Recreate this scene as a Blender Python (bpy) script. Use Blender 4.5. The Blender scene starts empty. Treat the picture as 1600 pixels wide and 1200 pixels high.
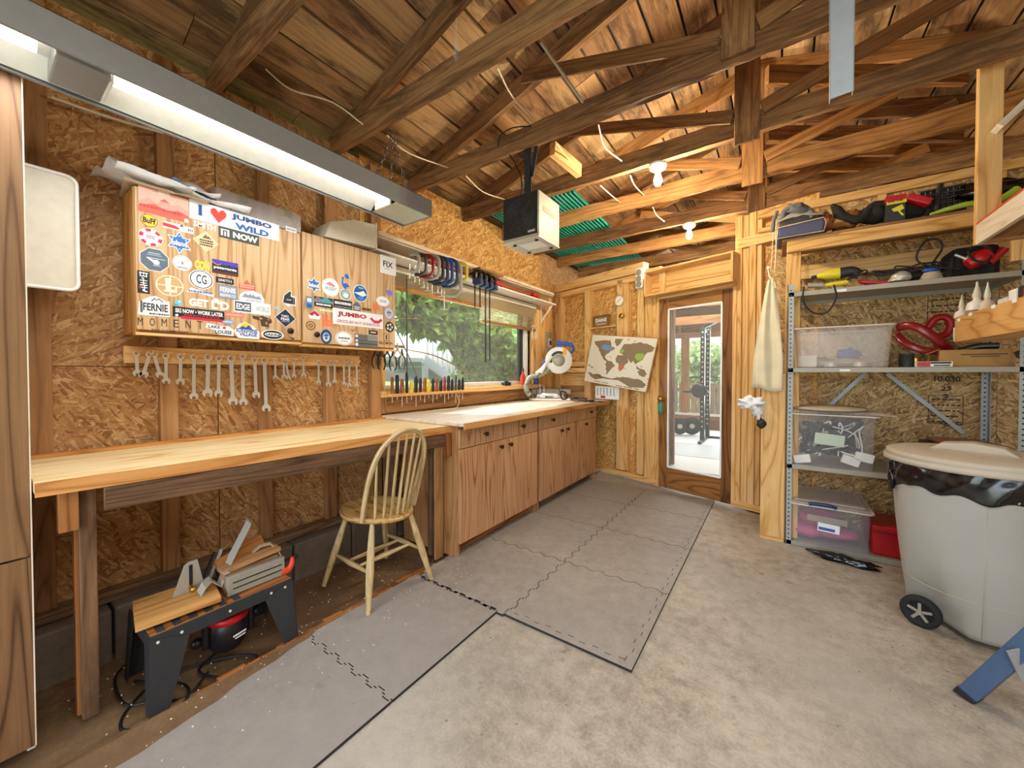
import bpy, bmesh, math, random
from mathutils import Vector, Matrix, noise
random.seed(11)
SC = bpy.context.scene
C = SC.collection
# ---------------------------------------------------------------- camera
FPX, CX, CY, EYE = 594.0, 800.0, 593.0, 1.27
YAW, PITCH = math.radians(34.83), math.radians(0.965)
cam_d = bpy.data.cameras.new('camera'); cam = bpy.data.objects.new('camera', cam_d); C.objects.link(cam)
cam_d.sensor_width = 36; cam_d.lens = FPX/1600*36; cam_d.shift_y = -7/1600; cam_d.clip_start = .02; cam_d.clip_end = 200
cam.location = (0, 0, EYE); cam.rotation_euler = (math.pi/2-PITCH, 0, YAW)
SC.camera = cam
SC.view_settings.view_transform = 'Standard'; SC.view_settings.look = 'None'
SC.view_settings.gamma = 1; SC.view_settings.use_curve_mapping = False
SC.view_settings.exposure = -0.08
# ---------------------------------------------------------------- daylight
w = bpy.data.worlds.new('world'); SC.world = w; w.use_nodes = True
wn = w.node_tree; bg = wn.nodes['Background']
sky = wn.nodes.new('ShaderNodeTexSky'); sky.sky_type = 'NISHITA'; sky.sun_elevation = math.radians(48); sky.sun_rotation = math.radians(100)
sky.sun_disc = False; sky.air_density = 1.2; sky.dust_density = 3.5
wn.links.new(sky.outputs[0], bg.inputs[0]); bg.inputs[1].default_value = 0.62
def lamp(name, kind, loc, power, col=(1,1,1), **k):
    d = bpy.data.lights.new(name, kind); d.energy = power; d.color = col
    for a, b in k.items():
        if a != 'rot': setattr(d, a, b)
    o = bpy.data.objects.new(name, d); o.location = loc; C.objects.link(o)
    if 'rot' in k: o.rotation_euler = k['rot']
    return o
lamp('sun', 'SUN', (0, 0, 10), 5.5, (1, .95, .86), angle=math.radians(2), rot=(math.radians(42), 0, math.radians(-60)))
# added fill light, placed at the made-up opening of the unseen back wall
lamp('rear_fill_light', 'AREA', (0.2, -2.35, 1.35), 92, (.80, .90, 1), shape='RECTANGLE', size=4.2, size_y=2.3, rot=(math.radians(90), 0, 0))
# added overhead fill for the near half of the workshop, no fitting modelled
lamp('shop_fill_light', 'AREA', (.75, .1, 2.72), 55, (.92, .96, 1), shape='RECTANGLE', size=1.8, size_y=1.2)
WINDOW_LIGHT = lamp('window_daylight', 'AREA', (-2.72, 3.1, 1.62), 26, (.88, .96, 1), shape='RECTANGLE', size=2.1, size_y=.95, rot=(0, math.radians(-90), 0))
# ---------------------------------------------------------------- view rays -> places on real planes
F0 = Vector((-math.sin(YAW), math.cos(YAW), 0)); RI = Vector((math.cos(YAW), math.sin(YAW), 0)); UPV = Vector((0, 0, 1))
FW = F0*math.cos(PITCH) - UPV*math.sin(PITCH); UV_ = F0*math.sin(PITCH) + UPV*math.cos(PITCH)
def ray(px, py): return FW + RI*((px-CX)/FPX) + UV_*((CY-py)/FPX)
EY = Vector((0, 0, EYE))
def PX(px, py, X): r = ray(px, py); return EY + r*(X/r.x)
def PY(px, py, Y): r = ray(px, py); return EY + r*(Y/r.y)
def PZ(px, py, z): r = ray(px, py); return EY + r*((z-EYE)/r.z)
WA = Vector((-2.62, 4.85, 0)); WD = Vector((1, -.32, 0)).normalized(); WN = Vector((-WD.y, WD.x, 0))*-1   # partition wall: origin, along, towards us
def PW(px, py, off=0.0):
    r = ray(px, py); a = WA + WN*off
    return EY + r*((a-EY).dot(WN)/r.dot(WN))
def WP(s, z, off=0.0): return WA + WD*s + WN*off + Vector((0, 0, z))
def ws(p): return (p-WA).dot(WD)
# ---------------------------------------------------------------- mesh builder
class MB:
    def __init__(s): s.v = []; s.f = []; s.mi = []; s.uv = []; s.sm = []
    def add(s, vs, fs, mi=0, grain=None, smooth=False):
        vs = [Vector(v) for v in vs]
        if grain is None:
            d = [max(v[i] for v in vs)-min(v[i] for v in vs) for i in range(3)]
            g = Vector((0, 0, 0)); g[d.index(max(d))] = 1
        else: g = Vector(grain).normalized()
        ou, ov = random.random()*37, random.random()*37
        b = len(s.v); s.v += vs
        for fc in fs:
            n = Vector((0, 0, 0)); k = len(fc)
            for i in range(k):
                p, q = vs[fc[i]], vs[fc[(i+1) % k]]
                n += Vector(((p.y-q.y)*(p.z+q.z), (p.z-q.z)*(p.x+q.x), (p.x-q.x)*(p.y+q.y)))
            if n.length < 1e-12: n = Vector((0, 0, 1))
            n.normalize()
            if abs(n.dot(g)) > .93:
                a = g.orthogonal().normalized(); bb = g.cross(a); s.uv.append([(ou+vs[i].dot(a)*.6, ov+vs[i].dot(bb)*.6) for i in fc])
            else:
                V = n.cross(g).normalized(); U = V.cross(n)
                s.uv.append([(ou+vs[i].dot(U), ov+vs[i].dot(V)) for i in fc])
            s.f.append([b+i for i in fc]); s.mi.append(mi); s.sm.append(smooth)
        return s
    def box(s, a, b, mi=0, grain=None):
        x0, y0, z0 = [min(a[i], b[i]) for i in range(3)]; x1, y1, z1 = [max(a[i], b[i]) for i in range(3)]
        return s.add([(x0,y0,z0),(x1,y0,z0),(x1,y1,z0),(x0,y1,z0),(x0,y0,z1),(x1,y0,z1),(x1,y1,z1),(x0,y1,z1)],
              [(0,3,2,1),(4,5,6,7),(0,1,5,4),(1,2,6,5),(2,3,7,6),(3,0,4,7)], mi, grain)
    def obox(s, c, U, V, N, u, v, n, mi=0, grain=None):      # centre, unit axes, half sizes
        c = Vector(c); U = Vector(U).normalized()*u; V = Vector(V).normalized()*v; N = Vector(N).normalized()*n
        vs = [c+U*i+V*j+N*k for k in (-1, 1) for j in (-1, 1) for i in (-1, 1)]
        if grain is None: grain = max((U, V, N), key=lambda q: q.length)
        return s.add(vs, [(0,2,3,1),(4,5,7,6),(0,1,5,4),(1,3,7,5),(3,2,6,7),(2,0,4,6)], mi, grain)
    def bar(s, p, q, w, h, up=(0,0,1), mi=0):
        p = Vector(p); q = Vector(q); d = (q-p); up = Vector(up)
        S = d.cross(up).normalized(); T = S.cross(d).normalized()
        return s.obox((p+q)/2, d, S, T, d.length/2, w/2, h/2, mi, d)
    def prism(s, poly, vec, mi=0, grain=None):
        poly = [Vector(p) for p in poly]; n = len(poly); vec = Vector(vec)
        fs = [tuple(range(n)), tuple(range(2*n-1, n-1, -1))] + [(i, n+i, n+(i+1) % n, (i+1) % n) for i in range(n)]
        # orient
        nn = Vector((0,0,0))
        for i in range(n): nn += poly[i].cross(poly[(i+1) % n])
        if nn.dot(vec) > 0: fs = [tuple(reversed(f)) for f in fs]
        return s.add(poly+[p+vec for p in poly], fs, mi, grain)
    def cyl(s, p, q, r0, r1=None, n=14, mi=0, caps=True, smooth=True):
        p = Vector(p); q = Vector(q); r1 = r0 if r1 is None else r1
        d = (q-p).normalized(); a = d.orthogonal().normalized(); b = d.cross(a)
        vs = [c+(a*math.cos(2*math.pi*i/n)+b*math.sin(2*math.pi*i/n))*r for c, r in ((p, r0), (q, r1)) for i in range(n)]
        fs = [(i, (i+1) % n, n+(i+1) % n, n+i) for i in range(n)]
        s.add(vs, fs, mi, d, smooth)
        if caps: s.add(vs, [tuple(range(n-1, -1, -1)), tuple(range(n, 2*n))], mi, d)
        return s
    def tube(s, pts, r, n=8, mi=0, sub=4, closed=False, rs=None, flat=None):
        pts = [Vector(p) for p in pts]
        if sub > 1 and len(pts) > 2:
            out = []; N = len(pts); rr = []
            R = rs or [r]*N
            rng = range(N if closed else N-1)
            for i in rng:
                p0 = pts[(i-1) % N] if closed or i > 0 else pts[0]*2-pts[1]
                p1 = pts[i]; p2 = pts[(i+1) % N]
                p3 = pts[(i+2) % N] if closed or i+2 < N else pts[-1]*2-pts[-2]
                for k in range(sub):
                    t = k/sub
                    out.append(.5*((2*p1)+(p2-p0)*t+(2*p0-5*p1+4*p2-p3)*t*t+(3*p1-p0-3*p2+p3)*t**3)); rr.append(R[i]*(1-t)+R[(i+1) % N]*t)
            if not closed: out.append(pts[-1]); rr.append(R[-1])
            pts = out
        else: rr = rs or [r]*len(pts)
        N = len(pts); vs = []; nrm = None
        for i, p in enumerate(pts):
            d = (pts[(i+1) % N]-pts[i-1]) if closed else (pts[min(i+1, N-1)]-pts[max(i-1, 0)])
            if d.length < 1e-9: d = Vector((0,0,1))
            d.normalize()
            if flat: nrm = Vector(flat)-d*d.dot(Vector(flat)); nrm.normalize()
            elif nrm is None: nrm = d.orthogonal().normalized()
            else:
                nrm = nrm-d*nrm.dot(d)
                nrm = nrm.normalized() if nrm.length > 1e-6 else d.orthogonal().normalized()
            b = d.cross(nrm)
            for k in range(n):
                a = 2*math.pi*k/n; vs.append(p+(nrm*math.cos(a)*(.3 if flat else 1)+b*math.sin(a))*rr[i])
        fs = []
        for i in range(N if closed else N-1):
            for k in range(n):
                j = (i+1) % N; fs.append((i*n+k, i*n+(k+1) % n, j*n+(k+1) % n, j*n+k))
        s.add(vs, fs, mi, None, True)
        if not closed: s.add(vs, [tuple(range(n-1, -1, -1)), tuple(range((N-1)*n, N*n))], mi)
        return s
    def lathe(s, c, prof, n=28, mi=0, axis=(0,0,1), sx=1, sy=1, cap=True):
        c = Vector(c); d = Vector(axis).normalized()
        a = Vector((1,0,0)) if abs(d.z) > .99 else d.orthogonal().normalized(); b = d.cross(a)
        vs = [c+d*z+a*math.cos(2*math.pi*i/n)*r*sx+b*math.sin(2*math.pi*i/n)*r*sy for r, z in prof for i in range(n)]
        fs = [(k*n+i, k*n+(i+1) % n, (k+1)*n+(i+1) % n, (k+1)*n+i) for k in range(len(prof)-1) for i in range(n)]
        s.add(vs, fs, mi, d, True)
        if cap:
            m = (len(prof)-1)*n
            s.add(vs, [tuple(range(n-1, -1, -1)), tuple(range(m, m+n))], mi, d)
        return s
    def ball(s, c, r, sc=(1,1,1), mi=0, n=14, m=9, jit=0):
        vs = []; c = Vector(c)
        for j in range(m+1):
            t = math.pi*j/m
            for i in range(n):
                a = 2*math.pi*i/n; v = Vector((math.sin(t)*math.cos(a), math.sin(t)*math.sin(a), math.cos(t)))
                k = 1+(noise.noise(v*2.3+c*7)*jit if jit else 0)
                vs.append(c+Vector((v.x*sc[0], v.y*sc[1], v.z*sc[2]))*r*k)
        fs = [(j*n+i, (j+1)*n+i, (j+1)*n+(i+1) % n, j*n+(i+1) % n) for j in range(m) for i in range(n)]
        return s.add(vs, fs, mi, None, True)
    def surf(s, fn, nu, nv, mi=0, thick=None):
        vs = [Vector(fn(i/nu, j/nv)) for j in range(nv+1) for i in range(nu+1)]
        fs = [(j*(nu+1)+i, j*(nu+1)+i+1, (j+1)*(nu+1)+i+1, (j+1)*(nu+1)+i) for j in range(nv) for i in range(nu)]
        return s.add(vs, fs, mi, None, True)
    # flat decals: frame = (centre, U, V, N)
    def poly2(s, fr, pts, mi=0, lift=.0004):
        c, U, V, N = fr
        return s.add([c+U*x+V*y+N*lift for x, y in pts], [tuple(range(len(pts)))], mi, U)
    def text(s, fr, txt, x, y, w, h, mi=0, lift=.0008, bold=.0, shear=0):
        c, U, V, N = fr
        vs, fs = glyphs(txt, bold)
        if not vs: return s
        x0 = min(v[0] for v in vs); x1 = max(v[0] for v in vs); y0 = min(v[1] for v in vs); y1 = max(v[1] for v in vs)
        P = []
        for a, b in vs:
            yy = (b-y0)/max(y1-y0, 1e-6)-.5; xx = (a-x0)/max(x1-x0, 1e-6)-.5
            P.append(c+U*(x+xx*w+shear*yy*h)+V*(y+yy*h)+N*lift)
        return s.add(P, fs, mi, U)
    def rebase(s, o): s.v = [v-o for v in s.v]
_gl = {}
def glyphs(t, bold):
    if (t, bold) in _gl: return _gl[(t, bold)]
    cu = bpy.data.curves.new('t', 'FONT'); cu.body = t; cu.offset = bold; cu.resolution_u = 2
    o = bpy.data.objects.new('t', cu)
    me = bpy.data.meshes.new_from_object(o)
    r = ([(v.co.x, v.co.y) for v in me.vertices], [tuple(p.vertices) for p in me.polygons])
    bpy.data.objects.remove(o); bpy.data.curves.remove(cu); bpy.data.meshes.remove(me)
    _gl[(t, bold)] = r
    return r
def ell(rx, ry, n=24, x=0, y=0): return [(x+rx*math.cos(2*math.pi*i/n), y+ry*math.sin(2*math.pi*i/n)) for i in range(n)]
def rct(x0, y0, x1, y1): return [(x0, y0), (x1, y0), (x1, y1), (x0, y1)]
ORG = {}
def org(o): return ORG.get(o.name, Vector((0,0,0))) if o else None
def obj(name, mb, mats, parent=None, bev=0, at=None, seg=2, label=None, sub=0, solid=0):
    if not isinstance(mats, (list, tuple)): mats = [mats]
    o0 = org(parent) if parent else (Vector(at) if at is not None else None)
    if o0 is None:                      # origin at the base of the thing
        xs = [v.x for v in mb.v]; ys = [v.y for v in mb.v]; o0 = Vector(((min(xs)+max(xs))/2, (min(ys)+max(ys))/2, min(v.z for v in mb.v)))
    me = bpy.data.meshes.new(name)
    me.from_pydata([v-o0 for v in mb.v], [], mb.f)
    for m in mats: me.materials.append(m)
    ul = me.uv_layers.new(name='UVMap'); fl = [c for f in mb.uv for c in f]
    for i, c in enumerate(fl): ul.data[i].uv = c
    for p, mi, sm in zip(me.polygons, mb.mi, mb.sm): p.material_index = mi; p.use_smooth = sm
    me.validate()
    o = bpy.data.objects.new(name, me); C.objects.link(o)
    if parent: o.parent = parent
    else: o.location = o0
    ORG[o.name] = o0
    if solid:
        m = o.modifiers.new('solid', 'SOLIDIFY'); m.thickness = solid; m.offset = 0
    if sub:
        m = o.modifiers.new('sub', 'SUBSURF'); m.levels = sub; m.render_levels = sub
    if bev:
        m = o.modifiers.new('bevel', 'BEVEL'); m.width = bev; m.segments = seg; m.limit_method = 'ANGLE'; m.angle_limit = math.radians(40)
    if label: o['label'] = label
    return o
def thing(name, label, cat, loc=(0,0,0), group=None, rz=0):
    o = bpy.data.objects.new(name, None); C.objects.link(o); o.location = loc; o.empty_display_size = .05
    ORG[o.name] = Vector(loc); o['label'] = label; o['category'] = cat
    if group: o['group'] = group
    return o
def tag(o, label, cat, group=None, kind=None):
    o['label'] = label; o['category'] = cat
    if group: o['group'] = group
    if kind: o['kind'] = kind
    return o
def struct(name, mb, mats, label=None, bev=0, parent=None):
    o = obj(name, mb, mats, parent, bev)
    if not parent: o['kind'] = 'structure'
    if label: o['label'] = label
    return o
def dup(root, loc, rz=None, label=None):
    r = root.copy(); C.objects.link(r); r.location = loc
    if rz is not None: r.rotation_euler = (0, 0, rz)
    if label: r['label'] = label
    for ch in list(root.children):
        c = ch.copy(); C.objects.link(c); c.parent = r
        for g in list(ch.children):
            d = g.copy(); C.objects.link(d); d.parent = c
    return r
# ---------------------------------------------------------------- materials
def lin(h):
    if isinstance(h, str):
        h = [int(h[i:i+2], 16)/255 for i in (0, 2, 4)]
    return tuple((c/12.92 if c <= .04045 else ((c+.055)/1.055)**2.4) for c in h)+(1,)
class NT:
    def __init__(s, name):
        s.m = bpy.data.materials.new(name); s.m.use_nodes = True; s.t = s.m.node_tree; s.b = s.t.nodes['Principled BSDF']
    def n(s, ty, **k):
        x = s.t.nodes.new('ShaderNode'+ty)
        for a, v in k.items():
            if a[0] == '_': setattr(x, a[1:], v)
            else:
                key = int(a[1:]) if a[0] == 'i' and a[1:].isdigit() else a.replace('_', ' ')
                s.put(x.inputs[key], v)
        return x
    def put(s, sock, v):
        if isinstance(v, bpy.types.NodeSocket): s.t.links.new(v, sock)
        elif isinstance(v, bpy.types.Node): s.t.links.new(v.outputs[0], sock)
        else: sock.default_value = v
    def ramp(s, fac, stops, interp='LINEAR'):
        r = s.n('ValToRGB', Fac=fac); r.color_ramp.interpolation = interp; e = r.color_ramp.elements
        while len(e) > len(stops): e.remove(e[-1])
        while len(e) < len(stops): e.new(.5)
        for q, (p, c) in zip(e, stops): q.position = p; q.color = lin(c) if isinstance(c, str) else (c, c, c, 1)
        return r
    def mix(s, fac, a, b, mode='MIX'):
        x = s.n('MixRGB', _blend_type=mode); s.put(x.inputs[0], fac)
        for i, v in ((1, a), (2, b)): s.put(x.inputs[i], lin(v) if isinstance(v, str) else v)
        return x
    def math(s, op, a, b=0.0): x = s.n('Math', _operation=op); s.put(x.inputs[0], a); s.put(x.inputs[1], b); return x
    def uv(s, sx=1, sy=1, rot=0, loc=(0,0,0)):
        tc = s.n('TexCoord'); mp = s.n('Mapping'); s.t.links.new(tc.outputs['UV'], mp.inputs[0])
        mp.inputs['Scale'].default_value = (sx, sy, 1); mp.inputs['Rotation'].default_value = (0, 0, rot); mp.inputs['Location'].default_value = loc
        return mp
    def pos(s, sc=(1,1,1)):
        g = s.n('NewGeometry'); mp = s.n('Mapping'); s.t.links.new(g.outputs['Position'], mp.inputs[0]); mp.inputs['Scale'].default_value = sc; return mp
    def bump(s, h, st=.3, d=.002): b = s.n('Bump', Height=h, Strength=st, Distance=d); s.put(s.b.inputs['Normal'], b)
def plain(name, col, rough=.5, metal=0, nz=.06, spec=.5, coat=0, scale=30, emit=None, alpha=None, trans=0, ior=1.45):
    n = NT(name)
    tc = n.n('TexCoord'); no = n.n('TexNoise', Vector=tc.outputs['Object'], Scale=scale, Detail=4.0)
    c = lin(col) if isinstance(col, str) else col
    d = tuple(x*(1-nz*2) for x in c[:3])+(1,); l = tuple(min(1, x*(1+nz*2)) for x in c[:3])+(1,)
    m = n.mix(no.outputs[0], d, l); n.put(n.b.inputs['Base Color'], m)
    n.b.inputs['Roughness'].default_value = rough; n.b.inputs['Metallic'].default_value = metal
    n.b.inputs['Specular IOR Level'].default_value = spec
    if coat: n.b.inputs['Coat Weight'].default_value = coat
    if emit: n.b.inputs['Emission Color'].default_value = lin(emit[0]); n.b.inputs['Emission Strength'].default_value = emit[1]
    if trans: n.b.inputs['Transmission Weight'].default_value = trans; n.b.inputs['IOR'].default_value = ior
    if alpha is not None: n.b.inputs['Alpha'].default_value = alpha
    return n.m
def wood(name, dark, mid, light, rough=.6, fine=1.0, band=.5, knots=True, var=.5, dirt=0, bumpst=.25, cracks=.25):
    n = NT(name)
    v1 = n.uv(1.6, 26*fine); n1 = n.n('TexNoise', Vector=v1, Scale=2.2, Detail=7.0, Roughness=.62, Distortion=.6)
    v2 = n.uv(.55, 5.5*fine); lo = n.n('TexNoise', Vector=v2, Scale=1.0, Detail=1.5, Roughness=.4, Distortion=.25)
    w2 = n.ramp(n.math('PINGPONG', n.math('MULTIPLY', lo.outputs[0], 11.0), .5), [(.0, 0.0), (.16, .75), (.5, 1.0)])
    v3 = n.uv(.06, .06); n3 = n.n('TexNoise', Vector=v3, Scale=6.0, Detail=0.0)
    a = n.mix(band, n1.outputs[0], w2.outputs[0])
    b = n.mix(.5*var, a, n.ramp(n3.outputs[0], [(.3, 0.0), (.7, 1.0)]).outputs[0])
    col = n.ramp(b, [(.18, dark), (.5, mid), (.8, light)])
    out = col
    if cracks:
        v7 = n.uv(.8, 75); n7 = n.n('TexNoise', Vector=v7, Scale=2.0, Detail=5.0, Roughness=.6, Distortion=.4)
        out = n.mix(n.math('MULTIPLY', n.ramp(n7.outputs[0], [(.56, 0.0), (.66, 1.0)]), cracks), out.outputs[0], dark)
    if knots:
        v4 = n.uv(1.6, 5); vo = n.n('TexVoronoi', Vector=v4, Scale=1.0)
        col = out; k = n.ramp(vo.outputs['Distance'], [(.03, 1.0), (.06, 0.0)])
        v5 = n.math('MULTIPLY', k, .75); out = n.mix(v5, col.outputs[0], dark)
    if dirt:
        v6 = n.uv(1.2, 5); n6 = n.n('TexNoise', Vector=v6, Scale=1.3, Detail=7.0, Roughness=.72)
        d = n.ramp(n6.outputs[0], [(.47, 0.0), (.62, 1.0)]); out = n.mix(n.math('MULTIPLY', d, dirt), out.outputs[0], '33251A')
    n.put(n.b.inputs['Base Color'], out.outputs[0]); n.b.inputs['Roughness'].default_value = rough
    n.b.inputs['Specular IOR Level'].default_value = .3
    n.bump(n1.outputs[0], bumpst, .002)
    return n.m
def osb(name, stops, sc=1.0, rough=.6, gloss=.3):
    n = NT(name); val = None
    dn = n.n('TexNoise', Vector=n.uv(1, 1), Scale=30.0, Detail=3.0)
    for i, (rot, sx, sy, th) in enumerate(((0.3, 17, 62, 0), (1.25, 15, 58, .42), (2.2, 19, 72, .5), (-.35, 13, 50, .55), (.8, 24, 95, .6), (2.75, 16, 64, .62), (1.75, 26, 100, .78), (2.45, 22, 90, .8))):
        mp = n.uv(1, 1, 0, (i*3.1, i*1.7, 0))
        ad = n.n('VectorMath', _operation='MULTIPLY_ADD'); n.put(ad.inputs[0], dn.outputs[1]); ad.inputs[1].default_value = (.009, .009, 0); n.put(ad.inputs[2], mp.outputs[0])
        mr = n.n('VectorRotate', _rotation_type='Z_AXIS', Vector=ad.outputs[0], Angle=rot)
        ms = n.n('VectorMath', _operation='MULTIPLY'); n.put(ms.inputs[0], mr.outputs[0]); ms.inputs[1].default_value = (sx*sc*.9, sy*sc*1.25, 1)
        vo = n.n('TexVoronoi', Vector=ms.outputs[0], Scale=1.0, _voronoi_dimensions='2D')
        se = n.n('SeparateColor', Color=vo.outputs['Color'])
        g = n.mix(.22, se.outputs[0], vo.outputs['Distance'], 'MULTIPLY')
        val = g if val is None else n.mix(n.math('GREATER_THAN', se.outputs[1], th), val, g)
    fine = n.n('TexNoise', Vector=n.uv(40, 40), Scale=2.0, Detail=3.0)
    v = n.mix(.15, val, fine.outputs[0])
    big = n.n('TexNoise', Vector=n.uv(1, 1), Scale=1.4, Detail=3.0)
    v = n.mix(.12, v, big.outputs[0])
    col = n.ramp(v, stops); n.put(n.b.inputs['Base Color'], col.outputs[0]); n.b.inputs['Roughness'].default_value = rough
    n.b.inputs['Specular IOR Level'].default_value = gloss
    n.bump(val.outputs[0], .5, .002)
    return n.m
M = {}
M['osb'] = osb('osb_board', [(.05, '442A14'), (.12, '8A5E38'), (.35, 'AC7E4E'), (.62, 'BE925E'), (.85, 'DCB888')], 1.0)
M['osb_gold'] = osb('osb_board_golden', [(.06, '6A401A'), (.15, 'A87438'), (.38, 'C8934F'), (.62, 'DAAC66'), (.85, 'F2D092')], .8)
M['osb_dull'] = osb('osb_board_pale', [(.06, '3A2814'), (.14, '80603A'), (.36, 'AC8856'), (.62, 'C6A470'), (.85, 'E8CC9C')], .95)
M['pine'] = wood('new_pine', 'AC7438', 'DBAA66', 'EDC88E', band=.4, var=.35)
M['stud'] = wood('aged_stud', '6E4A2C', 'A27448', 'BE9062', band=.35, dirt=.25)
M['truss'] = wood('old_rough_timber', '46301E', '8A623E', 'B88C5E', band=.25, dirt=.6, rough=.85, bumpst=1.0, cracks=.6)
M['truss_new'] = wood('golden_timber', '6E4422', 'A87440', 'CB9A60', band=.35, dirt=.35, cracks=.5, rough=.7)
M['plank'] = wood('roof_plank', '6A4830', 'AC8258', 'D2AC7C', band=.25, dirt=.75, rough=.8, var=.9, bumpst=.6, knots=False, cracks=.5)
M['bench'] = wood('pale_benchtop', 'CFA05C', 'EACC90', 'F8E6BA', band=.5, knots=False, var=.2, rough=.42)
M['bench_edge'] = wood('bench_edge', '8A5426', 'B8793C', 'D69A58', band=.5, knots=True)
M['grey_wood'] = wood('weathered_leg', '3E2A1A', '7A5A40', 'A58662', band=.3, dirt=.5, cracks=.5, rough=.85)
M['oak'] = wood('oak_laminate', '46301C', '765436', '8E6A48', band=.55, knots=False, var=.3, rough=.45, fine=1.4)
M['oak_light'] = wood('light_oak_door', 'A67C50', 'C9A274', 'DAB88E', band=.55, knots=False, var=.3, rough=.45, fine=1.5)
M['oak_red'] = wood('red_oak_veneer', '875A3A', 'B4855E', 'CB9F78', band=.6, knots=False, var=.35, rough=.42, fine=1.5)
M['oak_side'] = wood('cabinet_side_wood', '8F5A28', 'C08848', 'D8A766', band=.5, knots=True)
M['door_wood'] = wood('stained_door', '4A2C16', '7E5230', 'A4733F', band=.5, knots=False, rough=.35)
M['chair'] = wood('cream_painted_wood', '6E4E26', 'C9AE7C', 'DECA9C', band=.25, knots=False, dirt=.4, rough=.45)
M['chair_seat'] = wood('worn_seat_wood', '7C5226', 'BE9454', 'D6B47C', band=.6, dirt=.25, rough=.4)
M['ply'] = wood('plywood_top', 'BCA082', 'DDCCB4', 'EDE2D2', band=.3, knots=False, var=.2, rough=.5)
M['brown'] = wood('brown_board', '4A2812', '8A5226', 'AE7440', band=.5)
def concrete(name, base, spots, tint2):
    n = NT(name)
    p = n.pos(); a = n.n('TexNoise', Vector=p, Scale=1.1, Detail=9.0, Roughness=.65); b = n.n('TexNoise', Vector=p, Scale=14.0, Detail=8.0, Roughness=.75)
    c = n.n('TexNoise', Vector=p, Scale=90.0, Detail=3.0)
    v = n.mix(.45, a.outputs[0], b.outputs[0]); v = n.mix(.15, v, c.outputs[0])
    col = n.ramp(v, base)
    t = n.n('TexNoise', Vector=p, Scale=.7, Detail=3.0); col2 = n.mix(n.math('MULTIPLY', n.ramp(t.outputs[0], [(.42, 0.0), (.62, 1.0)]), .6), col.outputs[0], tint2)
    s = n.n('TexNoise', Vector=p, Scale=5.5, Detail=5.0, Roughness=.7); sm = n.ramp(s.outputs[0], [(.63, 0.0), (.70, 1.0)])
    col3 = n.mix(n.math('MULTIPLY', sm, .5), col2.outputs[0], spots)
    vo = n.n('TexVoronoi', Vector=p, Scale=11.0); sp = n.ramp(vo.outputs[0], [(.04, 1.0), (.07, 0.0)])
    col4 = n.mix(n.math('MULTIPLY', sp, .6), col3.outputs[0], spots)
    n.put(n.b.inputs['Base Color'], col4.outputs[0]); n.b.inputs['Roughness'].default_value = .62; n.b.inputs['Specular IOR Level'].default_value = .35
    n.bump(b.outputs[0], .3, .002)
    return n.m
M['concrete'] = concrete('concrete_slab', [(.34, '685E52'), (.44, '94897A'), (.54, 'B6AB9A'), (.68, 'D2CABC')], '5E5244', 'B2ADA4')
M['dirt'] = concrete('dusty_brown_ground', [(.3, '3E2C1C'), (.5, '74583C'), (.7, '9C7E58')], '241810', '80664A')
M['curb'] = concrete('old_grey_curb', [(.3, '4E4438'), (.5, '7A6C5C'), (.7, '978A78')], '241E18', '5A5248')
M['mat'] = concrete('grey_foam_mat', [(.32, '786F66'), (.46, '928981'), (.56, 'A0988F'), (.7, 'B2AAA0')], '7A7470', '98948F')
M['mat_edge'] = plain('mat_side', '2A2826', .9)
M['fixture'] = plain('grey_enamel', '8A8A8A', .35, .2)
M['fixture_in'] = plain('white_enamel', 'E4E4DE', .25)
M['tube'] = plain('lit_tube', 'FFFFFF', .4, emit=('FFFDF2', 4.0))
M['bulb'] = plain('lit_bulb', 'FFFFFF', .4, emit=('FFE2A8', 30.0))
M['porcelain'] = plain('porcelain', 'EFEBE0', .25)
M['white'] = plain('white_plastic', 'F0EEE8', .35)
M['slat'] = plain('pale_slat', 'E8DCC4', .5)
_t = M['slat'].node_tree; _tr = _t.nodes.new('ShaderNodeBsdfTranslucent'); _tr.inputs[0].default_value = (.9, .82, .62, 1); _mx = _t.nodes.new('ShaderNodeMixShader'); _mx.inputs[0].default_value = .5
_t.links.new(_t.nodes['Principled BSDF'].outputs[0], _mx.inputs[1]); _t.links.new(_tr.outputs[0], _mx.inputs[2]); _t.links.new(_mx.outputs[0], _t.nodes['Material Output'].inputs[0])
M['offwhite'] = plain('cream_plastic', 'D9D0BC', .4)
M['steel'] = plain('bright_steel', 'DAD6CE', .3, .5)
M['steel_dark'] = plain('dark_steel', '5C5A58', .4, .9)
M['strap_metal'] = plain('dull_strap_metal', '85888A', .6, .3)
M['galv'] = plain('galvanised_steel', 'A4A8A8', .5, .3, nz=.12, scale=12)
M['shelf_metal'] = plain('grey_painted_shelf', 'A09A8C', .45, .15)
M['chain'] = plain('chain_metal', '8F8478', .4, .9)
M['black'] = plain('black_plastic', '17171A', .4)
M['black_soft'] = plain('black_fabric', '221F1E', .9)
M['black_wood'] = plain('black_panel', '2B2A2A', .6)
M['grille'] = plain('brown_black_grille', '3A322A', .5, .3, nz=.2, scale=60)
M['rubber'] = plain('rubber', '1E1E1E', .8)
M['charcoal'] = plain('charcoal_metal', '35373A', .5, .3)
M['brass'] = plain('brass', 'C79A4A', .3, 1.0)
M['bronze'] = plain('bronze_knob', '3A2418', .35, .6)
M['paper'] = plain('paper_white', 'F2F4F7', .8)
M['paper_blue'] = plain('paper_blue', '6E94BE', .8)
M['paper_tan'] = plain('paper_tan', 'CDB695', .85)
M['cable_white'] = plain('white_cable', 'E6DAB8', .5)
M['cable_black'] = plain('black_cable', '121212', .5)
M['heater_side'] = plain('beige_enamel', 'A89B84', .5)
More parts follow.
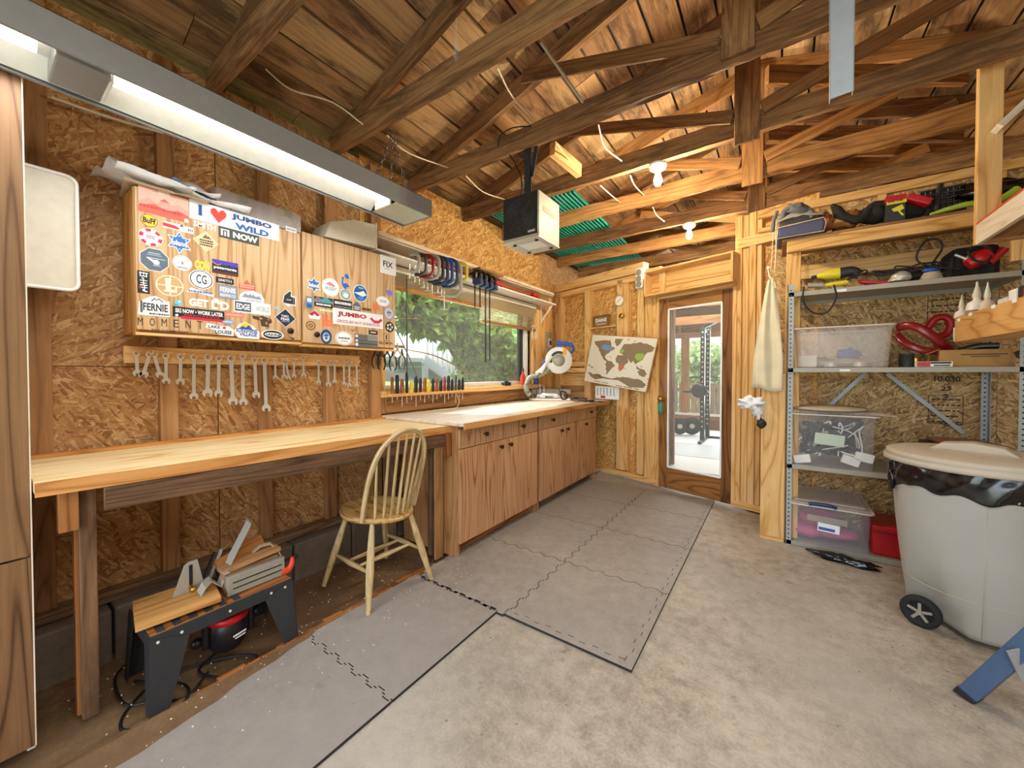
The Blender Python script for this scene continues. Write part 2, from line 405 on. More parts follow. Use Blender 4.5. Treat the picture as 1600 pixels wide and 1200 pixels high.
M['cloth'] = plain('cream_cloth', 'DDD2B4', .95, nz=.1, scale=8)
M['bin_grey'] = plain('grey_bin_plastic', 'ADACA4', .5, nz=.03, scale=5)
M['bin_lid'] = plain('dusty_lid', 'BDB19E', .6, nz=.06, scale=6)
M['bag_black'] = plain('black_liner', '0E0E10', .18, spec=.8)
M['red'] = plain('red_plastic', 'B8141C', .35)
M['red_dark'] = plain('dark_red', '8A1018', .3, coat=.4)
M['orange'] = plain('orange_red_plastic', 'E2472A', .4)
M['yellow'] = plain('yellow_plastic', 'D8C82C', .4)
M['lime'] = plain('lime_green', 'A6BE3A', .5)
M['blue'] = plain('blue_paint', '1D4FA8', .35)
M['navy'] = plain('navy_paint', '22365E', .45)
M['leg_blue'] = plain('blue_powder_coat', '4C6486', .45, .2)
M['cardboard'] = plain('cardboard', 'B58C56', .85, nz=.08)
M['green_corr'] = plain('green_corrugated', '2FA08A', .5, nz=.1)
M['alu'] = plain('aluminium', 'C8C4BA', .4, .4)
M['tan'] = plain('tan_fabric', 'B7A68C', .9)
M['bag_grey'] = plain('grey_fabric', '9A948A', .9, nz=.12, scale=10)
def clear(name, col, alpha, rough=.15):
    n = NT(name); n.b.inputs['Base Color'].default_value = lin(col); n.b.inputs['Roughness'].default_value = rough
    n.b.inputs['Alpha'].default_value = alpha; n.b.inputs['Specular IOR Level'].default_value = .6
    return n.m
M['clear'] = clear('clear_plastic', 'E6E6EA', .17, .12)
M['clear2'] = clear('milky_plastic', 'E2D6CE', .33, .25)
M['rim'] = clear('bin_rim', 'E0D8D2', .8, .35)
M['glass'] = clear('window_glass', 'DDE8E6', .10, .02)
def rough(mb, p, q, w, h, amp, seg=70, side=(0, 1, 0), mi=0):
    p = Vector(p); q = Vector(q); d = (q-p); L = d.length; d.normalize(); S = Vector(side); T = S.cross(d).normalized()
    if T.z < 0: T = -T
    cs = [(-.5, -.5), (0, -.5), (.5, -.5), (.5, 0), (.5, .5), (0, .5), (-.5, .5), (-.5, 0)]; vs = []; sd = p.y*7.3+p.z
    for i in range(seg+1):
        t = i/seg; c = p+d*(L*t)
        for k, (a, e) in enumerate(cs):
            n1 = noise.noise(Vector((t*L*1.6, a*2+sd, e*2)))*amp*1.6 + noise.noise(Vector((t*L*9, a*4+sd, e*5)))*amp*.7
            n2 = noise.noise(Vector((t*L*12, a*5+sd+9, e*5)))*amp*.35
            vs.append(c+S*(a*w+n2)+T*(e*h+(n1 if e < 0 else n1*.5)))
    fs = [(i*8+k, i*8+(k+1) % 8, i*8+8+(k+1) % 8, i*8+8+k) for i in range(seg) for k in range(8)]+[tuple(range(7, -1, -1)), tuple(range(seg*8, seg*8+8))]
    n0 = len(mb.uv); mb.add(vs, fs, mi, d); ou, ov = random.random()*30, random.random()*30
    pr = [0, w/2, w, w+h/2, w+h, w*1.5+h, 2*w+h, 2*w+1.5*h, 2*w+2*h]
    for i in range(seg):
        for k in range(8): mb.uv[n0+i*8+k] = [(ou+L*i/seg, ov+pr[k]), (ou+L*i/seg, ov+pr[k+1]), (ou+L*(i+1)/seg, ov+pr[k+1]), (ou+L*(i+1)/seg, ov+pr[k])]
    return mb
_p = {}
def paint(h, rough=.55):
    if h not in _p: _p[h] = plain('paint_'+h, h, rough, nz=.02)
    return _p[h]
# ================================================================ THE SETTING
WX = -2.62          # face of the left wall boards
YB = 9.6            # far end of the building
# floor
b = MB(); b.box((-1.86, -2.6, -.12), (2.5, YB, 0)); floor = struct('floor', b, M['concrete'], 'pale stained concrete slab floor')
b = MB()
def gz(x, y): return -.012+.012*noise.noise(Vector((x*3, y*3, 0)))
b.surf(lambda u, v: (-2.75+u*.90, -1.2+v*6.2, -.03+.02*noise.noise(Vector((u*4, v*26, 1.3)))+(.028 if .93 < u else 0)), 24, 120)
o = obj('floor_edge_ground', b, M['dirt'], floor, label='dusty brown ground along the wall under the bench')
b = MB()
for i in range(16):
    y0 = .55+i*.075; x = -1.86-.012*math.sin(i*2.1)
    b.obox((x, y0, .001), (0.1*math.sin(i*3), 1, 0), (1, 0, 0), (0, 0, 1), .05, .012+.009*(i % 3), .006+.003*(i % 2))
obj('floor_edge_strip', b, M['brown'], floor, bev=.003, label='splintered wooden strip at the edge of the slab')
# left wall with window opening
WY0, WY1, WZ0, WZ1 = 1.93, 4.13, 1.135, 2.1
b = MB(); g = (0, 1, 0)
def panel(y0, y1, z0, z1, mb=b, mi=0): mb.box((WX-.02, y0, z0), (WX, y1, z1), mi, (0, 1, 0) if random.random() < .5 else (0, 0, 1))
ys = [-2.6, -1.2, 0.02, .83, 1.26]
for a, c in ((-2.6, -1.2), (-1.2, .035), (.035, .82), (.825, WY0)): panel(a, c, .2, 1.30); panel(a, c, 1.303, 2.9)
panel(WY0, WY1, .2, WZ0); panel(WY1, 5.2, .2, 2.9); panel(5.2, YB, .2, 2.9)
wl = struct('wall_left', b, M['osb'], 'chipboard-clad stud wall on the left')
b = MB(); panel(WY0-.2, WY1+.3, WZ1, 2.93, b); b.v = [v+Vector((.006, 0, 0)) for v in b.v]
obj('upper_panel', b, M['osb_gold'], wl, label='golden chipboard strip over the window')
b = MB(); b.box((WX-.14, -2.6, -.2), (WX-.02, YB, .2)); obj('outer_base', b, M['curb'], wl)
b = MB(); b.box((WX-.14, -2.6, .2), (WX-.10, WY0, 2.9)); b.box((WX-.14, WY1, .2), (WX-.10, YB, 2.9)); b.box((WX-.14, WY0, .2), (WX-.10, WY1, WZ0-.02)); b.box((WX-.14, WY0, WZ1+.02), (WX-.10, WY1, 2.9)); obj('outer_cladding', b, M['brown'], wl)
b = MB()
y = -1.2
while y < 4.9:
    b.box((-2.75, y, -.1), (-2.45-.01*random.random(), y+.385, .2+.01*random.random())); y += .393
obj('concrete_curb', b, M['curb'], wl, bev=.012, label='row of old grey concrete blocks at the foot of the wall')
b = MB(); b.box((WX-.01, -1.2, .205), (WX+.09, 4.8, .245)); obj('sill_plate', b, M['grey_wood'], wl, bev=.004)
for i, (px, wd) in enumerate(((57, .044), (267, .042), (417, .04), (519, .045))):
    yy = PX(px, 600, WX+.045).y; b = MB(); b.box((WX, yy-wd, .245), (WX+.045, yy+wd if i == 0 else yy+wd*.7, 2.88)); obj('stud', b, M['stud'], wl, bev=.003)
for yy in (1.84, 4.30, 4.62):
    b = MB(); b.box((WX, yy-.045, .245), (WX+.05, yy+.045, 2.3 if yy > 4 else 2.88)); obj('stud', b, M['pine' if yy > 4 else 'stud'], wl, bev=.003)
b = MB(); b.box((WX, 4.18, .95), (WX+.045, 4.7, 2.05)); obj('corner_panel', b, M['pine'], wl, bev=.003, label='plain pine panel in the corner beside the window')
# window
b = MB(); J = M['pine']
b.box((WX-.1, WY0-.03, WZ0-.03), (WX+.03, WY1+.03, WZ0)); b.box((WX-.1, WY0-.03, WZ1), (WX+.0, WY1+.03, WZ1+.03))
b.box((WX-.1, WY0-.03, WZ0), (WX+.0, WY0, WZ1)); b.box((WX-.1, WY1, WZ0), (WX+.0, WY1+.03, WZ1))
win = struct('window_1', b, J, 'wide workshop window over the counter')
b = MB(); X = WX-.06
for a, c in (((X-.02, WY0, WZ0), (X+.02, WY1, WZ0+.035)), ((X-.02, WY0, WZ1-.035), (X+.02, WY1, WZ1)), ((X-.02, WY0, WZ0), (X+.02, WY0+.03, WZ1)), ((X-.02, WY1-.07, WZ0), (X+.02, WY1, WZ1))): b.box(a, c)
b.box((X+.02, WY1-.05, WZ0+.03), (X+.055, WY1-.0, WZ1), 0)
obj('window_frame', b, M['white'], win, bev=.003)
b = MB(); b.box((X-.012, WY1-.15, WZ0+.03), (X+.025, WY1-.072, WZ1)); obj('sash_stile', b, M['charcoal'], win)
b = MB(); b.box((X-.003, WY0+.02, WZ0+.02), (X+.003, WY1-.06, WZ1-.02)); obj('window_pane', b, M['glass'], win)
# ledge moulding and boards under the window
b = MB(); b.box((WX, WY0-.06, 1.075), (WX+.075, 4.42, 1.125)); obj('window_sill', b, M['pine'], win, bev=.006)
b = MB(); b.box((WX, WY0-.06, .945), (WX+.03, 4.42, 1.075)); b.box((WX, WY0-.04, .945), (WX+.055, WY0-.0, 1.11)); obj('apron_board', b, M['stud'], win, bev=.003)
b = MB(); b.box((WX, WY0-.12, 1.11), (WX+.035, WY0-.0, 1.56)); obj('side_casing', b, M['pine'], win, bev=.003)
# partition wall (turned a little) -------------------------------------------------
def wbox(mb, s0, s1, z0, z1, o0, o1, mi=0, grain=None):
    c = (WP(s0, z0, o0)+WP(s1, z1, o1))/2
    mb.obox(c, WD, WN, UPV, abs(s1-s0)/2, abs(o1-o0)/2, abs(z1-z0)/2, mi, grain)
sD0, sD1 = ws(PW(1029, 600)), ws(PW(1144, 600))           # the door
sEnd = ws(PW(1216, 600))
DZ0, DZ1 = .02, 1.27+(583-462)/594*3.95
pl_z = 2.44
b = MB()
wbox(b, 0, ws(PW(968, 600)), .06, pl_z, -.10, -.085)
wbox(b, ws(PW(968, 600)), sD0-.08, .06, pl_z, -.10, -.085)
wbox(b, sD1+.1, sEnd+.25, .0, 2.75, -.10, -.085)
wbox(b, sD0-.08, sD1+.1, DZ1+.3, pl_z, -.10, -.085)
wf = struct('wall_far', b, M['osb_gold'], 'open stud partition with chipboard behind and the glazed door')
def wstud(px0, px1, z0, z1, o0=-.085, o1=0.0, mat='pine', nm='stud'):
    s0, s1 = ws(PW(px0, 600, o1)), ws(PW(px1, 600, o1)); bb = MB(); wbox(bb, s0, s1, z0, z1, o0, o1, 0, UPV if z1-z0 > s1-s0 else WD)
    return obj(nm, bb, M[mat], wf, bev=.003)
for a, c in ((867, 876), (913, 922), (963, 972), (972, 981), (995, 1005), (1007, 1018), (1018, 1029), (1147, 1157), (1157.5, 1168), (1168.5, 1179), (1179.5, 1188)):
    wstud(a, c, .1 if a < 1000 else .03, pl_z-.05 if a < 1140 else 2.72, o1={972: -.02, 1018: -.02, 1157.5: -.03, 1179.5: -.025, 1005: -.03}.get(a, 0))
wstud(862, 1004, pl_z-.02, pl_z+.09, nm='top_plate', o1=.02)
wstud(862, 1004, pl_z-.10, pl_z-.03, nm='top_plate', o1=-.0)
wstud(1150, 1216, pl_z-.02, pl_z+.07, nm='top_plate', o1=.01)
wstud(930, 1028, .03, .09, nm='bottom_plate', o1=.01); wstud(1144, 1212, .02, .075, nm='bottom_plate', o1=.015)
wstud(876, 913, 1.03, 1.10, nm='noggin', mat='stud'); wstud(876, 914, 1.28, 1.34, nm='noggin'); wstud(876, 914, 1.36, 1.42, nm='noggin')
b = MB(); wbox(b, ws(PW(876, 600)), ws(PW(913, 600)), .94, 1.27, -.085, -.07); obj('backing_board', b, M['pine'], wf)
wstud(1006, 1030, 2.14, pl_z, nm='cripple_stud')
# door casing and head
b = MB(); wbox(b, sD0-.035, sD0, .02, DZ1+.04, -.1, .01); wbox(b, sD1, sD1+.035, .02, DZ1+.04, -.1, .01); wbox(b, sD0-.035, sD1+.035, DZ1, DZ1+.045, -.1, .01)
obj('door_casing', b, M['pine'], wf, bev=.003)
b = MB(); wbox(b, sD0-.1, sD1+.06, DZ1+.045, DZ1+.3, -.085, -.01); obj('header_beam', b, M['pine'], wf, bev=.004)
# the door itself
b = MB(); st = .105
wbox(b, sD0+.004, sD0+st, DZ0, DZ1-.004, -.06, -.015, 0, UPV); wbox(b, sD1-st, sD1-.004, DZ0, DZ1-.004, -.06, -.015, 0, UPV)
wbox(b, sD0+st, sD1-st, DZ1-.12, DZ1-.004, -.06, -.015, 0, WD); wbox(b, sD0+st, sD1-st, DZ0, DZ0+.235, -.06, -.015, 0, WD)
door = struct('door_1', b, M['door_wood'], 'brown stained door with one tall glass pane')
b = MB(); wbox(b, sD0+st, sD1-st, DZ0+.235, DZ1-.12, -.040, -.034); obj('door_pane', b, M['glass'], door)
b = MB()
for a in ((sD0+st-.008, sD0+st+.008, DZ0+.235, DZ1-.12), (sD1-st-.008, sD1-st+.008, DZ0+.235, DZ1-.12), (sD0+st, sD1-st, DZ0+.227, DZ0+.243), (sD0+st, sD1-st, DZ1-.128, DZ1-.112)): wbox(b, a[0], a[1], a[2], a[3], -.028, -.008)
obj('glazing_bead', b, M['paper'], door, bev=.002)
kn = WP(sD0+.045, 1.0, -.0)
b = MB(); b.lathe(WP(sD0+.045, .99, -.015), [(.028, 0), (.028, .008), (.012, .012), (.011, .035), (.026, .045), (.03, .06), (.022, .075), (.0, .078)], 18, 0, WN, cap=False); obj('door_knob', b, M['brass'], door)
# right wall behind the shelving, right side wall, back wall
YS = 4.02
b = MB(); x0 = WP(sEnd, 0).x
b.box((x0-.02, YS, 0), (1.235, YS+.02, 1.22)); b.box((x0-.02, YS, 1.223), (1.235, YS+.02, 2.69)); b.box((1.238, YS, 0), (2.5, YS+.02, 2.69))
wr = struct('wall_right', b, M['osb_dull'], 'chipboard wall behind the metal shelving')
b = MB(); b.box((2.4, -2.6, 0), (2.42, YS, 2.9)); b.box((2.42, YS+.02, 0), (2.44, YB, 2.9)); struct('wall_side', b, M['osb_dull'], 'chipboard side wall right of the camera')
b = MB(); b.box((-2.76, -2.62, 0), (-2.0, -2.6, 2.9)); b.box((2.3, -2.62, 0), (2.5, -2.6, 2.9)); b.box((-2.76, -2.62, 2.55), (2.5, -2.6, 3.7)); struct('wall_back', b, M['osb'], 'back wall behind the camera with an opening added for light')  # unseen wall; its wide opening is made up to let light in
# printed marks on the boards behind the shelves
fr = lambda px, py: (PY(px, py, YS-.001), Vector((1,0,0)), UPV, Vector((0,-1,0)))
b = MB()
def rules(f, w, h, rows, tx=None):
    for e in ((-w, h), (-w, -h)): b.poly2(f, rct(-w, e[1]-.002, w, e[1]+.002))
    for e in (-w, w): b.poly2(f, rct(e-.002, -h, e+.002, h))
    for i in range(rows):
        yy = h-(i+.7)*2*h/rows; x = -w*.8
        while x < w*.75:
            l = random.uniform(.01, .035); b.poly2(f, rct(x, yy-.005, min(x+l, w*.85), yy+.005)); x += l+.008
f1 = fr(1478, 480); rules(f1, .09, .13, 6); f2 = fr(1477, 640); rules(f2, .085, .10, 5)
b.text(fr(1480, 592), '10.030', 0, 0, .13, .04, bold=.03); b.text(fr(1478, 607), '23', 0, 0, .05, .035, bold=.03); b.text(fr(1478, 619), '2', 0, 0, .03, .03, bold=.03)
b.text(fr(1485, 662), 'QUG', 0, 0, .11, .03, bold=.03)
for i in range(9):
    f = fr(1478, 530+i*5.5); b.poly2(f, rct(-.06, -.003, .04, .003))
obj('printed_mark', b, paint('23170C'), wr, label='black stamped lettering on the chipboard')
# roof ------------------------------------------------------------------------
RX, RZ0, SL = -.17, 2.90, .30                  # ridge x, height at the left wall, slope
def roofz(x): return RZ0+SL*(x-WX) if x < RX else RZ0+SL*(RX-WX)-SL*(x-RX)
def deck(side):
    mb = MB(); t = 0; total = (RX-WX+.3) if side < 0 else (2.55-RX); wdt = .188
    while t < total:
        x0 = (RX-t) if side < 0 else (RX+t); x1 = x0+side*(wdt-.015); 
        yb = -2.7
        while yb < YB:
            ln = random.uniform(1.6, 3.4); y1 = min(yb+ln, YB+.2)
            dz = random.uniform(-.002, .003)
            z0, z1 = roofz(x0)+.10+dz, roofz(x1)+.10+dz
            ps = [(x0, yb, z0), (x1, yb, z1), (x1, yb, z1+.02), (x0, yb, z0+.02)]
            mb.prism(ps, (0, y1-yb-.004, 0), 0, (0, 1, 0)); yb = y1
        t += wdt
    return mb
b = deck(-1); n0 = b; b2 = deck(1)
ceil = struct('ceiling', n0, M['plank'], 'boarded roof underside of rough brown planks')
struct('ceiling_right', b2, M['plank'], 'boarded roof underside on the far side of the ridge')
b = MB()
b.prism([(-2.9, -2.7, roofz(-2.9)+.13), (RX, -2.7, roofz(RX)+.135), (2.6, -2.7, roofz(2.6)+.13), (2.6, -2.7, roofz(2.6)+.16), (RX, -2.7, roofz(RX)+.18), (-2.9, -2.7, roofz(-2.9)+.16)], (0, YB+3, 0), 0)
obj('roof_felt', b, M['black_wood'], ceil)
# trusses: tie beam, two rafters, king post and webs
TY = [-1.4, -.6, .1, .8, 1.50, 2.20, 2.90, 3.56, 4.24, 4.90, 5.59, 6.3, 7.2, 8.2]
names = {1.50: 'rough roof truss just past the end of the tube light', 2.20: 'rough roof truss carrying the heater bracket', 2.90: 'roof truss with the nearer bare bulb and hanging rack post',
  3.56: 'golden roof truss between the two bare bulbs', 4.24: 'roof truss with the farther bare bulb', 4.90: 'roof truss just beyond the partition wall', 5.59: 'second roof truss beyond the partition wall',
  .8: 'roof truss directly over the middle of the tube light', .1: 'roof truss above the near end of the workbench', -.6: 'roof truss over the tall cabinet', -1.4: 'roof truss behind the camera',
  6.3: 'third roof truss beyond the partition', 7.2: 'fourth roof truss beyond the partition', 8.2: 'last roof truss beyond the partition'}
for i, y in enumerate(TY):
    if y < .5: continue
    tm = 'truss_new' if y in (3.56, 4.90) else 'truss'
    t = thing('roof_truss', names[y], 'roof truss', (RX, y, 2.8), 'timber trusses of the roof'); 
    b = MB(); segs = 7; h = .13; wv = lambda k: .008*math.sin(k*1.7+y*5)
    zt = 2.80
    rough(b, (-2.60, y, zt+h/2), (2.36, y, zt+h/2), .044, h, .016 if y in (2.2, 3.56, 5.59) else .008); obj('tie_beam', b, M[tm], t)
    for sgn in (-1, 1):
        xe = -2.62 if sgn < 0 else 2.36
        b = MB(); x1 = RX
        ps = [(xe, y+.026, roofz(xe)-.03), (x1, y+.026, roofz(x1)-.03), (x1, y+.026, roofz(x1)+.095), (xe, y+.026, roofz(xe)+.095)]
        pm = [(ps[0][0], y+.047, (ps[0][2]+ps[3][2])/2), (ps[1][0], y+.047, (ps[1][2]+ps[2][2])/2)]; rough(b, pm[0], pm[1], .042, .125, .006); obj('rafter', b, M[tm], t)
    b = MB(); b.box((RX-.07, y-.046, zt-.06 if y > 2.8 else zt+.02), (RX+.07, y-.024, roofz(RX)-.03)); obj('king_post', b, M[tm], t, bev=.004)
    for sgn in (-1, 1):
        b = MB(); xo = RX+sgn*1.25
        b.bar((RX+sgn*.08, y-.035, 2.93), (xo, y-.035, roofz(xo)-.0), .02, .085, (0, 0, 1)); obj('web', b, M[tm], t, bev=.004)
# long braces on the right half of the roof
def thg(name, mb, mat, label, cat, bev=0, group=None, **k): return tag(obj(name, mb, mat, bev=bev, **k), label, cat, group)
for k, (x0, y0, x1, y1, z, mt, lb) in enumerate(((-.07, 2.985, .98, 3.71, 3.19, 'truss_new', 'upper golden brace running behind the metal strap'), (-.08, 3.71, 1.2, 4.6, 3.19, 'truss', 'middle brace above the grey tool bag'), (-.07, 4.29, 1.0, 5.02, 3.20, 'truss_new', 'low brace farthest back above the top shelf beam'))):
    b = MB(); rough(b, (x0, y0, z), (x1, y1, z), .04, .12, .006, 30, Vector((-.57, .82, 0))); thg('roof_brace', b, M[mt], lb, 'brace')
# top frame over shelf wall
b = MB(); b.box((-.15, YS-.04, 2.625), (2.35, YS+.0, 2.69)); b.box((-.15, YS-.04, 2.50), (2.35, YS, 2.535))
for x in (.62, 1.2, 1.65): b.box((x, YS-.035, 2.535), (x+.05, YS-.0, 2.625))
obj('wall_top_frame', b, M['pine'], wr, bev=.003)
# green corrugated sheet lying on the ties beyond the heater
b = MB(); dd = Vector((-.14, 1, 0)).normalized(); ss = Vector((1, .14, 0)).normalized(); o0 = Vector((-2.52, 3.1, 2.965))
nw = 34
for i in range(nw):
    pass
b.surf(lambda u, v: o0+ss*(u*.98)+dd*(v*3.2)+Vector((.33*v, 0, .024*math.sin(u*2*math.pi*24))), 240, 4)
thg('corrugated_sheet', b, M['green_corr'], 'green corrugated plastic sheet lying across the roof ties', 'roofing sheet', solid=.002)
# outdoors and the gym room beyond the door --------------------------------------
b = MB(); b.box((-60, -30, -.35), (-2.78, 60, -.3)); 
g_ = NT('lawn'); nn = g_.n('TexNoise', Vector=g_.pos(), Scale=3.0, Detail=8.0); g_.put(g_.b.inputs['Base Color'], g_.ramp(nn.outputs[0], [(.3, '4E6B2A'), (.7, '8FA55A')])); g_.b.inputs['Roughness'].default_value = .9
gr = struct('ground', b, g_.m, 'grass outside the window')
b = MB(); b.box((-2.78, YB, -.35), (60, 60, -.3)); b.box((2.46, -30, -.35), (60, YB, -.3)); b.box((-2.78, -40, -.35), (2.46, -2.62, -.12)); struct('ground_beyond', b, g_.m, 'ground around the building')
# ================================================================ GYM ROOM AND OUTDOORS
gp = lambda px, py: PY(px, py, YB)
wz0, wz1 = gp(1100, 646).z, gp(1100, 527).z
xa, xb, xc, xd = gp(1052, 600).x, gp(1065, 600).x, gp(1077, 600).x, gp(1175, 600).x
b = MB()
for a in ((-2.7, xa, 0, 2.8), (xd, 2.45, 0, 2.8), (xa, xd, 0, wz0), (xa, xd, wz1, 2.8)): b.box((a[0], YB, a[2]), (a[1], YB+.03, a[3]))
b.prism([(-2.7, YB, 2.8), (2.45, YB, 2.8), (2.45, YB, roofz(2.45)+.1), (RX, YB, roofz(RX)+.1), (-2.7, YB, RZ0+.1)], (0, .03, 0))
wg = struct('wall_gable', b, M['door_wood'], 'end wall of the gym room with its garden window')
b = MB(); b.box((xb, YB-.08, wz0), (xc, YB, wz1)); b.box((-2.6, YB-.06, wz1), (2.3, YB-.0, wz1+.12)); b.box((-2.6, YB-.06, wz0-.14), (2.3, YB, wz0-.04)); b.box((-2.6, YB-.06, wz1+.32), (2.3, YB, wz1+.4))
for x in (-1.9, -1.35, -.8, -.3): b.box((x, YB-.05, wz1+.12), (x+.06, YB, wz1+.32))
obj('stud', b, M['stud'], wg, bev=.004)
b = MB(); b.box((xa, YB-.10, wz0-.05), (xd, YB+.0, wz0)); w2 = struct('window_2', b, M['white'], 'bright window at the far end of the gym room')
b = MB(); b.box((xa, YB+.01, wz0), (xd, YB+.016, wz1)); obj('window_pane', b, M['glass'], w2)
b = MB(); zt = wz0+(wz1-wz0)*.47; b.box((xc, YB, zt), (xd, YB+.02, zt+.02)); b.box((gp(1130,600).x, YB, wz0), (gp(1130,600).x+.03, YB+.02, wz1)); obj('muntin', b, M['charcoal'], w2)
# posts seen just behind the door glass
b = MB(); p0 = PY(1050, 600, 5.6); b.box((p0.x-.085, 5.5, 0), (p0.x+.045, 5.58, 2.75)); b.box((p0.x-.19, 5.5, 0), (p0.x-.10, 5.58, 2.75)); thg('timber_post', b, M['grey_wood'], 'weathered timber post just behind the door glass, left side', 'post', .005)
b = MB(); b.box((-2.0, 6.6, 2.05), (.3, 6.66, 2.17)); b.box((-2.0, 6.6, 2.32), (.3, 6.66, 2.40)); thg('cross_beam', b, M['stud'], 'horizontal beam pair above the rack in the gym room', 'beam', .004)
# mats in the gym
k = 0
for i, (y0, y1, mm) in enumerate(((4.7, 5.25, 'mat_dark'), (5.27, 6.2, 'mat_pale'), (6.22, 7.3, 'mat_cool'), (7.32, 9.3, 'mat_pale'))):
    if mm == 'mat_dark': continue
    b = MB(); b.box((-2.2, y0, .0), (1.2, y1, .018)); 
    mt = M.get(mm) or M.setdefault(mm, plain(mm, {'mat_pale': 'C9CFCC', 'mat_cool': 'A9B2B4'}[mm], .6))
    thg('gym_mat', b, mt, {1: 'pale gym mat strip nearest the glass door', 2: 'cool grey gym mat strip in the middle', 3: 'pale gym mat strip under the power rack'}[i], 'mat', .006)
b = MB(); c = PZ(1105, 732, .02); b.box((c.x-.28, 4.62, .0), (c.x+.5, 5.12, .012)); thg('door_mat', b, M['black_soft'], 'dark doormat on the floor behind the glass door', 'doormat', .004)
# power rack
r0 = PZ(1097, 690, .02); t = thing('power_rack', 'black perforated power rack standing behind the glass door', 'exercise rack', (r0.x, r0.y, .018))
def upr(x, y, zt):
    b = MB(); b.box((x-.035, y-.035, .02), (x+.035, y+.035, zt)); z = .3
    while z < zt-.1: b.cyl((x, y-.0362, z), (x, y-.0355, z), .014, n=10, mi=1); z += .09
    obj('upright', b, [M['black'], M['alu']], t)
zt = 1.27+(583-512)/594*(r0-EY).dot(F0)
upr(r0.x, r0.y, zt+.02); x2 = PY(1106, 600, r0.y+.5).x; upr(x2, r0.y+.5, zt+.12)
b = MB(); b.box((r0.x-.03, r0.y-.3, .0), (r0.x+.03, r0.y+.75, .06)); b.box((r0.x, r0.y+.5, 0.0), (r0.x+1.1, r0.y+.56, .06)); obj('base_frame', b, M['black'], t, bev=.005)
b = MB(); b.bar((r0.x, r0.y, zt), (r0.x+.75, r0.y-.3, zt+.28), .05, .05); obj('pull_up_bar', b, M['black'], t, bev=.004)
b = MB(); b.box((r0.x, r0.y-.03, zt-.07), (x2, r0.y+.5, zt)); obj('cross_member', b, M['black'], t, bev=.004)
b = MB(); b.ball((r0.x-.05, r0.y-.06, .95), .13, (1, .3, 1)); b.cyl((r0.x-.32, r0.y-.05, .93), (r0.x+.1, r0.y-.05, .93), .022); obj('bar_holder', b, M['black'], t)
for i, (px, py, rr, lb) in enumerate(((1044, 668, .17, 'leftmost of the black weight plates on the gym floor'), (1062, 668, .17, 'black weight plate leaning in the middle behind the door glass'), (1081, 669, .18, 'black weight plate nearest the power rack foot'))):
    c = PY(px, py, 8.2+.1*i); b = MB(); c.z = rr+.02
    b.lathe(c, [(.02, -.03), (rr, -.03), (rr, -.01), (rr-.03, .0), (rr-.03, .02), (.07, .03), (.025, .03)], 26, 0, (.35, -1, .0))
    p = obj('weight_plate', b, M['rubber']); tag(p, lb, 'weight plate', 'weight plates in the gym room')
    b = MB(); b.cyl(c+Vector((.012, -.04, 0)), c+Vector((.015, -.05, 0)), .05); obj('hub', b, M['alu'], p, label='bright metal hub')
# tree outside the workshop window
def leaf_mat(name, a, c, e):
    n = NT(name); oi = n.n('TexNoise', Vector=n.pos((3,3,3)), Scale=2.0, Detail=2.0)
    vo = n.n('TexVoronoi', Vector=n.pos(), Scale=9.0); se = n.n('SeparateColor', Color=vo.outputs['Color'])
    n.put(n.b.inputs['Base Color'], n.ramp(n.mix(.5, oi.outputs[0], se.outputs[0]).outputs[0], [(.25, a), (.5, c), (.75, e)])); n.b.inputs['Roughness'].default_value = .5
    n.b.inputs['Transmission Weight'].default_value = .0
    tr = n.n('BsdfTranslucent'); n.put(tr.inputs[0], lin(e)); mx = n.n('MixShader'); mx.inputs[0].default_value = .35
    n.t.links.new(n.b.outputs[0], mx.inputs[1]); n.t.links.new(tr.outputs[0], mx.inputs[2]); n.t.links.new(mx.outputs[0], n.t.nodes['Material Output'].inputs[0])
    return n.m
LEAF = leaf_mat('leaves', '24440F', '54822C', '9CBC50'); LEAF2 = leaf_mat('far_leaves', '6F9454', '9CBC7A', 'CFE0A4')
def foliage(blobs, n, size, rnd):
    mb = MB()
    for _ in range(n):
        c, r = rnd.choice(blobs); v = Vector((rnd.gauss(0, 1), rnd.gauss(0, 1), rnd.gauss(0, 1))).normalized()*(rnd.random()**.45)
        p = Vector(c)+Vector((v.x*r[0], v.y*r[1], v.z*r[2])); s = size*rnd.uniform(.6, 1.3)
        a = Vector((rnd.gauss(0, 1), rnd.gauss(0, 1), -.6+rnd.gauss(0, .6))).normalized(); q = a.orthogonal().normalized(); q = (q*math.cos(rnd.random()*6)+a.cross(q)*math.sin(rnd.random()*6)).normalized(); w = q*s*.33; m_ = a.cross(q)*s*.06
        mb.add([p, p+a*s*.35+w+m_, p+a*s, p+a*s*.35-w+m_], [(0, 1, 2, 3)])
    return mb
rnd = random.Random(5)
def tree(name, label, cat, base, blobs, n, size, trunk, m, grp=None):
    t = thing(name, label, cat, base, grp)
    obj('foliage', foliage(blobs, n, size, rnd), m, t)
    b = MB()
    for pts, r in trunk: b.tube(pts, r, 7, rs=[r*(1-.75*i/(len(pts)-1)) for i in range(len(pts))])
    obj('trunk', b, M['grey_wood'], t)
A = lambda px, py, X: PX(px, py, X)
bl = []
for px, py, r in ((640, 470, .5), (670, 500, .45), (705, 500, .5), (655, 505, .3), (740, 520, .5), (770, 560, .5), (722, 528, .4), (745, 590, .45), (790, 590, .4), (770, 520, .4), (690, 450, .5), (640, 440, .4), (735, 470, .5), (780, 540, .45), (810, 575, .35), (752, 606, .3), (738, 560, .3)):
    c = A(px, py, -4.6); bl.append((tuple(c), (.35*r/.45, .55*r/.45, .26*r/.45)))
c0 = A(735, 600, -4.8); c0.z = -.3
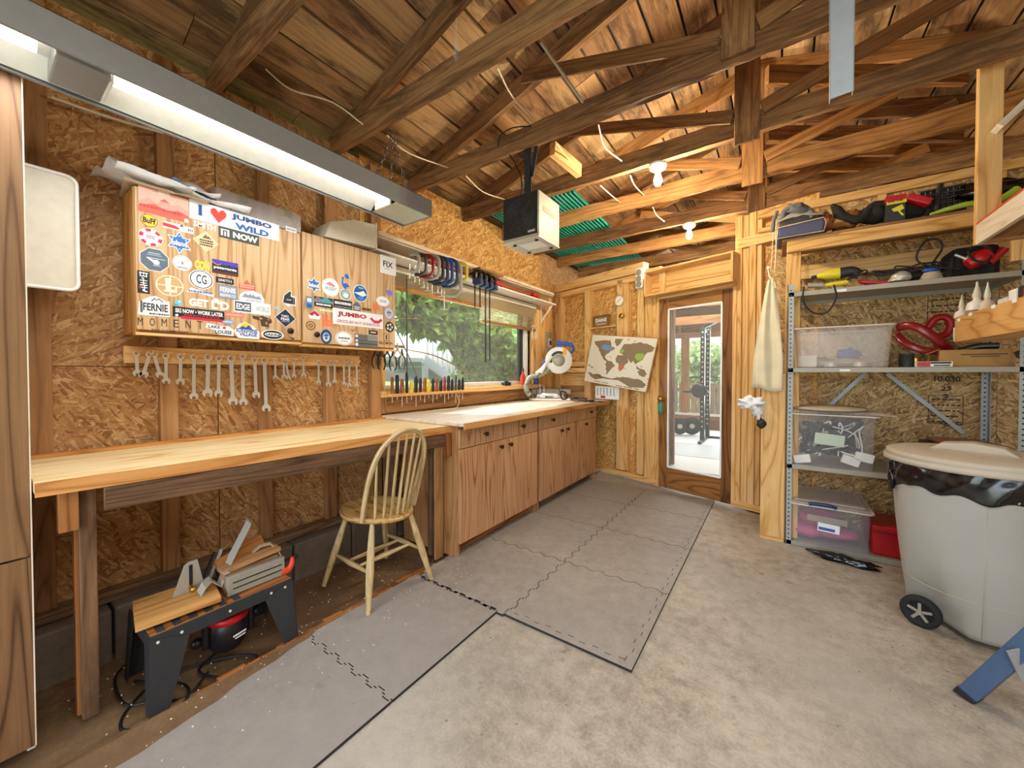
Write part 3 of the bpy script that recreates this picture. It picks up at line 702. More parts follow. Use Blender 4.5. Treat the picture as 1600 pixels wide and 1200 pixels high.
tree('garden_tree', 'leafy green tree close outside the workshop window', 'tree', c0, bl, 5200, .19, [([c0, c0+Vector((.1, -.2, 1.2)), A(700, 540, -4.7), A(640, 470, -4.6)], .06), ([c0+Vector((.1, -.2, 1.2)), A(740, 540, -4.5), A(780, 500, -4.5)], .04), ([A(760, 600, -4.3), A(690, 560, -4.3), A(630, 545, -4.3)], .018), ([A(700, 520, -4.3), A(660, 500, -4.3), A(622, 498, -4.3)], .015)], LEAF)
bl = []
for px, py, r in ((790, 530, 1.3), (815, 545, 1.2), (830, 520, 1.4), (760, 500, 1.5), (815, 580, .8)):
    c = A(px, py, -9); bl.append((tuple(c), (r*.7, r, r*.6)))
c0 = A(805, 600, -9); c0.z = -.3
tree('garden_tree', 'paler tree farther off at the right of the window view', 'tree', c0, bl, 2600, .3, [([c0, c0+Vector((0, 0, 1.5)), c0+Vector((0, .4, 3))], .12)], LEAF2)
# bright bushes seen through the gym window
bl = []
for px, py, r in ((1085, 560, .9), (1110, 590, .8), (1125, 620, .8), (1090, 625, .5), (1065, 580, .6), (1120, 560, .7), (1140, 600, .8)):
    c = PY(px, py, 13); bl.append((tuple(c), (r, .6, r*.7)))
c0 = PY(1110, 600, 13); c0.z = -.3
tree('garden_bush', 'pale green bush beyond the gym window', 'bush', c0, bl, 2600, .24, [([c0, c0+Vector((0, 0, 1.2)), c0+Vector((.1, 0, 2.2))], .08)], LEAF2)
b = MB()
for i in range(26): b.box((-4.2+i*.16, 11.6, -.3), (-4.07+i*.16, 11.63, 1.0))
b.box((-4.2, 11.63, .75), (0, 11.67, .85)); b.box((-4.2, 11.63, .05), (0, 11.67, .15)); thg('garden_fence', b, M['grey_wood'], 'weathered board fence outside the gym window', 'fence', .004)
# white house steps and deck rail outside the window
t = thing('garden_stairs', 'white painted stairs with a rail outside the window', 'stairs', (-6.2, 3.0, -.3))
b = MB()
q0 = A(632, 548, -6.6); q1 = A(720, 605, -5.6)
n = 7
for i in range(n):
    y = q0.y+.42+i*.27-.5; z = q0.z-.22-i*.13
    b.box((-7.2, y, z-.04), (-5.9, y+.30, z)); b.box((-7.2, y+.0, z-.13), (-5.9, y+.02, z-.04))
obj('tread', b, paint('7F92A4'), t, bev=.004)
b = MB()
for i in range(n): y = q0.y+.42+i*.27-.5; z = q0.z-.22-i*.13; b.box((-7.15, y+.021, z-.13), (-5.92, y+.03, z-.045))
obj('riser', b, paint('5F7286'), t)
b = MB(); b.bar((-5.9, q0.y-.1, q0.z-.2), (-5.9, q0.y+1.9, q0.z-1.25), .04, .2); b.bar((-5.9, q0.y-.1, q0.z+.45), (-5.9, q0.y+1.9, q0.z-.5), .05, .06)
for i in range(14): b.box((-5.915, q0.y+i*.14, q0.z-.3-i*.073), (-5.885, q0.y+i*.14+.03, q0.z+.42-i*.07))
b.box((-7.2, q0.y-1.6, q0.z-.26), (-5.9, q0.y+.0, q0.z-.18)); b.box((-5.95, q0.y-.1, -.3), (-5.86, q0.y, q0.z-.2)); b.box((-5.95, q0.y-1.5, -.3), (-5.86, q0.y-1.4, q0.z-.2)); obj('rail', b, paint('B8C2CA'), t, bev=.003)
b = MB(); b.box((-9.6, -1.0, -.3), (-9.2, 4.6, 4.0)); h_ = thing('house', 'pale house wall across the garden', 'house', (-9.4, 2, -.3)); obj('wall', b, paint('A3B0BA'), h_)
b = MB(); b.box((-9.2, 2.9, .6), (-9.17, 3.9, 1.9)); obj('window', b, paint('8FA3B0'), h_)
# parked car glimpsed low at the right of the window
c = A(812, 588, -12); t = thing('parked_car', 'white car parked low beyond the window corner', 'car', (c.x, c.y, -.3))
b = MB(); pr = [(-2.1, .35), (-2.1, .85), (-1.3, .95), (-.7, 1.4), (.8, 1.42), (1.5, .95), (2.1, .9), (2.1, .35)]
b.prism([(c.x-.85, c.y+a, e-.3) for a, e in pr], (1.7, 0, 0)); obj('body', b, paint('F0F2F4', .2), t, bev=.06)
b = MB(); b.prism([(c.x+.852, c.y+a, e-.3) for a, e in [(-1.15, .97), (-.66, 1.33), (.76, 1.35), (1.3, .97)]], (.01, 0, 0)); obj('side_window', b, paint('2A3238', .1), t)
for sy in (-1.3, 1.35):
    b = MB(); b.cyl((c.x+.7, c.y+sy, .03), (c.x+.9, c.y+sy, .03), .33, n=20); obj('wheel', b, M['rubber'], t)
c = A(800, 596, -5.4); bl = [((c.x, c.y+d, c.z-.1), (.3, .35, .16)) for d in (-.3, .1, .5, .9)]
t = thing('flower_bush', 'pink flowering plant low outside the window', 'flowers', (c.x, c.y, -.3)); obj('blossoms', foliage(bl, 500, .09, rnd), paint('C77BA6'), t); obj('leaves', foliage(bl, 500, .1, rnd), LEAF, t)
b = MB(); b.tube([A(560, 440, -2.77), A(618, 480, -2.9), A(660, 500, -2.95), A(700, 540, -2.95), A(765, 580, -2.9), A(815, 625, -2.77)], .006, 6); thg('outdoor_cable', b, M['cable_black'], 'black cable sagging across the window view', 'cable')
b = MB(); b.tube([A(590, 470, -2.77), A(618, 515, -2.95), A(640, 560, -3.0), A(655, 600, -2.95), A(662, 640, -2.77)], .005, 6); thg('outdoor_cable', b, M['cable_black'], 'thin dark cable dropping at the left of the window view', 'cable')
lamp('gym_daylight', 'AREA', (-.8, YB-.15, 1.4), 130, (.92, .98, 1), shape='RECTANGLE', size=2.6, size_y=1.7, rot=(math.radians(-90), 0, 0))
lamp('gym_fill_light', 'AREA', (-.9, 6.6, 2.75), 90, (1, .96, .9), shape='RECTANGLE', size=1.2, size_y=1.2)  # added soft fill to brighten the gym room, no lamp hangs there
# ================================================================ FLOOR MATS
def tooth(n, amp): # jigsaw edge profile along 0..1
    pts = []
    for i in range(n):
        a = (i+.18)/n; c = (i+.82)/n; e = .06/n
        sg = 1 if i % 2 == 0 else -1
        pts += [(a, 0), (a-e, sg*amp), (c+e, sg*amp), (c, 0)]
    return pts
def mat_tile(x0, x1, y0, y1, teeth, label):
    N = 12; amp = .011; g = .0022; P = []
    def side(p, q, on, sgn):
        d = Vector(q)-Vector(p); L = d.length; d.normalize(); nn = Vector((-d.y, d.x))*sgn
        P.append(Vector(p))
        if on:
            for t, o in tooth(N, amp): P.append(Vector(p)+d*(t*L)+nn*o)
    side((x0+g, y0+g), (x1-g, y0+g), teeth[0], 1); side((x1-g, y0+g), (x1-g, y1-g), teeth[1], 1)
    side((x1-g, y1-g), (x0+g, y1-g), teeth[2], 1); side((x0+g, y1-g), (x0+g, y0+g), teeth[3], 1)
    b = MB(); n = len(P); z = .0125
    vs = [(p.x, p.y, z) for p in P]; vb = [(p.x, p.y, .0005) for p in P]
    b.add(vs, [tuple(range(n))], 0, (1, 0, 0)); b.add(vs+vb, [(i, n+i, n+(i+1) % n, (i+1) % n) for i in range(n)], 1, (0, 0, 1))
    o = obj('foam_mat_tile', b, [M['mat'], M['mat_edge']]); tag(o, label, 'floor mat', 'grey interlocking floor mats')
X0, X1, X2, X3 = -.49, -1.15, -1.81, -1.86
rows = [(1.59, 2.27), (2.27, 2.94), (2.94, 3.61), (3.61, 4.22)]
tl = ['nearest', 'second', 'third', 'farthest']
for i, (a, c) in enumerate(rows):
    mat_tile(X1, X0, a, c, (i > 0, 0, i < 3, 1), ['grey mat tile at the free corner nearest the camera', 'grey mat tile second along the outer edge towards the door', 'grey mat tile third along the outer edge towards the door', 'grey mat tile in front of the glass door'][i])
    mat_tile(X2, X1, a, c, (1, 1, i < 3, 0), ['grey mat tile in front of the chair legs and first cabinet', 'grey mat tile before the left base cabinet doors', 'grey mat tile before the right base cabinet doors', 'grey mat tile at the far end of the base cabinets'][i])
mat_tile(-1.84, -1.20, .92, 1.59, (1, 0, 1, 0), 'grey mat tile behind the router table, under the chair')
mat_tile(-1.84, -1.20, .24, .92, (1, 0, 1, 0), 'grey mat tile at the bottom of the photo beside the bench leg')
mat_tile(-1.84, -1.20, -.44, .24, (0, 0, 1, 0), 'grey mat tile nearest the tall cabinet')
# border strips with their dashed slots
for (xa_, xb_, ya, yb, lb) in ((X0, X0+.0, 1.59, 4.2, ''),):
    b = MB()
    for k in range(38):
        y = 1.63+k*.066
        if y < 4.15: b.box((X0-.045+(.012 if k % 2 else 0), y, .0126), (X0-.042+(.012 if k % 2 else 0), y+.03, .0131))
    for k in range(10):
        x = X1+.03+k*.062; b.box((x, 1.625+(.01 if k % 2 else 0), .0126), (x+.03, 1.628+(.01 if k % 2 else 0), .0131))
    o = obj('mat_edging_slots', b, M['mat_edge']); tag(o, 'dashed line of slots along the outer mat edging', 'mat edging', kind='stuff')
# crumbs and sawdust lying about
b = MB(); rr = random.Random(3)
for _ in range(260):
    x = rr.uniform(-2.35, -1.5); y = rr.uniform(.2, 1.9); s = rr.uniform(.001, .0038); b.obox((x, y, .0145 if x > -1.86 else .012), (rr.random()-.5, rr.random()-.5, 0.01), (0, 0, 1), (1, 0, 0), s, s*.4, s*.5) if False else b.obox((x, y, .0145 if x > -1.86 else .014), (math.cos(s*999), math.sin(s*999), 0), (-math.sin(s*999), math.cos(s*999), 0), (0, 0, 1), s, s*.6, .001)
tag(obj('wood_crumbs', b, M['ply']), 'scattered wood crumbs and shavings on the floor near the bench', 'wood shavings', kind='stuff')
b = MB(); rr = random.Random(8)
pts = [(-1.87, -1.2)]+[(-1.44+.05*math.sin(i*1.9)+.03*math.sin(i*5.3)-.017*i, -1.2+i*.125) for i in range(18)]+[(-1.87, 1.02)]
b.add([(x, y, .0008) for x, y in pts], [tuple(range(len(pts)))]); obj('dust_layer', b, M['dirt'], floor, label='brown dust drifted over the slab beside the mats')
b = MB()
pts = [(-1.85, -.44)]+[(-1.60-.012*i-.007*math.sin(i*2.3)-.004*math.sin(i*5.1), -.44+i*.075) for i in range(19)]+[(-1.85, 1.0)]
vs = [(x, y, .0131) for x, y in pts]; b.add(vs, [tuple(range(len(pts)))]); o = obj('dust_drift', b, M['dirt']); tag(o, 'brown dust drifted over the bench side edge of the mats', 'dust', kind='stuff')
# ================================================================ TALL CABINET at the left edge
t = thing('tall_cabinet', 'tall oak cabinet cut off by the left edge of the photo', 'cabinet', (-2.33, -.35, 0))
cx1 = -2.03; yE = PX(46, 600, cx1).y
b = MB(); b.box((-2.44, yE-.02, 0), (cx1-.022, yE-.001, 2.62)); b.box((-2.44, -.8, 0), (cx1-.022, -.78, 2.62)); b.box((-2.44, -.8, 2.6), (cx1-.022, yE-.001, 2.62)); b.box((-2.44, -.8, 0), (-2.42, yE-.001, 2.62)); b.box((-2.44, -.8, .06), (cx1-.022, yE-.001, .08))
obj('carcass', b, M['white'], t, bev=.002)
zs = PX(20, 877, cx1).z
b = MB(); b.box((cx1-.02, -.8, zs+.003), (cx1, yE-.004, 2.62), 0, (0, 0, 1)); obj('door', b, M['oak'], t, bev=.002)
b = MB(); b.box((cx1-.02, -.8, .02), (cx1, yE-.004, zs-.003), 0, (0, 0, 1)); obj('door', b, M['oak'], t, bev=.002)
b = MB(); b.box((cx1-.02, yE-.004, .02), (cx1+.0, yE-.0005, 2.62)); obj('edge_band', b, M['ply'], t, label='pale worn edge band')
# white cover on the wall beside it
a0, a1, a2, a3 = PX(26, 250, -2.42), PX(119, 279, -2.42), PX(121, 455, -2.42), PX(34, 446, -2.42)
ya, yb, z0, z1 = .06, a1.y, a2.z, a1.z
b = MB()
def rrect(y0, y1, z0, z1, r, X):
    out = []
    for cy, cz, s in ((y1-r, z1-r, 0), (y0+r, z1-r, 1), (y0+r, z0+r, 2), (y1-r, z0+r, 3)):
        for k in range(7): a = math.pi/2*(s+k/6); out.append((X, cy+r*math.cos(a), cz+r*math.sin(a)))
    return out
b.prism(rrect(ya, yb, z0, z1, .03, -2.47), (.05, 0, 0)); o = thg('plastic_cover', b, M['offwhite'], 'cream rounded plastic cover hung beside the tall cabinet', 'plastic cover', .006)
b = MB(); pr = rrect(ya, yb, z0, z1, .03, -2.418); b.tube(pr, .007, 8, closed=True, sub=1); obj('rim', b, M['white'], o, label='white raised rim')
b = MB(); b.box((WX, .15, 1.84), (-2.47, .19, 1.88)); obj('hook', b, M['steel'], o)
# ================================================================ WORKBENCH
P1, P2 = PZ(43, 757, .91), PZ(711, 664, .91)
fx = lambda y: P1.x+(P2.x-P1.x)*(y-P1.y)/(P2.y-P1.y)
t = thing('workbench', 'long pale workbench along the left wall', 'workbench', (-2.3, 1.0, 0))
y0, y1 = yE+.003, 1.925
def strip(u0, u1, z0, z1, ya=None, yb_=None):
    ya = y0 if ya is None else ya; yb_ = y1 if yb_ is None else yb_
    q = lambda u, y: WX+.048+(fx(y)-WX-.048)*u
    return [(q(u0, ya), ya, z0), (q(u1, ya), ya, z0), (q(u1, yb_), yb_, z0), (q(u0, yb_), yb_, z0)], (0, 0, z1-z0)
b = MB()
for u0, u1 in ((0.07, .38), (.382, .69), (.692, .995)):
    p, v = strip(u0, u1, .872, .91); b.prism(p, v, 0, (0, 1, 0))
obj('top_board', b, M['bench'], t, bev=.002)
b = MB(); p, v = strip(.996, 1.0, .862, .9095); b.prism(p, v, 0, (0, 1, 0)); p, v = strip(.0, .065, .872, .925); b.prism(p, v, 0, (0, 1, 0)); obj('edge_strip', b, M['bench_edge'], t, label='darker edge strip')
b = MB(); p, v = strip(.95, .99, .775, .861, P1.y+.17, 1.93); b.prism(p, v, 0, (0, 1, 0)); obj('apron', b, M['grey_wood'], t, bev=.003)
b = MB(); lx = fx(.25)-.09
l0, l1 = PX(119, 900, lx).y, PX(153, 900, lx).y
b.box((lx-.04, l0+.01, 0), (lx, l1, .868)); obj('leg', b, M['grey_wood'], t, bev=.004)
b = MB(); b.box((lx-.085, l0-.0, 0), (lx-.045, l0+.03, .868)); obj('leg', b, M['brown'], t, bev=.004)
b = MB(); k0, k1 = PX(91, 800, lx+.03).y, PX(124, 800, lx+.03).y; b.box((lx-.01, k0, PX(100, 833, lx+.03).z), (lx+.03, k1, .868)); obj('bracket_block', b, M['brown'], t, bev=.003)
ry = 1.885
b = MB(); b.box((fx(ry)-.14, ry-.07, .012), (fx(ry)-.10, ry, .868)); obj('leg', b, M['grey_wood'], t, bev=.004)
b = MB(); b.box((fx(ry)-.09, ry-.0, .012), (fx(ry)-.05, ry+.035, .868)); b.box((fx(ry)-.05, ry-.10, .012), (fx(ry)-.03, ry-.03, .868)); obj('leg', b, M['stud'], t, bev=.004)
b = MB(); b.box((fx(ry)-.06, ry-.03, .70), (fx(ry)-.0, ry+.03, .868)); obj('bracket_block', b, M['brown'], t, bev=.003)
b = MB(); b.box((-2.44, ry-.09, .012), (-2.40, ry, .868)); obj('leg', b, M['grey_wood'], t, bev=.004)
# ================================================================ COUNTER
CX1 = -1.70; CYa = 1.88
endw = lambda x: WA.y+(x-WA.x)*(WD.y/WD.x)
b = MB(); b.prism([(WX+.056, CYa, .9115), (CX1, CYa, .9115), (CX1, endw(CX1)-.01, .9115), (WX+.056, endw(WX+.056)-.012, .9115)], (0, 0, .0235), 0, (0, 1, 0))
wt = thg('countertop', b, M['ply'], 'pale plywood countertop under the window', 'countertop', .003)
b = MB(); b.box((CX1, CYa, .893), (CX1+.014, 2.93, .937)); b.box((CX1, 2.935, .893), (CX1+.014, endw(CX1+.014)-.01, .937)); obj('front_edge', b, M['oak_side'], wt, bev=.002, label='brown front edging')
KX = -1.76
def knob(parent, y, z, X=KX, r=.016):
    b = MB(); b.lathe((X, y, z), [(.007, 0), (.007, .014), (r, .02), (r*1.08, .027), (r*.8, .034), (.001, .036)], 16, 0, (1, 0, 0), cap=False); return obj('knob', b, M['bronze'], parent)
def base_cab(label, ya, yb, doors, drawers, dk, wk, kick):
    t = thing('base_cabinet', label, 'cabinet', (-2.05, (ya+yb)/2, 0), 'base cabinets under the window counter')
    b = MB(); th = .018; X0_, X1_ = -2.34, KX-.019
    b.box((X0_, ya, .0), (X1_, ya+th, .911)); b.box((X0_, yb-th, .0), (X1_, yb, .911)); b.box((X0_, ya+th, .09), (X1_, yb-th, .108)); b.box((X0_, ya+th, .108), (X0_+.01, yb-th, .893)); b.box((X1_-.02, ya+th, .84), (X1_, yb-th, .911)); b.box((X1_-.02, ya+th, .735), (X1_, yb-th, .755))
    obj('carcass', b, M['stud'], t, bev=.001)
    b = MB(); b.box((KX-.09, ya+th, 0.013 if not kick else .013), (KX-.075, yb-th, .095)); obj('toe_kick', b, M['grey_wood'] if kick else M['brown'], t)
    for a, c, ky in doors:
        b = MB(); b.box((KX-.018, a+.002, .10), (KX, c-.002, .748), 0, (0, 0, 1)); d = obj('door', b, M['oak_red'], t, bev=.002)
        knob(d, ky, .70)
    for a, c, ky in drawers:
        b = MB(); b.box((KX-.018, a+.002, .754), (KX, c-.002, .886), 0, (0, 0, 1)); d = obj('drawer', b, M['oak_red'], t, bev=.002)
        knob(d, ky, .825)
    return t
yy = lambda px, py=680: PX(px, py, KX).y
base_cab('left oak base cabinet with two doors and two drawers', yy(718.5), yy(840), [(yy(718.5), yy(787.5), yy(781)), (yy(787.8), yy(840), yy(795.5))], [(yy(718.5), yy(787.5), yy(757)), (yy(787.8), yy(840), yy(815))], 0, 0, 0)
base_cab('right oak base cabinet with three doors reaching the far corner', yy(843.5), yy(932), [(yy(844), yy(879), yy(876)), (yy(879.3), yy(908), yy(885.2)), (yy(908.4), yy(931.5), yy(914))], [(yy(844), yy(879), yy(862)), (yy(879.3), yy(931.5), yy(921.5))], 0, 0, 1)
# ================================================================ CHAIR
def chair():
    t = thing('windsor_chair', 'worn cream windsor chair with a spindle back at the bench', 'chair', (0, 0, 0))
    # local: +x = back of the chair, seat centre at origin
    b = MB(); n = 36; prof = []
    def rad(a): return .205+.012*math.cos(2*a)+.006*math.cos(4*a)
    for zz, k in ((.425, .90), (.432, .97), (.445, 1.0), (.455, .985), (.458, .93)):
        prof.append([(rad(2*math.pi*i/n)*k*math.cos(2*math.pi*i/n)*1.14-.018, rad(2*math.pi*i/n)*k*math.sin(2*math.pi*i/n)*1.02, zz) for i in range(n)])
    for zz, k in ((.454, .8), (.446, .6), (.442, .4), (.444, .2)):
        prof.append([(rad(2*math.pi*i/n)*k*math.cos(2*math.pi*i/n)*1.14-.018, rad(2*math.pi*i/n)*k*math.sin(2*math.pi*i/n)*1.02, zz) for i in range(n)])
    vs = [v for p in prof for v in p]; m = len(prof)
    b.add(vs, [(j*n+i, j*n+(i+1) % n, (j+1)*n+(i+1) % n, (j+1)*n+i) for j in range(m-1) for i in range(n)]+[tuple(range((m-1)*n, m*n)), tuple(range(n-1, -1, -1))], 0, (1, 0, 0), True)
    obj('seat', b, M['chair_seat'], t)
    legs = {}
    for sx, sy in ((-1, -1), (-1, 1), (1, -1), (1, 1)):
        top = Vector((sx*.125, sy*.125, .428)); bot = Vector((sx*(.235 if sx < 0 else .22), sy*.215, 0.0))
        b = MB(); pts = [top.lerp(bot, k) for k in (0, .12, .3, .55, .75, 1)]
        b.tube(pts, .017, 12, sub=3, rs=[.012, .016, .0195, .0215, .018, .0125]); obj('leg', b, M['chair'], t); legs[(sx, sy)] = (top, bot)
    at = lambda k, h: legs[k][0].lerp(legs[k][1], h)
    for sy in (-1, 1):
        p, q = at((-1, sy), .56), at((1, sy), .56); b = MB(); b.tube([p.lerp(q, k) for k in (0, .25, .5, .75, 1)], .01, 10, rs=[.008, .011, .016, .011, .008]); obj('stretcher', b, M['chair'], t)
    p = at((-1, -1), .56).lerp(at((1, -1), .56), .4); q = at((-1, 1), .56).lerp(at((1, 1), .56), .4); b = MB(); b.tube([p.lerp(q, k) for k in (0, .25, .5, .75, 1)], .01, 10, rs=[.008, .011, .016, .011, .008]); obj('stretcher', b, M['chair'], t)
    p = at((-1, -1), .56).lerp(at((1, -1), .56), .68); q = at((-1, 1), .56).lerp(at((1, 1), .56), .68); b = MB(); b.tube([p.lerp(q, k) for k in (0, .25, .5, .75, 1)], .01, 10, rs=[.008, .011, .016, .011, .008]); obj('stretcher', b, M['chair'], t)
    # hoop: y across, rising in a plane leaning back (+x)
    base = .458; Hh = .50; lean = .25; x0 = .105
    def hoop(a): # a 0..1
        th = math.pi*(1-a); y = .175*math.cos(th)*(1+.22*math.sin(th)); s = math.sin(th)
        z = (s**.62)*Hh
        return Vector((x0+.055*s+lean*z*.95, y, base-.012+z))
    b = MB(); b.tube([hoop(i/24) for i in range(25)], .0145, 12, sub=2, flat=None); obj('back_hoop', b, M['chair'], t)
    for k in range(7):
        u = (k-3)/3; y0 = u*.115; yt = u*.158
        # top meets the hoop where its y equals yt
        best = min((hoop(i/200) for i in range(20, 181)), key=lambda p: abs(p.y-yt))
        x_b = math.sqrt(max(.0, .178**2-y0**2))*1.0
        b = MB(); p = Vector((x_b, y0, .45)); b.tube([p.lerp(best, j/4) for j in range(5)], .007, 8, rs=[.0085, .0095, .0085, .0075, .0055]); obj('spindle', b, M['chair'], t)
    return t
ch = chair(); ch.location = (-1.945, 1.40, .012); ch.rotation_euler = (0, 0, math.radians(-2)); ch.scale = (1, 1, 1)
# ================================================================ ROUTER TABLE
t = thing('router_table', 'low black router table with splayed legs beneath the bench', 'router table', (0, 0, 0))
zt = .30; Lx, Ly = .15, .25          # half depth, half length  (local: x towards room, y along the wall)
b = MB(); b.box((-Lx, -Ly, zt-.012), (Lx, Ly, zt)); obj('table_top', b, M['brown'], t, bev=.002)
b = MB()
for k in range(6): b.box((-Lx+.005, -Ly+.02+k*.05, zt), (Lx-.005, -Ly+.045+k*.05, zt+.003))
b.box((Lx-.001, -Ly, zt-.055), (Lx+.004, Ly, zt-.002)); b.box((-Lx-.004, -Ly, zt-.055), (-Lx+.001, Ly, zt-.002)); b.box((-Lx, -Ly-.004, zt-.055), (Lx, -Ly+.001, zt-.002)); b.box((-Lx, Ly-.001, zt-.055), (Lx, Ly+.004, zt-.002)); obj('skirt', b, M['charcoal'], t, bev=.001)
for sx in (-1, 1):
    for sy in (-1, 1):
        b = MB(); x = sx*(Lx+.006); yo = sy*(Ly+.005); yi = sy*(Ly-.115)
        b.prism([(x, yo, zt-.01), (x, yi, zt-.05), (x+sx*.03, yo-sy*.045, .0), (x+sx*.03, yo+sy*.01, .0)] if sx*sy < 0 else [(x, yi, zt-.05), (x, yo, zt-.01), (x+sx*.03, yo+sy*.01, .0), (x+sx*.03, yo-sy*.045, .0)], (-sx*.003, 0, 0), 0, (0, 0, 1))
        b.prism([(x, yo, zt-.01), (x-sx*.07, yo, zt-.04), (x-sx*.012, yo+sy*.01, 0), (x+sx*.03, yo+sy*.01, 0)], (0, -sy*.003, 0), 0, (0, 0, 1))
        obj('leg', b, M['charcoal'], t)
b = MB()
for y in (-Ly+.02, -Ly+.09, 0, Ly-.09, Ly-.03): b.ball((Lx+.008, y, zt-.03), .006)
obj('screw', b, M['alu'], t)
q0, q1 = PZ(262, 1104, 0), PZ(452, 1003, 0); 
t.location = ((q0.x+q1.x)/2-Lx-.02, (q0.y+q1.y)/2-.01, -.012)
RT = Vector(t.location)
def rt(x, y, z): return (RT.x+x, RT.y+y, RT.z+zt+z)
# things on the router table
b = MB(); b.obox(rt(.0, -.135, .025), (.15, 1, .02), (-1, .15, 0), (0, -.02, 1), .13, .12, .011); thg('wooden_board', b, M['oak_side'], 'short brown board lying on the left end of the router table', 'board', .002)
t2 = thing('fence_jig', 'grey slotted fence block of the router table with wooden strips', 'fence jig', rt(.03, .13, 0))
b = MB(); b.box(rt(.07, .01, .003), rt(.10, .245, .09)); obj('face_plate', b, M['shelf_metal'], t2, bev=.003)
b = MB(); b.box(rt(.1005, .03, .03), rt(.103, .23, .034)); b.box(rt(.1005, .03, .056), rt(.103, .23, .060)); obj('slot', b, M['black'], t2)
b = MB(); b.obox(rt(.04, .12, .115), (0, 1, .08), (1, 0, 0), (0, -.08, 1), .12, .035, .010); b.obox(rt(.045, .12, .05), (0, 1, 0), (1, 0, 0), (0, 0, 1), .11, .02, .045); obj('wooden_strip', b, M['stud'], t2, bev=.002)
b = MB(); b.box(rt(.06, .0, .106), rt(.098, .02, .11)); obj('metal_lip', b, M['alu'], t2)
# upright aluminium pieces
t2 = thing('mitre_bracket', 'slotted grey bracket standing on the left board', 'bracket', rt(-.03, -.11, .037))
b = MB(); bs = Vector(rt(-.02, -.09, .037)); b.prism([bs+Vector((0, -.055, 0)), bs+Vector((0, .055, 0)), bs+Vector((0, .03, .13)), bs+Vector((0, .0, .13)), bs+Vector((0, -.015, .12))], (-.006, 0, 0)); obj('plate', b, M['shelf_metal'], t2, bev=.001)
b = MB(); b.box(tuple(bs+Vector((.0005, .0, .03))), tuple(bs+Vector((.002, .012, .115)))); obj('slot', b, M['black'], t2)
b = MB(); b.cyl(bs+Vector((0, .005, .02)), bs+Vector((.03, .005, .02)), .009); b.ball(bs+Vector((.033, .005, .02)), .012); obj('thumb_screw', b, M['brass'], t2)
def strap(name, label, pts, w, th, mat, cat):
    mb = MB(); pts = [Vector(p) for p in pts]; Nn = []
    wv_ = Vector(w); vs = []
    for i, p in enumerate(pts):
        d = (pts[min(i+1, len(pts)-1)]-pts[max(i-1, 0)]).normalized(); nn = d.cross(wv_).normalized()*th
        vs += [p-wv_-nn, p+wv_-nn, p+wv_+nn, p-wv_+nn]
    fs = [(0, 1, 2, 3)]+[(i*4+k, i*4+(k+1) % 4, i*4+4+(k+1) % 4, i*4+4+k) for i in range(len(pts)-1) for k in range(4)]+[tuple((len(pts)-1)*4+k for k in (3, 2, 1, 0))]
    mb.add(vs, fs); return thg(name, mb, M[mat], label, cat)
strap('bent_metal_bar', 'long bent alloy bar leaning up from the router table', [rt(.03, -.05, .04), rt(.05, -.075, .045), rt(.055, -.06, .075), rt(.03, -.03, .08), rt(.04, .0, .045), rt(.02, .05, .14), rt(.0, .12, .25), rt(-.01, .135, .27), rt(-.04, .14, .275)], (.024, 0, -.004), .0018, 'alu', 'metal bar')
strap('thin_metal_strip', 'dark narrow strip leaning behind the bent alloy bar', [rt(-.10, -.03, .01), rt(-.11, .03, .14)], (.012, 0, 0), .002, 'steel_dark', 'metal strip')
strap('thin_metal_strip', 'pale narrow strip leaning behind the bent alloy bar', [rt(-.08, -.01, .01), rt(-.09, .05, .15)], (.012, 0, 0), .002, 'alu', 'metal strip')
b = MB(); b.obox(rt(-.05, .12, .10), (0, 1, .35), (1, 0, 0), (0, -.35, 1), .10, .015, .05); thg('brown_offcut', b, M['brown'], 'brown board offcut standing behind the grey fence block', 'offcut', .004)
b = MB(); b.obox(rt(-.09, .14, .13), (0, .5, 1), (0, 1, -.5), (1, 0, 0), .085, .035, .008); thg('wooden_handle', b, M['stud'], 'rounded wooden handle leaning behind the fence block', 'offcut', .012)  # a loose wooden handle
t2 = thing('spring_clamp', 'orange plastic clamp at the right end of the router table', 'clamp', rt(.08, .25, 0))
b = MB(); b.tube([rt(.085, .235, .02), rt(.09, .26, .015), rt(.09, .28, .035), rt(.09, .285, .07)], .014, 8, rs=[.02, .018, .014, .009]); obj('jaw', b, M['orange'], t2)
b = MB(); b.cyl(rt(.08, .255, .06), rt(.08, .30, .062), .006); b.ball(rt(.08, .305, .062), .011); obj('screw', b, M['black'], t2)
strap('leather_strip', 'tan curled strap over the fence block', [rt(.0, .14, .12), rt(.02, .17, .15), rt(.03, .21, .15), rt(.04, .24, .11), rt(.06, .25, .07)], (.014, -.004, 0), .0018, 'tan', 'strap')
# router hanging underneath
t2 = thing('router', 'black router motor with a red collar under the table', 'router', rt(.0, .06, -.27))
c = Vector(rt(.03, .03, -.045))
b = MB(); b.lathe(c+Vector((0, 0, -.21)), [(.03, 0), (.055, .01), (.075, .04), (.08, .10), (.078, .13), (.07, .14)], 26); obj('motor', b, M['black'], t2)
b = MB(); b.lathe(c+Vector((0, 0, -.075)), [(.078, 0), (.083, .006), (.083, .025), (.075, .03)], 26); obj('collar', b, M['red'], t2, label='red ring')
b = MB(); b.lathe(c+Vector((0, 0, -.045)), [(.06, 0), (.06, .03), (.085, .033), (.085, .045)], 22); b.cyl(c+Vector((.02, .085, -.16)), c+Vector((.02, .085, -.04)), .014); b.cyl(c+Vector((.02, -.085, -.16)), c+Vector((.02, -.085, -.04)), .014); obj('base', b, M['black'], t2)
b = MB(); b.ball(c+Vector((.0, -.11, -.13)), .022); obj('handle', b, M['black'], t2)
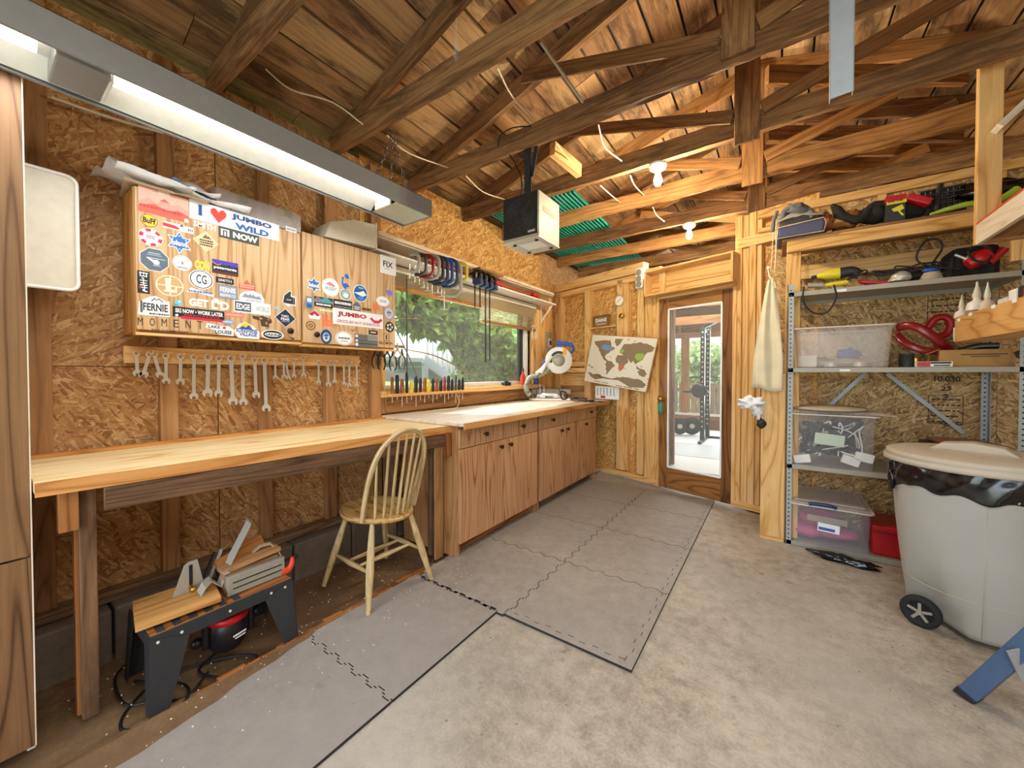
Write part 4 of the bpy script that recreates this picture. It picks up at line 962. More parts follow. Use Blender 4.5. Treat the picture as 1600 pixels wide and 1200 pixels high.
b = MB(); b.ball(c+Vector((.0, .115, -.10)), .024); obj('handle', b, M['black'], t2)
ROUTER = t2
fr_ = (c+Vector((.08, .02, -.13)), Vector((-.25, 1, 0)).normalized(), UPV, Vector((1, .25, 0)).normalized())
b = MB(); b.poly2(fr_, rct(-.028, .0, .028, .008)); b.poly2(fr_, rct(-.02, -.012, .026, -.006)); obj('label_text', b, M['paper'], t2)
b = MB(); b.tube([rt(.0, .0, -.27), rt(.05, -.08, -.285), rt(.18, -.02, -.288), rt(.16, .10, -.288), rt(.05, .02, -.288), rt(-.04, -.17, -.288), rt(.06, -.30, -.288), rt(.17, -.32, -.288), rt(.20, -.18, -.288), rt(.10, -.14, -.28), rt(-.1, -.25, -.285)], .0055, 8, sub=8); obj('power_cord', b, M['cable_black'], ROUTER, label='black cord looped on the floor')
b = MB(); b.tube([PZ(205, 1030, .0), PZ(180, 1060, 0), PZ(195, 1100, 0), PZ(240, 1095, 0), PZ(290, 1090, .0), PZ(325, 1050, 0)], .005, 8, sub=8); thg('extension_cable', b, M['cable_black'], 'separate black cord loop left of the router table', 'cord')
# ================================================================ WALL CABINETS
WCX = -2.35
W0, W1, W2 = PX(212, 500, WCX).y, PX(472, 500, WCX).y, PX(618, 500, WCX).y
def wall_cab(label, y0, y1, z0, z1, ky, kz):
    t = thing('wall_cabinet', label, 'cabinet', (-2.48, (y0+y1)/2, z0), 'sticker covered wall cabinets'); th = .018
    b = MB(); b.box((WX+.046, y0, z0), (WCX-.02, y0+th, z1)); b.box((WX+.046, y1-th, z0), (WCX-.02, y1, z1)); b.box((WX+.046, y0+th, z0), (WCX-.02, y1-th, z0+th)); b.box((WX+.046, y0+th, z1-th), (WCX-.02, y1-th, z1))
    b.box((WX+.046, y0+th, z0+th), (WX+.052, y1-th, z1-th)); obj('carcass', b, M['oak_side'], t, bev=.001)
    b = MB(); b.box((WCX-.019, y0+.003, z0+.012), (WCX, y1-.003, z1-.002), 0, (0, 0, 1)); d = obj('door', b, M['oak_light'], t, bev=.002)
    b = MB(); b.box((WCX-.05, y0, z0-.012), (WCX-.005, y1, z0)); obj('bottom_lip', b, M['pine'], t, bev=.001)
    b = MB(); b.lathe((WCX, ky, kz), [(.007, 0), (.007, .014), (.017, .02), (.018, .027), (.013, .034), (.001, .036)], 16, 0, (1, 0, 0), cap=False); obj('knob', b, M['bronze'], d)
    return d
Z2 = lambda u, v: PX(180+u/4.286, 280+v/4.286, WCX)
Z3 = lambda u, v: PX(400+u/4.286, 280+v/4.286, WCX)
ka, kb = Z2(1162, 1018), Z3(396, 1042)
D1 = wall_cab('left wall cabinet, plastered with stickers and a JUMBO WILD banner', W0, W1-.004, 1.455, 2.105, ka.y, ka.z)
D2 = wall_cab('right wall cabinet with the square FIX sticker', W1+.004, W2, 1.445, 2.125, kb.y, kb.z)
WH, BK, NV, BL, RD, GY, OR, YE, CR = 'EDEDEA', '1B1B1D', '1E3A66', '2E6CB8', 'C8283A', '77828C', 'E8603C', 'F0C62A', 'EFE0C0'
def bars(n, x0, x1, y0, y1, c, seed=1):
    r = random.Random(seed); out = []; h = (y1-y0)/n
    for i in range(n):
        x = x0
        while x < x1-.03:
            l = r.uniform(.05, .16); out.append(('rect', x, y0+i*h+h*.2, min(x+l, x1), y0+i*h+h*.8, c)); x += l+.035
    return out
def sticker(door, Z, uc, vc, w, h, layers, label=None):
    c = Z(uc, vc); hu = abs(Z(uc+w/2, vc).y-Z(uc-w/2, vc).y)/2; hv = abs(Z(uc, vc-h/2).z-Z(uc, vc+h/2).z)/2
    N = Vector((1, 0, 0)); Y = Vector((0, 1, 0)); b = MB(); mats = []
    fr = (c, Y, UPV, N)
    for i, L in enumerate(layers):
        col = L[-1] if L[0] != 'txt' else L[6]
        if col not in mats: mats.append(col)
        mi = mats.index(col); lf = .0006+i*.00012 if len(layers) < 30 else .0006+.0009*min(1, i/6)
        if L[0] == 'rect': pts = rct(L[1], L[2], L[3], L[4])
        elif L[0] == 'ell': pts = ell(L[3], L[4], 24, L[1], L[2])
        elif L[0] == 'poly': pts = L[1]
        elif L[0] == 'txt':
            b.text(fr, L[1], L[2]*hu, L[3]*hv, L[4]*hu, L[5]*hv, mi, lf+.0002, L[7] if len(L) > 7 else .0); continue
        b.poly2(fr, [(x*hu, y*hv) for x, y in pts], mi, lf)
    return obj('sticker', b, [paint(m) for m in mats], door, label=label)
R = lambda c, k=1: ('rect', -k, -k, k, k, c)
EL = lambda c, k=1: ('ell', 0, 0, k, k, c)
T = lambda s, x, y, w, h, c, bold=.02: ('txt', s, x, y, w, h, c, bold)
P_ = lambda pts, c: ('poly', pts, c)
star = lambda k, n=6, r2=.55, a0=math.pi/2: [(math.cos(a0+math.pi*i/n)*(k if i % 2 == 0 else k*r2), math.sin(a0+math.pi*i/n)*(k if i % 2 == 0 else k*r2)) for i in range(2*n)]
octg = [(math.cos(math.pi/8+math.pi/4*i), math.sin(math.pi/8+math.pi/4*i)) for i in range(8)]
S = lambda *a, **k: sticker(D1, Z2, *a, **k)
S(330, 172, 335, 165, [R('F0B8A4'), P_([(-1, -.2), (-.6, .25), (-.3, -.05), (0, .45), (.3, .1), (.6, .3), (1, -.1), (1, -.5), (-1, -.5)], 'EFA08E'), P_([(-1, -.5), (-.4, -.15), (.1, -.45), (.6, -.2), (1, -.45), (1, -1), (-1, -1)], 'E4604E')]+bars(1, -.95, .7, -.62, -.3, 'C93A34', 3)+[P_([(-.2, .2), (0, .45), (.2, .2)], 'C26464'), ('rect', -.25, .75, .2, 1.1, 'EADCCB'), ('rect', .8, -1, .98, -.7, 'EADFD8')], label='pink landscape poster with red peaks')
S(228, 278, 115, 82, [EL(BK), EL(YE, .93), T('BuFf', 0, 0, 1.5, .95, BK, .04)], label='yellow oval sticker')
S(425, 325, 205, 42, [R(WH), P_([(-1, -.5), (-1, .6), (-.2, .4), (.1, -.3), (-.1, -.7)], RD), P_([(.05, .5), (.2, 1.3), (.35, .5)], NV), T('30', .75, 0, .4, .9, BK)])
S(600, 312, 150, 40, [T('SMITH', 0, 0, 2, 2, 'F4EFE6', .03)])
S(238, 390, 168, 122, [EL('E8D8D4'), EL(RD, .94)]+[P_([(0, 0), (.92*math.cos(a), .92*math.sin(a)), (.92*math.cos(a+.5), .92*math.sin(a+.5))], WH) for a in [k*math.pi/3 for k in range(6)]]+[EL(WH, .62), EL('C7C9CC', .56), EL(RD, .42), T('CHIP', 0, 0, .6, .3, WH)] if False else [EL('E8D8D4'), EL(RD, .94)]+[P_([(0, 0), (.92*math.cos(a), .92*math.sin(a)), (.92*math.cos(a+.5), .92*math.sin(a+.5))], WH) for a in [k*math.pi/3 for k in range(6)]]+[EL(WH, .62), EL('C7C9CC', .56), EL(WH, .48)]+bars(2, -.35, .35, -.2, .2, RD, 4), label='red and white poker chip sticker')
S(430, 425, 168, 142, [P_(star(1.08), WH), P_(star(.95), BL), T('Island', 0, -.05, 1.2, .5, WH, .03)]+[('ell', .62*math.cos(a), .62*math.sin(a), .09, .09, '8FB8E8') for a in [math.pi/6+k*math.pi/3 for k in range(6)]], label='blue snowflake shaped sticker')
S(608, 418, 172, 135, [P_([(-1, 0), (0, 1), (1, 0), (0, -1)], CR), P_([(-.93, 0), (0, .93), (.93, 0), (0, -.93)], 'C9A26C'), P_([(-.9, 0), (0, .9), (.9, 0), (0, -.9)], 'E9C794'), P_([(-.3, .3), (0, .72), (.1, .5), (.2, .6), (.42, .28)], '6A5A48')]+bars(3, -.5, .55, -.5, .2, '3A2C20', 5), label='tan diamond sticker')
S(263, 540, 200, 155, [P_([(x*1.06, y*1.06) for x, y in octg], WH), P_(octg, '5E6C78'), P_([(-.55, .1), (-.5, .16), (-.1, -.02), (.2, .02), (.35, -.15), (.3, -.38), (0, -.4), (-.15, -.2)], WH), ('rect', -.5, .1, .75, .14, WH), ('rect', -.1, -.5, .4, -.46, WH), ('rect', -.4, .5, .4, .6, 'A9B4BC'), ('rect', -.5, .36, .5, .42, 'A9B4BC')], label='grey octagonal sticker with a helicopter')
S(450, 562, 132, 100, [EL('F0F0EE'), EL('A4A8A8', .93), EL('D4D6D4', .86), P_([(-.7, -.1), (0, .35), (.75, -.05), (0, -.4)], 'E8E8E4'), P_([(0, .35), (.16, -.05), (0, -.25), (-.16, -.05)], '8C948C'), ('rect', -.5, -.65, .5, -.55, '6C7470')], label='silver oval sticker')
S(582, 577, 100, 62, [T('CON', 0, 0, 2, 1.9, 'F0D24A', .06)])
S(738, 595, 175, 92, [R(BK), ('rect', -1, .35, 1, 1, '4A3AA8'), P_([(-1, .55), (-.6, .2), (-.3, .45), (0, .1), (.25, .5), (.6, .15), (1, .45), (1, -.2), (-1, -.2)], BK), P_([(-1, .5), (-.6, .15), (-.3, .4), (-.3, .5), (-.6, .28), (-1, .62)], 'E88A5A'), ('rect', -1, -1, 1, -.6, '5A2A22'), T('patagonia', 0, -.15, 1.75, .5, WH, .03)], label='black and purple mountain sticker')
S(735, 680, 120, 38, [R(BK), T('SMITH', 0, 0, 1.5, .9, 'DCDCDC', .02)])
S(577, 672, 165, 130, [EL(WH), EL(BK, .92), EL(WH, .84), T('CG', 0, .02, .85, .95, '3A4650', .02)], label='white oval sticker with a square monogram')
S(572, 755, 185, 45, [P_([(-1, -.5), (-.7, .9), (1, -.3), (.95, -1), (-.2, -.4)], WH)]+bars(1, -.85, .85, -.5, .4, BL, 9))
S(190, 690, 84, 150, [R('2C2C2C'), ('rect', -.85, -.95, .85, .95, '232324')]+[('rect', x0, y0, x1, y1, WH) for x0, y0, x1, y1 in ((-.7, .78, .7, .86), (-.6, .5, -.45, .9), (.4, .48, .56, .86), (-.6, .5, .6, .57), (-.05, .5, .08, .9), (-.3, .3, -.15, .42), (-.6, .12, .6, .19), (-.1, -.2, .05, .4), (-.5, -.1, .5, -.03), (-.6, -.3, .6, -.22), (-.4, -.5, .6, -.43), (.05, -.85, .2, -.3), (-.2, -.8, .0, -.6), (.2, -.85, .6, -.75))]+[('rect', -.75, -.6, -.4, -.35, RD)], label='tall black sticker with white brushed characters')
S(367, 714, 188, 140, [EL('F2E2C8')]+[P_([(.9*k*math.cos(a), .9*k*math.sin(a)) for k, a in ((1, q),) ], 'x') for q in ()]+[EL('CDA36C', .91), ('rect', -1, -.05, 1, .05, 'F2E2C8'), ('rect', -.04, -1, .06, 1, 'F2E2C8'), P_([(-.35, .7), (.1, .7), (-.05, -.35), (.35, -.35), (.4, -.05), (.5, -.05), (.5, -.6), (-.5, -.6), (-.3, -.4)], 'F4E8D2')], label='cream ring sticker with a large L')
S(260, 848, 215, 135, [P_([(-.9, .3), (-.2, .9), (.15, 1), (.75, .55), (1, .6), (1, -1), (-1, -1)], WH), P_([(-.2, .45), (.05, .8), (.18, .62), (.28, .8), (.62, .48), (.6, .4), (.28, .68), (.18, .52), (.06, .68), (-.1, .45)], '3A4046'), ('rect', -.85, -.75, -.7, .4, '5A646A'), T('FERNIE', .1, -.15, 1.55, .75, '3A4046', .03)]+bars(1, -.3, .95, -.92, -.68, '3A4046', 2), label='white mountain shaped sticker reading FERNIE')
S(755, 757, 130, 92, [R('6C7884'), ('rect', -.93, -.9, .93, .9, '8E9AA8'), T('FERNIE', 0, .3, 1.6, .7, WH, .03), T('BREWING CO', 0, -.5, 1.6, .4, WH, .02)])
S(882, 705, 115, 68, [P_([(-1, -1), (-.9, .1), (-.5, -.1), (0, 1), (.4, 0), (.8, .2), (1, -1)], 'E8604A')]+bars(2, -.8, .8, -.8, 0, 'F0C0A8', 6))
S(915, 785, 168, 80, [P_([(-1, -.6), (-.9, .2), (-.5, .7), (.1, 1), (.8, .5), (1, -.2), (1, -1), (-.9, -1)], WH), P_([(-.8, -.3), (-.5, .4), (-.3, .1), (0, .6), (.3, 0), (.6, .2), (.8, -.4)], '8A94A0'), P_([(-.1, .2), (0, .6), (.1, .2)], WH)]+bars(1, -.5, .7, -.85, -.55, '8A94A0', 3))
S(560, 828, 130, 58, [T('GET', 0, 0, 2, 1.8, 'F6F2E8', .05)]); S(705, 845, 120, 68, [T("L'D", 0, 0, 2, 1.8, 'F6F2E8', .05), ('ell', -.5, .8, .3, .5, 'E8E8E8')])
S(425, 825, 58, 46, [EL('6CC4E0', .8), ('rect', -1.1, -1, -.3, -.5, '3A9CC4'), ('ell', .2, .2, .25, .25, WH)])
S(922, 862, 245, 78, [R(WH), ('rect', -.95, -.8, -.1, .8, '4A5660'), T('EDGE', -.52, 0, .72, 1.0, WH, .03), T('WORLD', .55, -.05, .75, .9, '7E8890', .0)], label='white and grey sticker reading EDGE OF THE WORLD')
S(565, 902, 345, 66, [R(BK), ('rect', -.7, -1.3, 1, -.75, RD), T('SKI NOW • WORK LATER', .02, .25, 1.85, .85, WH, .04), ('ell', -.85, -.7, .06, .25, WH)]+bars(1, -.6, .8, -.68, -.3, 'B82838', 6), label='black bumper sticker reading SKI NOW WORK LATER')
S(800, 910, 130, 26, [R('E87C6A')]+bars(1, -.8, .8, -.4, .4, 'F8D0C4', 4)); S(750, 955, 85, 25, [R('7CA8D8')]+bars(1, -.8, .8, -.5, .5, WH, 4))
for i, ch_ in enumerate('MOMENT'): S(168+i*80, 952+i*5, 36, 52, [T(ch_, 0, 0, 2, 2, '2A221C', .0)])
S(372, 1018, 250, 14, [T('SKI COMPANY', 0, 0, 2, 2, '4A3A2A')])
S(702, 1008, 190, 74, [P_([(-1, .2), (-.9, 1), (.2, .7), (.6, .8), (1, .1), (.95, -1), (-.1, -.9), (-.4, -.1)], WH), T('LAKE', -.4, .45, .8, .55, NV, .03), T('LOUISE', .25, -.4, 1.2, .65, NV, .03), P_([(x*.16+.3, y*.32+.4) for x, y in star(1, 5)], RD)], label='white sticker reading LAKE LOUISE')
S(882, 1012, 170, 110, [P_([(-1, -.2), (-.6, .7), (-.1, 1), (.5, .6), (1, -.1), (1, -1), (-.7, -1)], WH), P_([(-.6, .2), (-.4, .75), (-.05, .92), (.4, .6), (.4, .2)], YE), P_([(-.7, .1), (-.3, .5), (-.1, .3), (.15, .65), (.4, .2), (.7, .1)], '2A4FA0'), T('SUNSHINE', 0, -.05, 1.7, .45, '2A4FA0', .03), T('VILLAGE', .1, -.5, 1.4, .45, '2A4FA0', .03)], label='mountain sticker reading SUNSHINE VILLAGE')
S(1055, 1042, 152, 66, [EL(WH), EL(BK, .85), ('ell', 0, .02, .78, .42, WH), T('DAKINE', 0, 0, 1.5, .5, BK, .03)])
S(1140, 930, 142, 128, [P_([(-1, 0), (0, 1), (1, 0), (0, -1)], WH), P_([(-.94, 0), (0, .94), (.94, 0), (0, -.94)], '1E2C4A'), T('TWO', -.05, .18, .7, .26, WH, .03), T('PEAK', 0, -.12, .85, .26, WH, .03)]+bars(1, -.35, .35, -.42, -.3, 'A8B4C8', 2))
S(1165, 800, 92, 110, [P_([(-1, -.6), (-.8, .3), (.1, 1), (.4, .9), (.3, .4), (1, .3), (.95, -.8), (.1, -.75), (0, -1)], WH), P_([(-.9, -.6), (-.7, .3), (.1, .92), (.3, .8), (.2, .3), (.6, .2), (.6, -.65)], '2A3034'), ('rect', .62, -.65, .85, .2, '2A3034'), ('rect', -.4, -.2, .3, -.1, 'C8CCCC')])
S(985, 945, 135, 88, [P_([(-1, .6), (-.4, .5), (0, .7), (.9, .3), (1, -.2), (.6, -.5), (.7, -1), (-.1, -.9), (-.2, -.1), (-.9, .1)], '4A3A2C'), ('rect', -.3, .1, .0, .4, 'B88C5C'), ('rect', .3, -.6, .5, -.2, 'B88C5C'), ('rect', .5, .1, .7, .25, 'B88C5C')])
S(1085, 862, 46, 32, [P_([(-1, .3), (.2, .6), (1, -1), (-.4, -.4)], '7CC8D0')])
S(1178, 338, 72, 30, [R('F4ECE8'), ('rect', -.8, -.4, .8, .3, '9AA0C8')])
S(1185, 1066, 48, 26, [P_([(-1, .8), (.2, .3), (1, .2), (.4, -.3), (.6, -1), (-.4, -.2)], '3A4660')])
S(822, 285, 592, 118, [R('E8EEF4'), T('I', -.79, .1, .07, 1.15, '1E4A88', .05), P_([(-.42, -.75), (-.58, .1), (-.585, .5), (-.53, .75), (-.47, .72), (-.42, .4), (-.37, .72), (-.31, .75), (-.255, .5), (-.26, .1)], 'D8402C'), T('JUMBO', .33, .42, .95, .72, '1E4A88', .05), T('WILD', .33, -.52, .8, .72, '2A5E9C', .05)], label='large white banner sticker reading I heart JUMBO WILD')
S(833, 383, 270, 72, [R('3A4038'), T('NOW', .3, 0, 1.25, 1.15, WH, .05), ('rect', -.9, -.6, -.8, .6, WH), ('rect', -.9, .4, -.5, .6, WH), ('rect', -.6, -.6, -.5, .6, WH), ('rect', -.74, -.6, -.66, .2, WH)], label='dark strip sticker reading NOW')
S = lambda *a, **k: sticker(D2, Z3, *a, **k)
S(885, 578, 106, 120, [R('F0EEEA'), T('FIX', -.02, .1, 1.2, .65, '1A1A1A', .02), ('rect', -.5, -.45, .2, -.38, 'A8A8A4')], label='white square sticker reading FIX')
S(388, 708, 96, 102, [P_(star(1.08), WH), P_(star(.93), BL), T('Island', 0, -.05, 1.2, .5, WH, .03)])
S(500, 724, 116, 120, [EL('F0ECE6'), EL('C8D0D8', .9), EL('F2F0EC', .84), P_([(-.6, .3), (-.1, .6), (.6, .2), (.3, .1)], 'C88070'), T('WILDSIGHT', 0, -.15, 1.3, .4, '5A78A0', .02)])
S(600, 685, 62, 105, [P_([(-.2, .9), (.5, 1), (.8, .5), (.3, .35), (-.2, .6)], '1F62C0'), P_([(-.9, .1), (-.8, .5), (-.3, .5), (-.5, .1), (-.5, -.3), (.2, -.2), (.95, -.6), (.2, -.7), (.2, -1), (-.3, -.95), (-.8, -.5)], '1F62C0'), P_([(-.9, .1), (-.8, .4), (-.6, .2), (-.7, -.2)], '3AA04A')])
S(600, 772, 76, 76, [EL('F0F0EC'), EL('6A7A80', .88), EL('A8B4B8', .72), ('ell', 0, -.15, .45, .4, WH)])
S(700, 765, 96, 115, [EL('E8F0F4'), EL('1C5C94', .92), P_([(-.9, 0), (-.2, .1), (.4, .35), (.85, -.1), (.3, -.35), (-.3, -.2)], 'E8ECE8'), P_([(-.5, -.5), (.1, -.3), (.6, -.6), (0, -.85)], '3A8CD8'), ('rect', -.3, .55, .4, .7, '8CC0E0')], label='deep blue oval sticker with a white shape')
S(357, 826, 46, 82, [R('5A84B0'), ('rect', -.6, .1, .6, .7, WH), ('rect', -.7, -.8, .7, -.2, '2A5A94')])
S(453, 825, 125, 66, [R('2A2622'), P_([(-1, .2), (-.7, 1), (-.2, .6), (.2, 1.1), (1, .3), (1, -.1), (-1, -.1)], '4E9AA0'), P_([(-1, .2), (-.6, .9), (-.2, .2)], 'B84C5A')]+bars(1, -.8, .8, -.8, -.2, WH, 3))
S(582, 838, 126, 56, [R('23262A')]+bars(1, -.85, .9, -.3, .7, WH, 12)+bars(1, -.85, .9, -.85, -.55, 'B0B4B8', 13)); S(675, 850, 50, 62, [P_([(-1, -1), (-1, .2), (0, 1), (1, .2), (1, -1)], '5A646A')]+bars(2, -.7, .7, -.8, 0, WH, 8)); S(738, 872, 60, 30, bars(1, -1, 1, -1, 1, '3A4034', 7))
S(808, 850, 62, 82, [P_([(-1, -.6), (-.6, .9), (-.3, .1), (.2, .9), (.3, 0), (1, -.6), (.4, -.4), (.3, -1), (0, -.4), (-.5, -1)], 'E87850')])
S(893, 760, 62, 52, [P_(star(1, 7, .6), '8C7CC8')]); S(850, 818, 88, 66, [EL(WH), EL('D8DCDC', .9), EL('F4F4F2', .84)]+bars(2, -.5, .5, -.3, .3, '8A9AA8', 4))
S(890, 898, 66, 86, [EL('A8A0C0'), EL('D8D8E4', .8), EL('B8B4CC', .55)]+bars(1, -.4, .4, -.1, .3, '4A5A8A', 5)); S(895, 990, 60, 72, [EL('2A2C30')]+[('ell', .5*math.cos(a), .5*math.sin(a), .22, .22, 'D8D8D8') for a in [k*math.pi/2.5 for k in range(5)]]+[('ell', .3, 0, .15, .12, RD)])
S(392, 905, 82, 62, [P_([(-1, -.3), (0, 1), (1, -.2), (.8, -1), (-.8, -1)], WH), P_([(-.9, -.1), (.0, .85), (.9, -.1), (.4, -.4), (0, .1), (-.4, -.4)], 'B82840')]); S(470, 880, 82, 24, bars(1, -1, 1, -1, 1, 'D8E8B8', 5))
S(478, 948, 76, 84, [('rect', -.9, -1, -.5, 1, 'F07850'), ('rect', -.2, -.9, .1, 1, 'F07850'), ('rect', .45, -.5, .7, .9, 'F07850'), ('rect', -.9, -.2, 1, .1, 'F07850'), ('rect', -.6, -.8, .9, -.55, 'F07850')])
S(366, 980, 64, 60, [EL('5A4028'), EL('C89C64', .82), P_([(-.6, 0), (0, .5), (.6, 0), (0, -.5)], '5A4028'), P_([(-.35, 0), (0, .28), (.35, 0), (0, -.28)], 'C89C64')])
S(692, 937, 335, 100, [R('F2EEEC'), T('JUMBO', -.27, .32, 1.12, .75, 'B02838', .05), T('GRIZZLIES NOT GONDOLAS', 0, -.55, 1.7, .36, 'B04858', .02), P_([(.42, .25), (.5, .45), (.62, .1), (.78, .1), (.9, .45), (.98, .2), (.8, -.3), (.6, -.3)], 'C83A50')], label='white banner sticker with JUMBO in red')
S(470, 1055, 76, 100, [EL('4A6E9C'), EL('24466E', .93), ('ell', 0, -.05, .62, .62, 'C8D4DC'), P_([(-.5, .1), (0, .5), (.5, .2), (.2, 0), (-.2, 0)], '2E6CB8'), ('ell', 0, -.2, .2, .14, '1A1A1A')]); S(590, 1066, 116, 96, [EL(WH), EL('98A4A8', .9), EL('F4F4F0', .85)]+bars(1, -.65, .65, -.15, .2, '2A3A44', 9)+bars(1, -.4, .4, -.5, -.3, '8A9AA0', 9))
S(740, 1085, 155, 84, [R('6A6A68'), ('rect', .1, .1, 1, 1, '8C8C8A'), ('rect', -.65, -.5, .95, -.35, '3A3A3A'), ('rect', -.65, .0, .95, .1, '4A4A4A'), ('ell', -.83, .7, .12, .2, WH), ('ell', -.83, .0, .1, .2, WH), ('ell', -.83, -.6, .13, .25, WH)]); S(785, 1027, 60, 28, [R('2A2A2C'), ('rect', -.6, -.3, .6, .4, 'C8C8C4')])
S(873, 1058, 36, 46, [R('3A2C20'), ('rect', -.8, -.85, .8, .85, 'D8B88C'), T('S', 0, 0, .9, 1.3, '2A2018', .06)]); S(868, 1097, 92, 20, [T('SALOMON', 0, 0, 2, 2, '4A3828', .03)]); S(648, 1010, 36, 22, [P_([(-1, 0), (0, -1), (1, 1), (0, 0)], '8C5A48')])
# ---- on top of the wall cabinets
TZ = 2.106
def sheet(label, c, U, V, w, h, mat, seed, lift=0, curl=.03):
    r = random.Random(seed); c = Vector(c); U = Vector(U).normalized(); V = Vector(V).normalized(); N = U.cross(V).normalized()
    if N.z < 0: N = -N
    b = MB(); b.surf(lambda u, v: c+U*((u-.5)*w)+V*((v-.5)*h)+N*(curl*(abs(noise.noise(Vector((u*2.2+seed, v*2.2, seed))))*1.6+.2*(2*u-1)**2)), 14, 10)
    o = obj('paper_sheet', b, M[mat], solid=.0012); tag(o, label, 'paper', 'loose papers on top of the left cabinet'); return o
c = lambda u, v: Vector((WCX-.10, W0+u, TZ+v))
sheet('white paper draped farthest out over the left end of the cabinet', c(.055, .035), (0, 1, -.03), (1, .15, -.10), .27, .30, 'paper', 1, curl=.07)
sheet('creased white paper lying across the cabinet top', c(.15, .035), (.2, 1, -.10), (1, -.2, .0), .36, .30, 'paper', 2, curl=.07)
sheet('tan envelope showing beneath the white papers', c(.13, .006), (0.1, 1, .0), (1, -.1, -.02), .30, .28, 'paper_tan', 3, curl=.02)
sheet('paper with a blue cover among the loose papers', c(.20, .05), (-.2, 1, -.18), (1, .2, -.06), .20, .24, 'paper_blue', 4, curl=.04)
sheet('long white paper reaching towards the clear organiser box', c(.27, .02), (.1, 1, -.10), (1, 0, 0), .34, .28, 'paper', 6, curl=.05)
t = thing('organiser_box', 'clear compartment organiser box lying on the left wall cabinet', 'organiser box', (-2.44, W0+.52, TZ))
oy0, oy1 = PX(333, 290, WCX-.03).y, PX(466, 340, WCX-.03).y
b = MB(); x0, x1, z0, z1 = -2.56, WCX+.0, TZ+.002, TZ+.105
b.box((x0, oy0, z0), (x1, oy1, z0+.003)); b.box((x0, oy0, z0), (x0+.003, oy1, z1)); b.box((x1-.003, oy0, z0), (x1, oy1, z1)); b.box((x0, oy0, z0), (x1, oy0+.003, z1)); b.box((x0, oy1-.003, z0), (x1, oy1, z1))
for k in range(1, 6): y = oy0+(oy1-oy0)*k/6; b.box((x0+.003, y, z0+.003), (x1-.003, y+.002, z1-.004))
b.box((x0+.11, oy0+.003, z0+.003), (x0+.112, oy1-.003, z1-.004)); obj('tray', b, M['clear2'], t)
b = MB(); b.box((x0-.003, oy0-.003, z1+.001), (x1+.003, oy1+.003, z1+.006)); obj('lid', b, M['clear2'], t, bev=.002)
for k in (.28, .82):
    b = MB(); y = oy0+(oy1-oy0)*k; b.box((x1+.001, y-.018, z1-.03), (x1+.006, y+.018, z1+.008)); obj('latch', b, M['shelf_metal'], t, bev=.002, label='grey latch')
b = MB(); rr = random.Random(9)
for k in range(60): p = Vector((rr.uniform(x0+.01, x1-.012), rr.uniform(oy0+.012, oy1-.012), z0+.008)); b.cyl(p, p+Vector((0, .012, 0)), .003, n=6)
o = obj('small_parts', b, M['steel'], t); o['kind'] = 'stuff'
# white lamp cover on the right cabinet
XH = WCX+.012; A_ = [PX(508, 369, XH), PX(517, 346, XH), PX(553, 343, XH), PX(588, 351, XH), PX(587, 388, XH)]
b = MB(); b.prism([A_[4], A_[3], A_[2], A_[1], A_[0]], (-.20, 0, 0)); zz = 2.1265
t = thg('plastic_hood', b, M['offwhite'], 'cream wedge shaped hood lying on the right wall cabinet', 'plastic hood', .004)
b = MB(); e = A_[4]; b.box((XH-.012, e.y+.001, e.z-.002), (XH+.004, e.y+.012, A_[3].z+.012)); obj('end_flange', b, M['offwhite'], t, bev=.003)
# ================================================================ WRENCH RAIL
RXX = WX+.065
ra, rb, rc = PX(193, 537, RXX), PX(194, 567, RXX), PX(562, 558, RXX)
t = thing('tool_rail', 'pine rail with angled pegs under the wall cabinets', 'tool rail', (RXX-.02, (ra.y+rc.y)/2, rb.z))
b = MB(); zr0, zr1 = (rb.z+PX(562, 573, RXX).z)/2, (ra.z+rc.z)/2; b.box((WX+.046, ra.y, zr0), (RXX, rc.y, zr1)); obj('board', b, M['pine'], t, bev=.003)
b = MB()
wr_list = [  # px, py of the ring end, length px, thick factor, look
 (213, 552, 32, 1.0, 'short open wrench, first from the left end of the rail'), (234, 553, 33, 1.1, 'wrench hanging left in the splayed pair at the second peg'), (240, 553, 34, 1.1, 'wrench hanging right in the splayed pair at the second peg'), (259, 556, 40, 1.0, 'slim wrench in front of the left wall stud'),
 (282, 557, 40, 1.1, 'wrench right of the left wall stud, hanging short'), (303, 558, 62, 1.15, 'long doubled wrench with a second ring below it'), (325, 558, 57, 1.45, 'wide flat wrench under the middle of the left cabinet'), (342, 560, 56, 1.2, 'straight wrench right of the wide flat one'),
 (361, 560, 68, 1.5, 'large open wrench with a broad jaw'), (379, 557, 72, 1.3, 'long slender wrench with a round ring at the top'), (398, 563, 55, 1.3, 'wrench with a dark open jaw next to the longest one'), (413, 563, 76, 1.5, 'longest wrench of the rail'),
 (430, 563, 27, .8, 'tiny wrench just right of the longest one'), (443, 564, 25, .8, 'tiny wrench of the crossed pair, left one'), (447, 565, 26, .8, 'tiny wrench of the crossed pair, right one'), (459, 563, 25, .8, 'tiny single wrench in the gap of the cabinets'), (474, 559, 28, 1.0, 'small thick wrench below the cabinet gap'),
 (498, 566, 32, .9, 'wrench left of the dark wall stud'), (512, 566, 35, 1.1, 'doubled wrench before the dark wall stud'), (523, 566, 31, .9, 'wrench just right of the dark wall stud'), (537, 567, 33, .9, 'pinkish wrench fourth from the right end'), (546, 567, 35, .9, 'wrench second from the right end of the rail'), (557, 567, 36, .9, 'wrench at the right end of the rail')]
for px, py, L, tk, lb in wr_list:
    b = MB(); p = PX(px, py, RXX+.012); b.cyl((RXX-.01, p.y+.004, p.z-.012), (RXX+.055, p.y+.004, p.z+.012), .0055, n=8); obj('peg', b, M['pine'], t)
